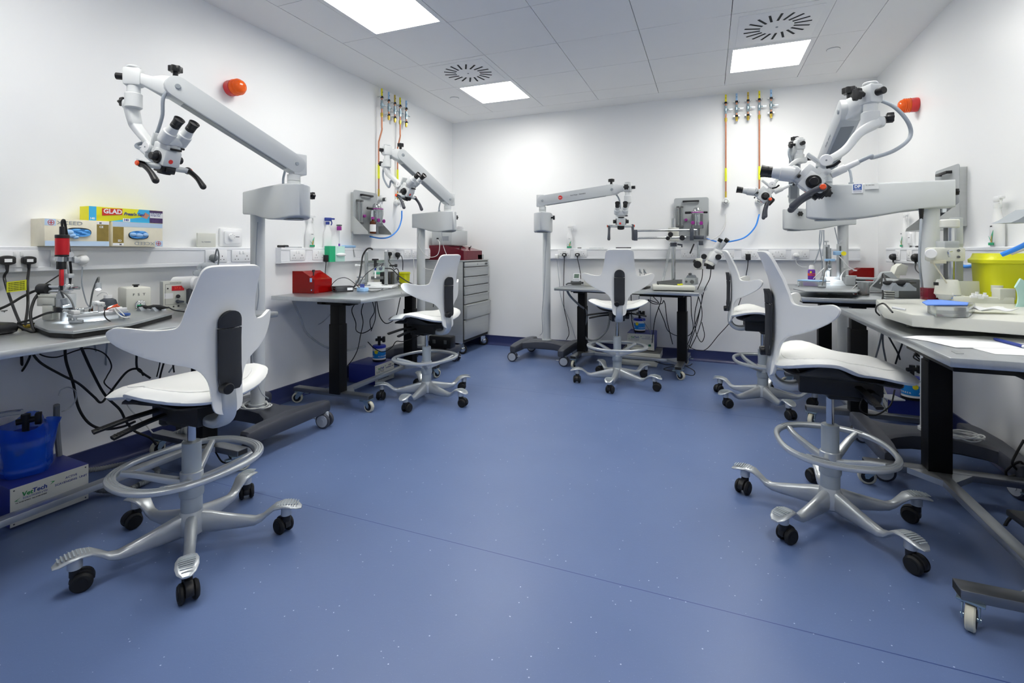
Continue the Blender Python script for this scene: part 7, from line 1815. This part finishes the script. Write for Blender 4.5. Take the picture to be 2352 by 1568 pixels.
# cream boxes under the back bench
for (xa, xb, z0, z1, lab, yy) in ((-0.84, -0.46, 0.0, 0.062, 'lower cream electronic box on the floor under the back bench', 4.86), (-0.80, -0.43, 0.063, 0.133, 'cream electronic box on top of the lower one under the back bench', 4.88)):
    t = thing('electronic_box', lab, 'electronic box', ((xa + xb) / 2, yy, z0))
    mb().bx(xa, xb, yy, yy + 0.28, z0 + 0.001, z1, 0.003).build('housing', 'machine_cream', t, **W)
    mb().bx(xa - 0.002, xb + 0.002, yy - 0.003, yy + 0.285, z1 - 0.006, z1 + 0.0005, 0.001).build('lid_edge', 'dark_grey', t, **W)
    mb().bx(xa + 0.02, xa + 0.036, yy - 0.004, yy, z0 + 0.02, z0 + 0.045).build('switch', 'hole', t, **W)
# third unit at the right edge
t = scav((1.19, 1.95), R(-90), 'blue scavenging unit at the right edge under the near right bench')
# dark tray and pedal near the right edge
t = thing('foot_pedal', 'black foot pedal plate on the cross bar of the near right bench', 'foot pedal', (1.05, 2.12, 0.12))
mb().box((1.07, 2.10, 0.215), (0.20, 0.26, 0.022), rz=0.1, bev=0.006).cyl((1.07, 2.10, 0.118), (1.07, 2.10, 0.21), 0.02).box((1.07, 2.10, 0.125), (0.10, 0.12, 0.012), bev=0.003).build('plate', 'black_plastic', t, **W)
cable('black lead looping from the foot pedal at the right edge', [at(2330, 1180, 2.0), at(2312, 1200, 2.0), at(2300, 1235, 1.98), at(2310, 1262, 1.96), at(2330, 1255, 1.96), at(2352, 1215, 1.98)], 0.006)
cable('tangled black lead hanging at the right edge of the near right bench', [at(2352, 1010, 2.2), at(2335, 1040, 2.2), at(2325, 1065, 2.2), at(2340, 1085, 2.2), at(2316, 1095, 2.22), at(2312, 1080, 2.22), at(2345, 1060, 2.2), at(2360, 1100, 2.18)], 0.005)
# coil on the microscope base
t = thing('cable_coil', 'coil of pale grey cable lying on the near right microscope base', 'cable', V((1.16, 3.20, 0.19)))
b = mb(); pts = []
for i in range(46):
    a = i * 0.62; rr = 0.075 + 0.012 * math.sin(i * 1.7)
    pts.append((1.16 + rr * math.cos(a) * 1.1, 3.08 + rr * 0.55 * math.sin(a), 0.195 + 0.022 * (i / 46) + 0.006 * math.sin(i * 2.1)))
b.tube(pts, 0.0038, n=6, k=3).build('coil', 'cable_white', t, **W)
cable('pale cable running from the coil to the right edge', [(1.20, 3.05, 0.20), at(2245, 1012, 2.6), at(2290, 1016, 2.6), at(2340, 1000, 2.6), at(2365, 985, 2.6)], 0.004, 'cable_white')
t = thing('clear_tray', 'clear tray of glass slides hanging under the near right bench edge', 'tray', onz(1985, 715, 0.80)) if False else None

# ================================================================== leads under the benches
Z0 = 0.012
G = 'black leads hanging under the near left bench'
def L(label, pts, r=0.0048, m='black_rubber', grp=None, **k): return cable(label, [at(*p) for p in pts], r, m, grp, **k)
L('thick black lead hanging straight down at the left end of the near left bench', [(48, 790, 2.2), (50, 840, 2.25), (44, 880, 2.3), (43, 930, 2.35), (44, 960, 2.35)], 0.0055)
L('black lead swinging left from the near left bench underside', [(73, 785, 2.2), (68, 820, 2.22), (48, 855, 2.25), (20, 873, 2.25), (-10, 878, 2.25)], 0.0045)
L('long black lead sagging from the near left bench to a low loop', [(62, 790, 2.15), (90, 830, 2.2), (140, 860, 2.25), (180, 880, 2.3), (215, 910, 2.35), (232, 924, 2.35), (250, 905, 2.38), (290, 855, 2.4), (318, 847, 2.42), (330, 862, 2.42)], 0.0052)
L('thick black lead dropping from the tray and curving right towards the chair', [(149, 790, 2.2), (152, 830, 2.25), (168, 880, 2.3), (180, 935, 2.35), (205, 972, 2.35), (240, 985, 2.35), (280, 980, 2.35), (310, 968, 2.35)], 0.0058)
L('thick black lead running down right from the tray to the skirting', [(183, 790, 2.2), (210, 850, 2.3), (240, 905, 2.4), (275, 940, 2.45), (290, 968, 2.5), (310, 990, 2.55), (345, 1005, 2.6), (358, 1020, 2.65)], 0.0058)
L('thin dark lead arching under the near left bench', [(85, 798, 2.2), (95, 815, 2.25), (130, 820, 2.28), (175, 805, 2.3), (205, 800, 2.3), (240, 812, 2.32), (256, 840, 2.35), (245, 865, 2.38), (240, 880, 2.4), (262, 900, 2.42)], 0.003)
L('grey lead hanging behind the near left bench', [(217, 790, 2.5), (225, 835, 2.55), (240, 870, 2.6), (255, 890, 2.6), (262, 895, 2.6)], 0.004, 'cable_grey')
L('second grey lead hanging behind the near left bench', [(246, 788, 2.5), (243, 830, 2.55), (247, 865, 2.6), (258, 890, 2.6)], 0.004, 'cable_grey')
L('black lead hanging at the middle of the near left bench', [(318, 765, 2.35), (314, 810, 2.4), (315, 845, 2.42), (330, 858, 2.42), (345, 868, 2.45)], 0.005)
L('thin dark lead falling beside the near chair seat', [(362, 785, 2.5), (368, 810, 2.5), (367, 835, 2.5), (360, 865, 2.5)], 0.003)
L('black lead falling behind the near chair wing', [(392, 790, 2.55), (382, 815, 2.55), (370, 855, 2.55), (365, 880, 2.5)], 0.0045)
L('short black lead curling behind the near chair seat', [(386, 795, 2.5), (380, 812, 2.5), (395, 830, 2.5), (400, 855, 2.5)], 0.004)
L('grey lead slanting behind the near chair wing', [(424, 802, 2.6), (415, 820, 2.6), (400, 838, 2.6), (388, 855, 2.6)], 0.004, 'cable_grey')
L('white lead hanging below the near chair seat to the skirting', [(285, 915, 2.55), (300, 940, 2.6), (330, 970, 2.7), (352, 995, 2.75), (368, 1003, 2.75)], 0.0035, 'cable_white')
def ribbed(label, pts, r=0.0125, rings=60):
    P_ = spline([V(p) for p in pts], 12)
    b = mb(); b.tube(pts, r * 0.86, n=10, k=8)
    acc = 0
    for i in range(1, len(P_)):
        acc += (P_[i] - P_[i - 1]).length
        if acc > r * 0.75:
            acc = 0; d = (P_[i] - P_[i - 1]).normalized() * r * 0.16
            b.cyl(P_[i] - d, P_[i] + d, r, n=12)
    return tag(b.build('corrugated_hose', 'hose_grey'), label, 'hose')
ribbed('grey corrugated hose leaving the near left scavenging unit along the skirting', [at(195, 1080, 2.4), at(230, 1076, 2.45), at(270, 1068, 2.5), at(300, 1066, 2.5), at(340, 1068, 2.45), at(362, 1080, 2.4), at(350, 1098, 2.35), at(320, 1112, 2.3)])
ribbed('grey corrugated hose lying on the floor behind the near chair base', [at(200, 1120, 2.25), at(240, 1126, 2.25), at(290, 1125, 2.25), at(330, 1108, 2.35)])
ribbed('short grey corrugated hose end behind the near chair column', [at(385, 1006, 2.7), at(405, 998, 2.7), at(430, 988, 2.7)], 0.022)
L('black lead looping on the floor behind the near chair', [(440, 1020, 2.6), (470, 1012, 2.6), (490, 1030, 2.55), (510, 1060, 2.5), (530, 1058, 2.5), (520, 1035, 2.55)], 0.004)
L('thin cable tied along the near left microscope pole', [(592, 510, 2.88), (588, 600, 2.88), (594, 680, 2.88), (578, 780, 2.88), (583, 850, 2.87), (600, 900, 2.85), (617, 915, 2.82)], 0.003, 'cable_grey')
t = thing('cable_coil', 'coil of pale cable at the foot of the near left microscope pole', 'cable', (-2.53, 2.1, 0.19))
pts = []
for i in range(40):
    a = i * 0.6; rr = 0.085 + 0.015 * math.sin(i * 1.3)
    pts.append((-2.50 + rr * math.cos(a), 2.13 + rr * 0.8 * math.sin(a), 0.196 + 0.012 * (i / 40) + 0.004 * math.sin(i * 2.3)))
mb().tube(pts, 0.0032, n=6, k=3).build('coil', 'cable_white', t, **W)
# far left
L('black lead hanging at the left of the far left bench tray', [(820, 692, 3.6), (808, 712, 3.65), (817, 740, 3.7), (818, 758, 3.7), (830, 765, 3.7), (845, 760, 3.7), (855, 752, 3.7)], 0.0035)
L('black lead running from the far left tray down to the floor unit', [(836, 692, 3.6), (830, 715, 3.65), (834, 740, 3.7), (828, 770, 3.7), (822, 800, 3.7), (812, 822, 3.75), (798, 840, 3.8)], 0.0035)
L('black lead hanging behind the canister of the far left bench', [(855, 690, 3.6), (860, 715, 3.65), (850, 735, 3.7), (852, 755, 3.72)], 0.0032)
L('second black lead hanging behind the canister of the far left bench', [(862, 690, 3.6), (862, 730, 3.65), (856, 750, 3.7), (852, 760, 3.72)], 0.0032)
L('black lead sagging from the far left tray to the chair seat', [(865, 690, 3.6), (872, 725, 3.65), (885, 742, 3.7), (900, 738, 3.7), (910, 725, 3.7), (918, 690, 3.7), (922, 672, 3.7)], 0.0035)
L('black lead curving under the right end of the far left bench', [(942, 672, 3.8), (950, 680, 3.8), (965, 680, 3.8), (977, 668, 3.8)], 0.0035)
L('black lead running along the floor from the canister to the chair', [(845, 785, 3.85), (860, 800, 3.8), (880, 808, 3.8), (900, 797, 3.8), (910, 784, 3.8), (925, 784, 3.8), (945, 778, 3.8), (970, 767, 3.8)], 0.0035)
L('thin dark lead looping right of the far left black column', [(782, 732, 4.0), (795, 745, 4.0), (790, 762, 4.0), (782, 765, 4.0), (792, 785, 4.0), (782, 803, 4.0)], 0.0025)
L('black lead hanging against the steel cabinet side', [(1003, 677, 4.75), (997, 690, 4.8), (995, 705, 4.8)], 0.004)
L('white lead falling from the trunking behind the far left bench', [(950, 592, 4.95), (951, 620, 4.95), (950, 660, 4.95), (950, 700, 4.95)], 0.0035, 'cable_white')
L('clear hose curving on the wall left of the far left black column', [(672, 688, 3.62), (690, 730, 3.68), (705, 765, 3.72), (745, 795, 3.8), (790, 805, 3.9), (840, 795, 3.95)], 0.008, 'clear_plastic')
L('second clear hose crossing under the far left bench', [(715, 750, 3.95), (740, 740, 3.95), (770, 710, 3.95), (800, 680, 3.9)], 0.004, 'clear_plastic')
for i, (pts, lab) in enumerate((([(970, 490, 4.78), (962, 520, 4.78), (966, 560, 4.78), (960, 590, 4.78), (975, 615, 4.78), (1000, 620, 4.75)], 'white cable tied along the far left microscope pole'),
                               ([(962, 530, 4.75), (958, 550, 4.75), (968, 575, 4.75), (985, 590, 4.75), (1005, 585, 4.75), (1010, 560, 4.8), (1005, 550, 4.85)], 'white cable looping from the far left pole to the pale grey box'),
                               ([(1014, 530, 4.5), (1016, 550, 4.55), (1020, 570, 4.6), (1028, 590, 4.6)], 'thin white cable hanging below the far left microscope casing'))):
    L(lab, pts, 0.0032, 'cable_white')
# back
L('thin grey cable falling along the back microscope pole', [(1256, 535, 5.0), (1252, 600, 5.0), (1250, 660, 5.0), (1245, 720, 5.0), (1246, 760, 5.0), (1240, 770, 5.0)], 0.003, 'cable_grey')
L('grey hose looping behind the back bench left column', [(1300, 662, 4.7), (1310, 680, 4.75), (1330, 700, 4.8), (1345, 712, 4.85), (1348, 730, 4.85), (1340, 760, 4.85), (1348, 778, 4.85), (1370, 780, 4.85), (1395, 755, 4.8), (1402, 715, 4.8)], 0.0105, 'hose_grey')
L('black lead hanging right of the back canister', [(1449, 670, 4.7), (1450, 700, 4.75), (1452, 740, 4.8), (1465, 775, 4.85), (1485, 802, 4.9), (1500, 800, 4.9)], 0.004)
L('thin grey lead hanging beside the back chair', [(1468, 680, 4.75), (1467, 715, 4.8), (1480, 740, 4.85), (1492, 760, 4.85), (1495, 780, 4.85)], 0.003, 'cable_grey')
L('grey lead hanging straight from the middle of the back bench', [(1494, 672, 4.7), (1494, 720, 4.75), (1495, 770, 4.8), (1494, 800, 4.85)], 0.0035, 'cable_grey')
L('black lead looping under the boom stand', [(1496, 665, 4.6), (1500, 680, 4.6), (1513, 695, 4.6), (1500, 692, 4.6), (1488, 688, 4.6), (1500, 697, 4.6), (1520, 697, 4.6), (1524, 690, 4.6), (1528, 700, 4.62), (1532, 735, 4.68), (1540, 770, 4.75), (1545, 790, 4.8)], 0.0038)
L('black lead crossing down from the foot switch', [(1511, 650, 4.4), (1515, 675, 4.45), (1518, 690, 4.5), (1505, 730, 4.6), (1500, 765, 4.7), (1497, 795, 4.8)], 0.0038)
L('black lead swinging right under the back bench', [(1512, 705, 4.65), (1525, 735, 4.7), (1535, 760, 4.72), (1560, 772, 4.75), (1585, 768, 4.75), (1600, 735, 4.72), (1612, 690, 4.7), (1610, 665, 4.6)], 0.0038)
for i, (pts, lab) in enumerate((([(1590, 660, 4.45), (1600, 672, 4.5), (1610, 700, 4.6), (1612, 730, 4.65), (1600, 770, 4.7), (1585, 800, 4.75)], 'black lead leaving the grey box at the right end of the back bench'),
     ([(1587, 680, 4.6), (1588, 720, 4.65), (1592, 755, 4.7), (1580, 790, 4.75)], 'black lead hanging right of the back bench column'),
     ([(1600, 664, 4.5), (1604, 680, 4.55), (1596, 720, 4.6), (1598, 760, 4.7), (1610, 785, 4.75), (1618, 770, 4.75), (1612, 740, 4.7)], 'black lead making a low loop right of the back bench'),
     ([(1580, 795, 4.7), (1565, 838, 4.4), (1540, 842, 4.4), (1525, 848, 4.35), (1560, 855, 4.3), (1590, 862, 4.3), (1595, 852, 4.3), (1575, 840, 4.35)], 'tangle of black lead on the floor by the back bench castor'),
     ([(1500, 828, 4.7), (1525, 836, 4.6), (1550, 838, 4.5), (1580, 840, 4.4), (1590, 835, 4.4)], 'black lead lying on the floor under the back bench'))):
    L(lab, pts, 0.0036)
L('clear hose slanting on the back wall under the bench', [(1440, 710, 4.95), (1460, 740, 4.95), (1475, 775, 4.95), (1488, 802, 4.95)], 0.010, 'clear_plastic')
L('clear bar leaning on the back wall beside the pillar', [(1540, 560, 4.95), (1528, 620, 4.9), (1520, 655, 4.85)], 0.012, 'clear_plastic')
# right
L('pair of grey leads hanging under the near right bench', [(2028, 752, 2.6), (2020, 790, 2.65), (2008, 830, 2.7), (2000, 850, 2.75)], 0.0045, 'dark_grey')
L('second grey lead hanging under the near right bench', [(2028, 752, 2.6), (2028, 790, 2.65), (2035, 830, 2.7), (2038, 850, 2.72)], 0.0045, 'dark_grey')
L('black lead curving down to the right canister', [(2030, 752, 2.6), (2048, 785, 2.65), (2062, 810, 2.7), (2067, 825, 2.75)], 0.0045)
L('black lead crossing down behind the right chair seat', [(2076, 772, 2.6), (2072, 790, 2.65), (2064, 812, 2.7), (2057, 835, 2.75)], 0.0045)
L('tied bundle of black lead beside the right canister', [(2106, 788, 2.6), (2100, 805, 2.6), (2118, 822, 2.62), (2100, 812, 2.62), (2116, 830, 2.62), (2098, 820, 2.62), (2112, 808, 2.62), (2120, 825, 2.64), (2125, 850, 2.66), (2120, 900, 2.68), (2118, 960, 2.7)], 0.0035)
L('black lead looping below the right chair seat', [(1995, 880, 2.6), (1985, 905, 2.6), (1975, 935, 2.6), (1988, 950, 2.6), (2015, 952, 2.6), (2045, 930, 2.6), (2055, 895, 2.62)], 0.004)
L('grey cable hanging from the near right microscope casing', [(2116, 500, 2.45), (2114, 540, 2.42), (2112, 600, 2.4), (2118, 660, 2.4), (2120, 690, 2.4)], 0.0055, 'cable_grey')
t = thing('cable_boot', 'black ribbed cable boot under the near right microscope casing', 'cable boot', at(2116, 480, 2.45))
b = mb().cyl(at(2116, 479, 2.45), at(2116, 503, 2.45), 0.011, 0.007, n=14)
for i in range(5): b.cyl(at(2116, 485 + i * 4, 2.45), at(2116, 487 + i * 4, 2.45), 0.0105 - i * 0.0006, n=14)
b.build('boot', 'black_rubber', t, **W)
for i, (pts, lab) in enumerate((([(1888, 528, 3.75), (1885, 560, 3.75), (1876, 590, 3.75), (1869, 606, 3.75)], 'left one of the grey cables hanging under the far right casing'),
     ([(1884, 528, 3.8), (1882, 560, 3.8), (1888, 600, 3.8), (1888, 620, 3.8)], 'middle one of the grey cables hanging under the far right casing'),
     ([(1892, 528, 3.78), (1892, 560, 3.78), (1889, 588, 3.78)], 'right one of the grey cables hanging under the far right casing'),
     ([(1917, 522, 4.1), (1921, 540, 4.1), (1926, 560, 4.1)], 'short cable with a black boot under the far right casing'))):
    L(lab, pts, 0.004, 'cable_grey')

# ================================================================== marks on the microscopes
ob = [o for o in bpy.data.objects if o.name.startswith('operating_microscope')]
byk = {k: v[0] for k, v in MS.items()}
i_ = MS['B'][1]; f = i_['am']
# the arm's cheek that faces the room: pick the side towards the camera
def arm_face(k, x, y):
    i_ = MS[k][1]; am = i_['am']
    s = 1 if (am.to_3x3() @ V((0, 0, 1))).dot(EYE - am.translation) > 0 else -1
    o = am @ V((x, y, s * 0.0405)); up = am.to_3x3() @ V((0, 1, 0)); n = am.to_3x3() @ V((0, 0, s))
    return face_m(o, up.cross(n), up)
f = arm_face('B', 0.17, 0.0)
mb().cyl(f @ V((0, 0, 0)), f @ V((0, 0, 0.0012)), 0.020, n=32).build('arm_mark', 'logo_red', byk['B'], **W)
text('mark_word', 'kaps', 0.013, f @ Matrix.Translation((-0.0145, 0, 0.0014)), 'paper', byk['B'], world=True)
f = arm_face('B', 0.265, 0.0)
text('maker_line', 'Karl Kaps   Germany', 0.017, f @ Matrix.Translation((-0.0, 0.004, 0.0008)), 'ink', byk['B'], world=True, shear=0.2)
f = arm_face('RN', 0.36, -0.01)
text('maker_line', 'Karl Kaps  Germany', 0.017, f @ Matrix.Translation((-0.08, 0.0, 0.0008)), 'mid_grey', byk['RN'], world=True)
def cas_face(k, along, z):
    i_ = MS[k][1]; d, sd = i_['d'], i_['sd']; S, pole = i_['S'], i_['pole']
    s = 1 if sd.dot(EYE - pole) > 0 else -1
    n = sd * s
    o = pole + d * along; o = V((o.x, o.y, z))
    return o, n, V((0, 0, 1)).cross(n)
def dp(k, along, z, wgt):
    o, n, r = cas_face(k, along, z)
    f = face_m(o + n * wgt, r, (0, 0, 1)); par = byk[k]
    mb().box((0, 0, 0), (0.048, 0.050, 0.001), m=f).build('dealer_sticker', 'paper', par, **W)
    mb().box((0, 0.006, 0.0008), (0.038, 0.031, 0.0008), m=f).build('sticker_panel', 'dp_blue', par, **W)
    text('sticker_letters', 'DP', 0.022, f @ Matrix.Translation((0, 0.009, 0.0015)), 'paper', par, world=True, align='CENTER', bold=0.0008)
    text('sticker_word', 'MEDICAL', 0.0065, f @ Matrix.Translation((0, -0.005, 0.0015)), 'paper', par, world=True, align='CENTER')
    text('sticker_word', 'SERVICE ENGINEERS', 0.004, f @ Matrix.Translation((0, -0.017, 0.0008)), 'ink_blue', par, world=True, align='CENTER')
    f = face_m(o + n * wgt + r * 0.062 + V((0, 0, 0.008)), r, (0, 0, 1))
    mb().box((0, 0, 0), (0.06, 0.03, 0.001), m=f).build('rating_label', 'scope_light', par, **W)
    text('rating_print', 'CE  230V 50Hz', 0.006, f @ Matrix.Translation((-0.026, 0.006, 0.0007)), 'ink', par, world=True)
dp('RN', 0.325, 1.452, 0.086)
dp('RF', 0.25, 1.452, 0.083)
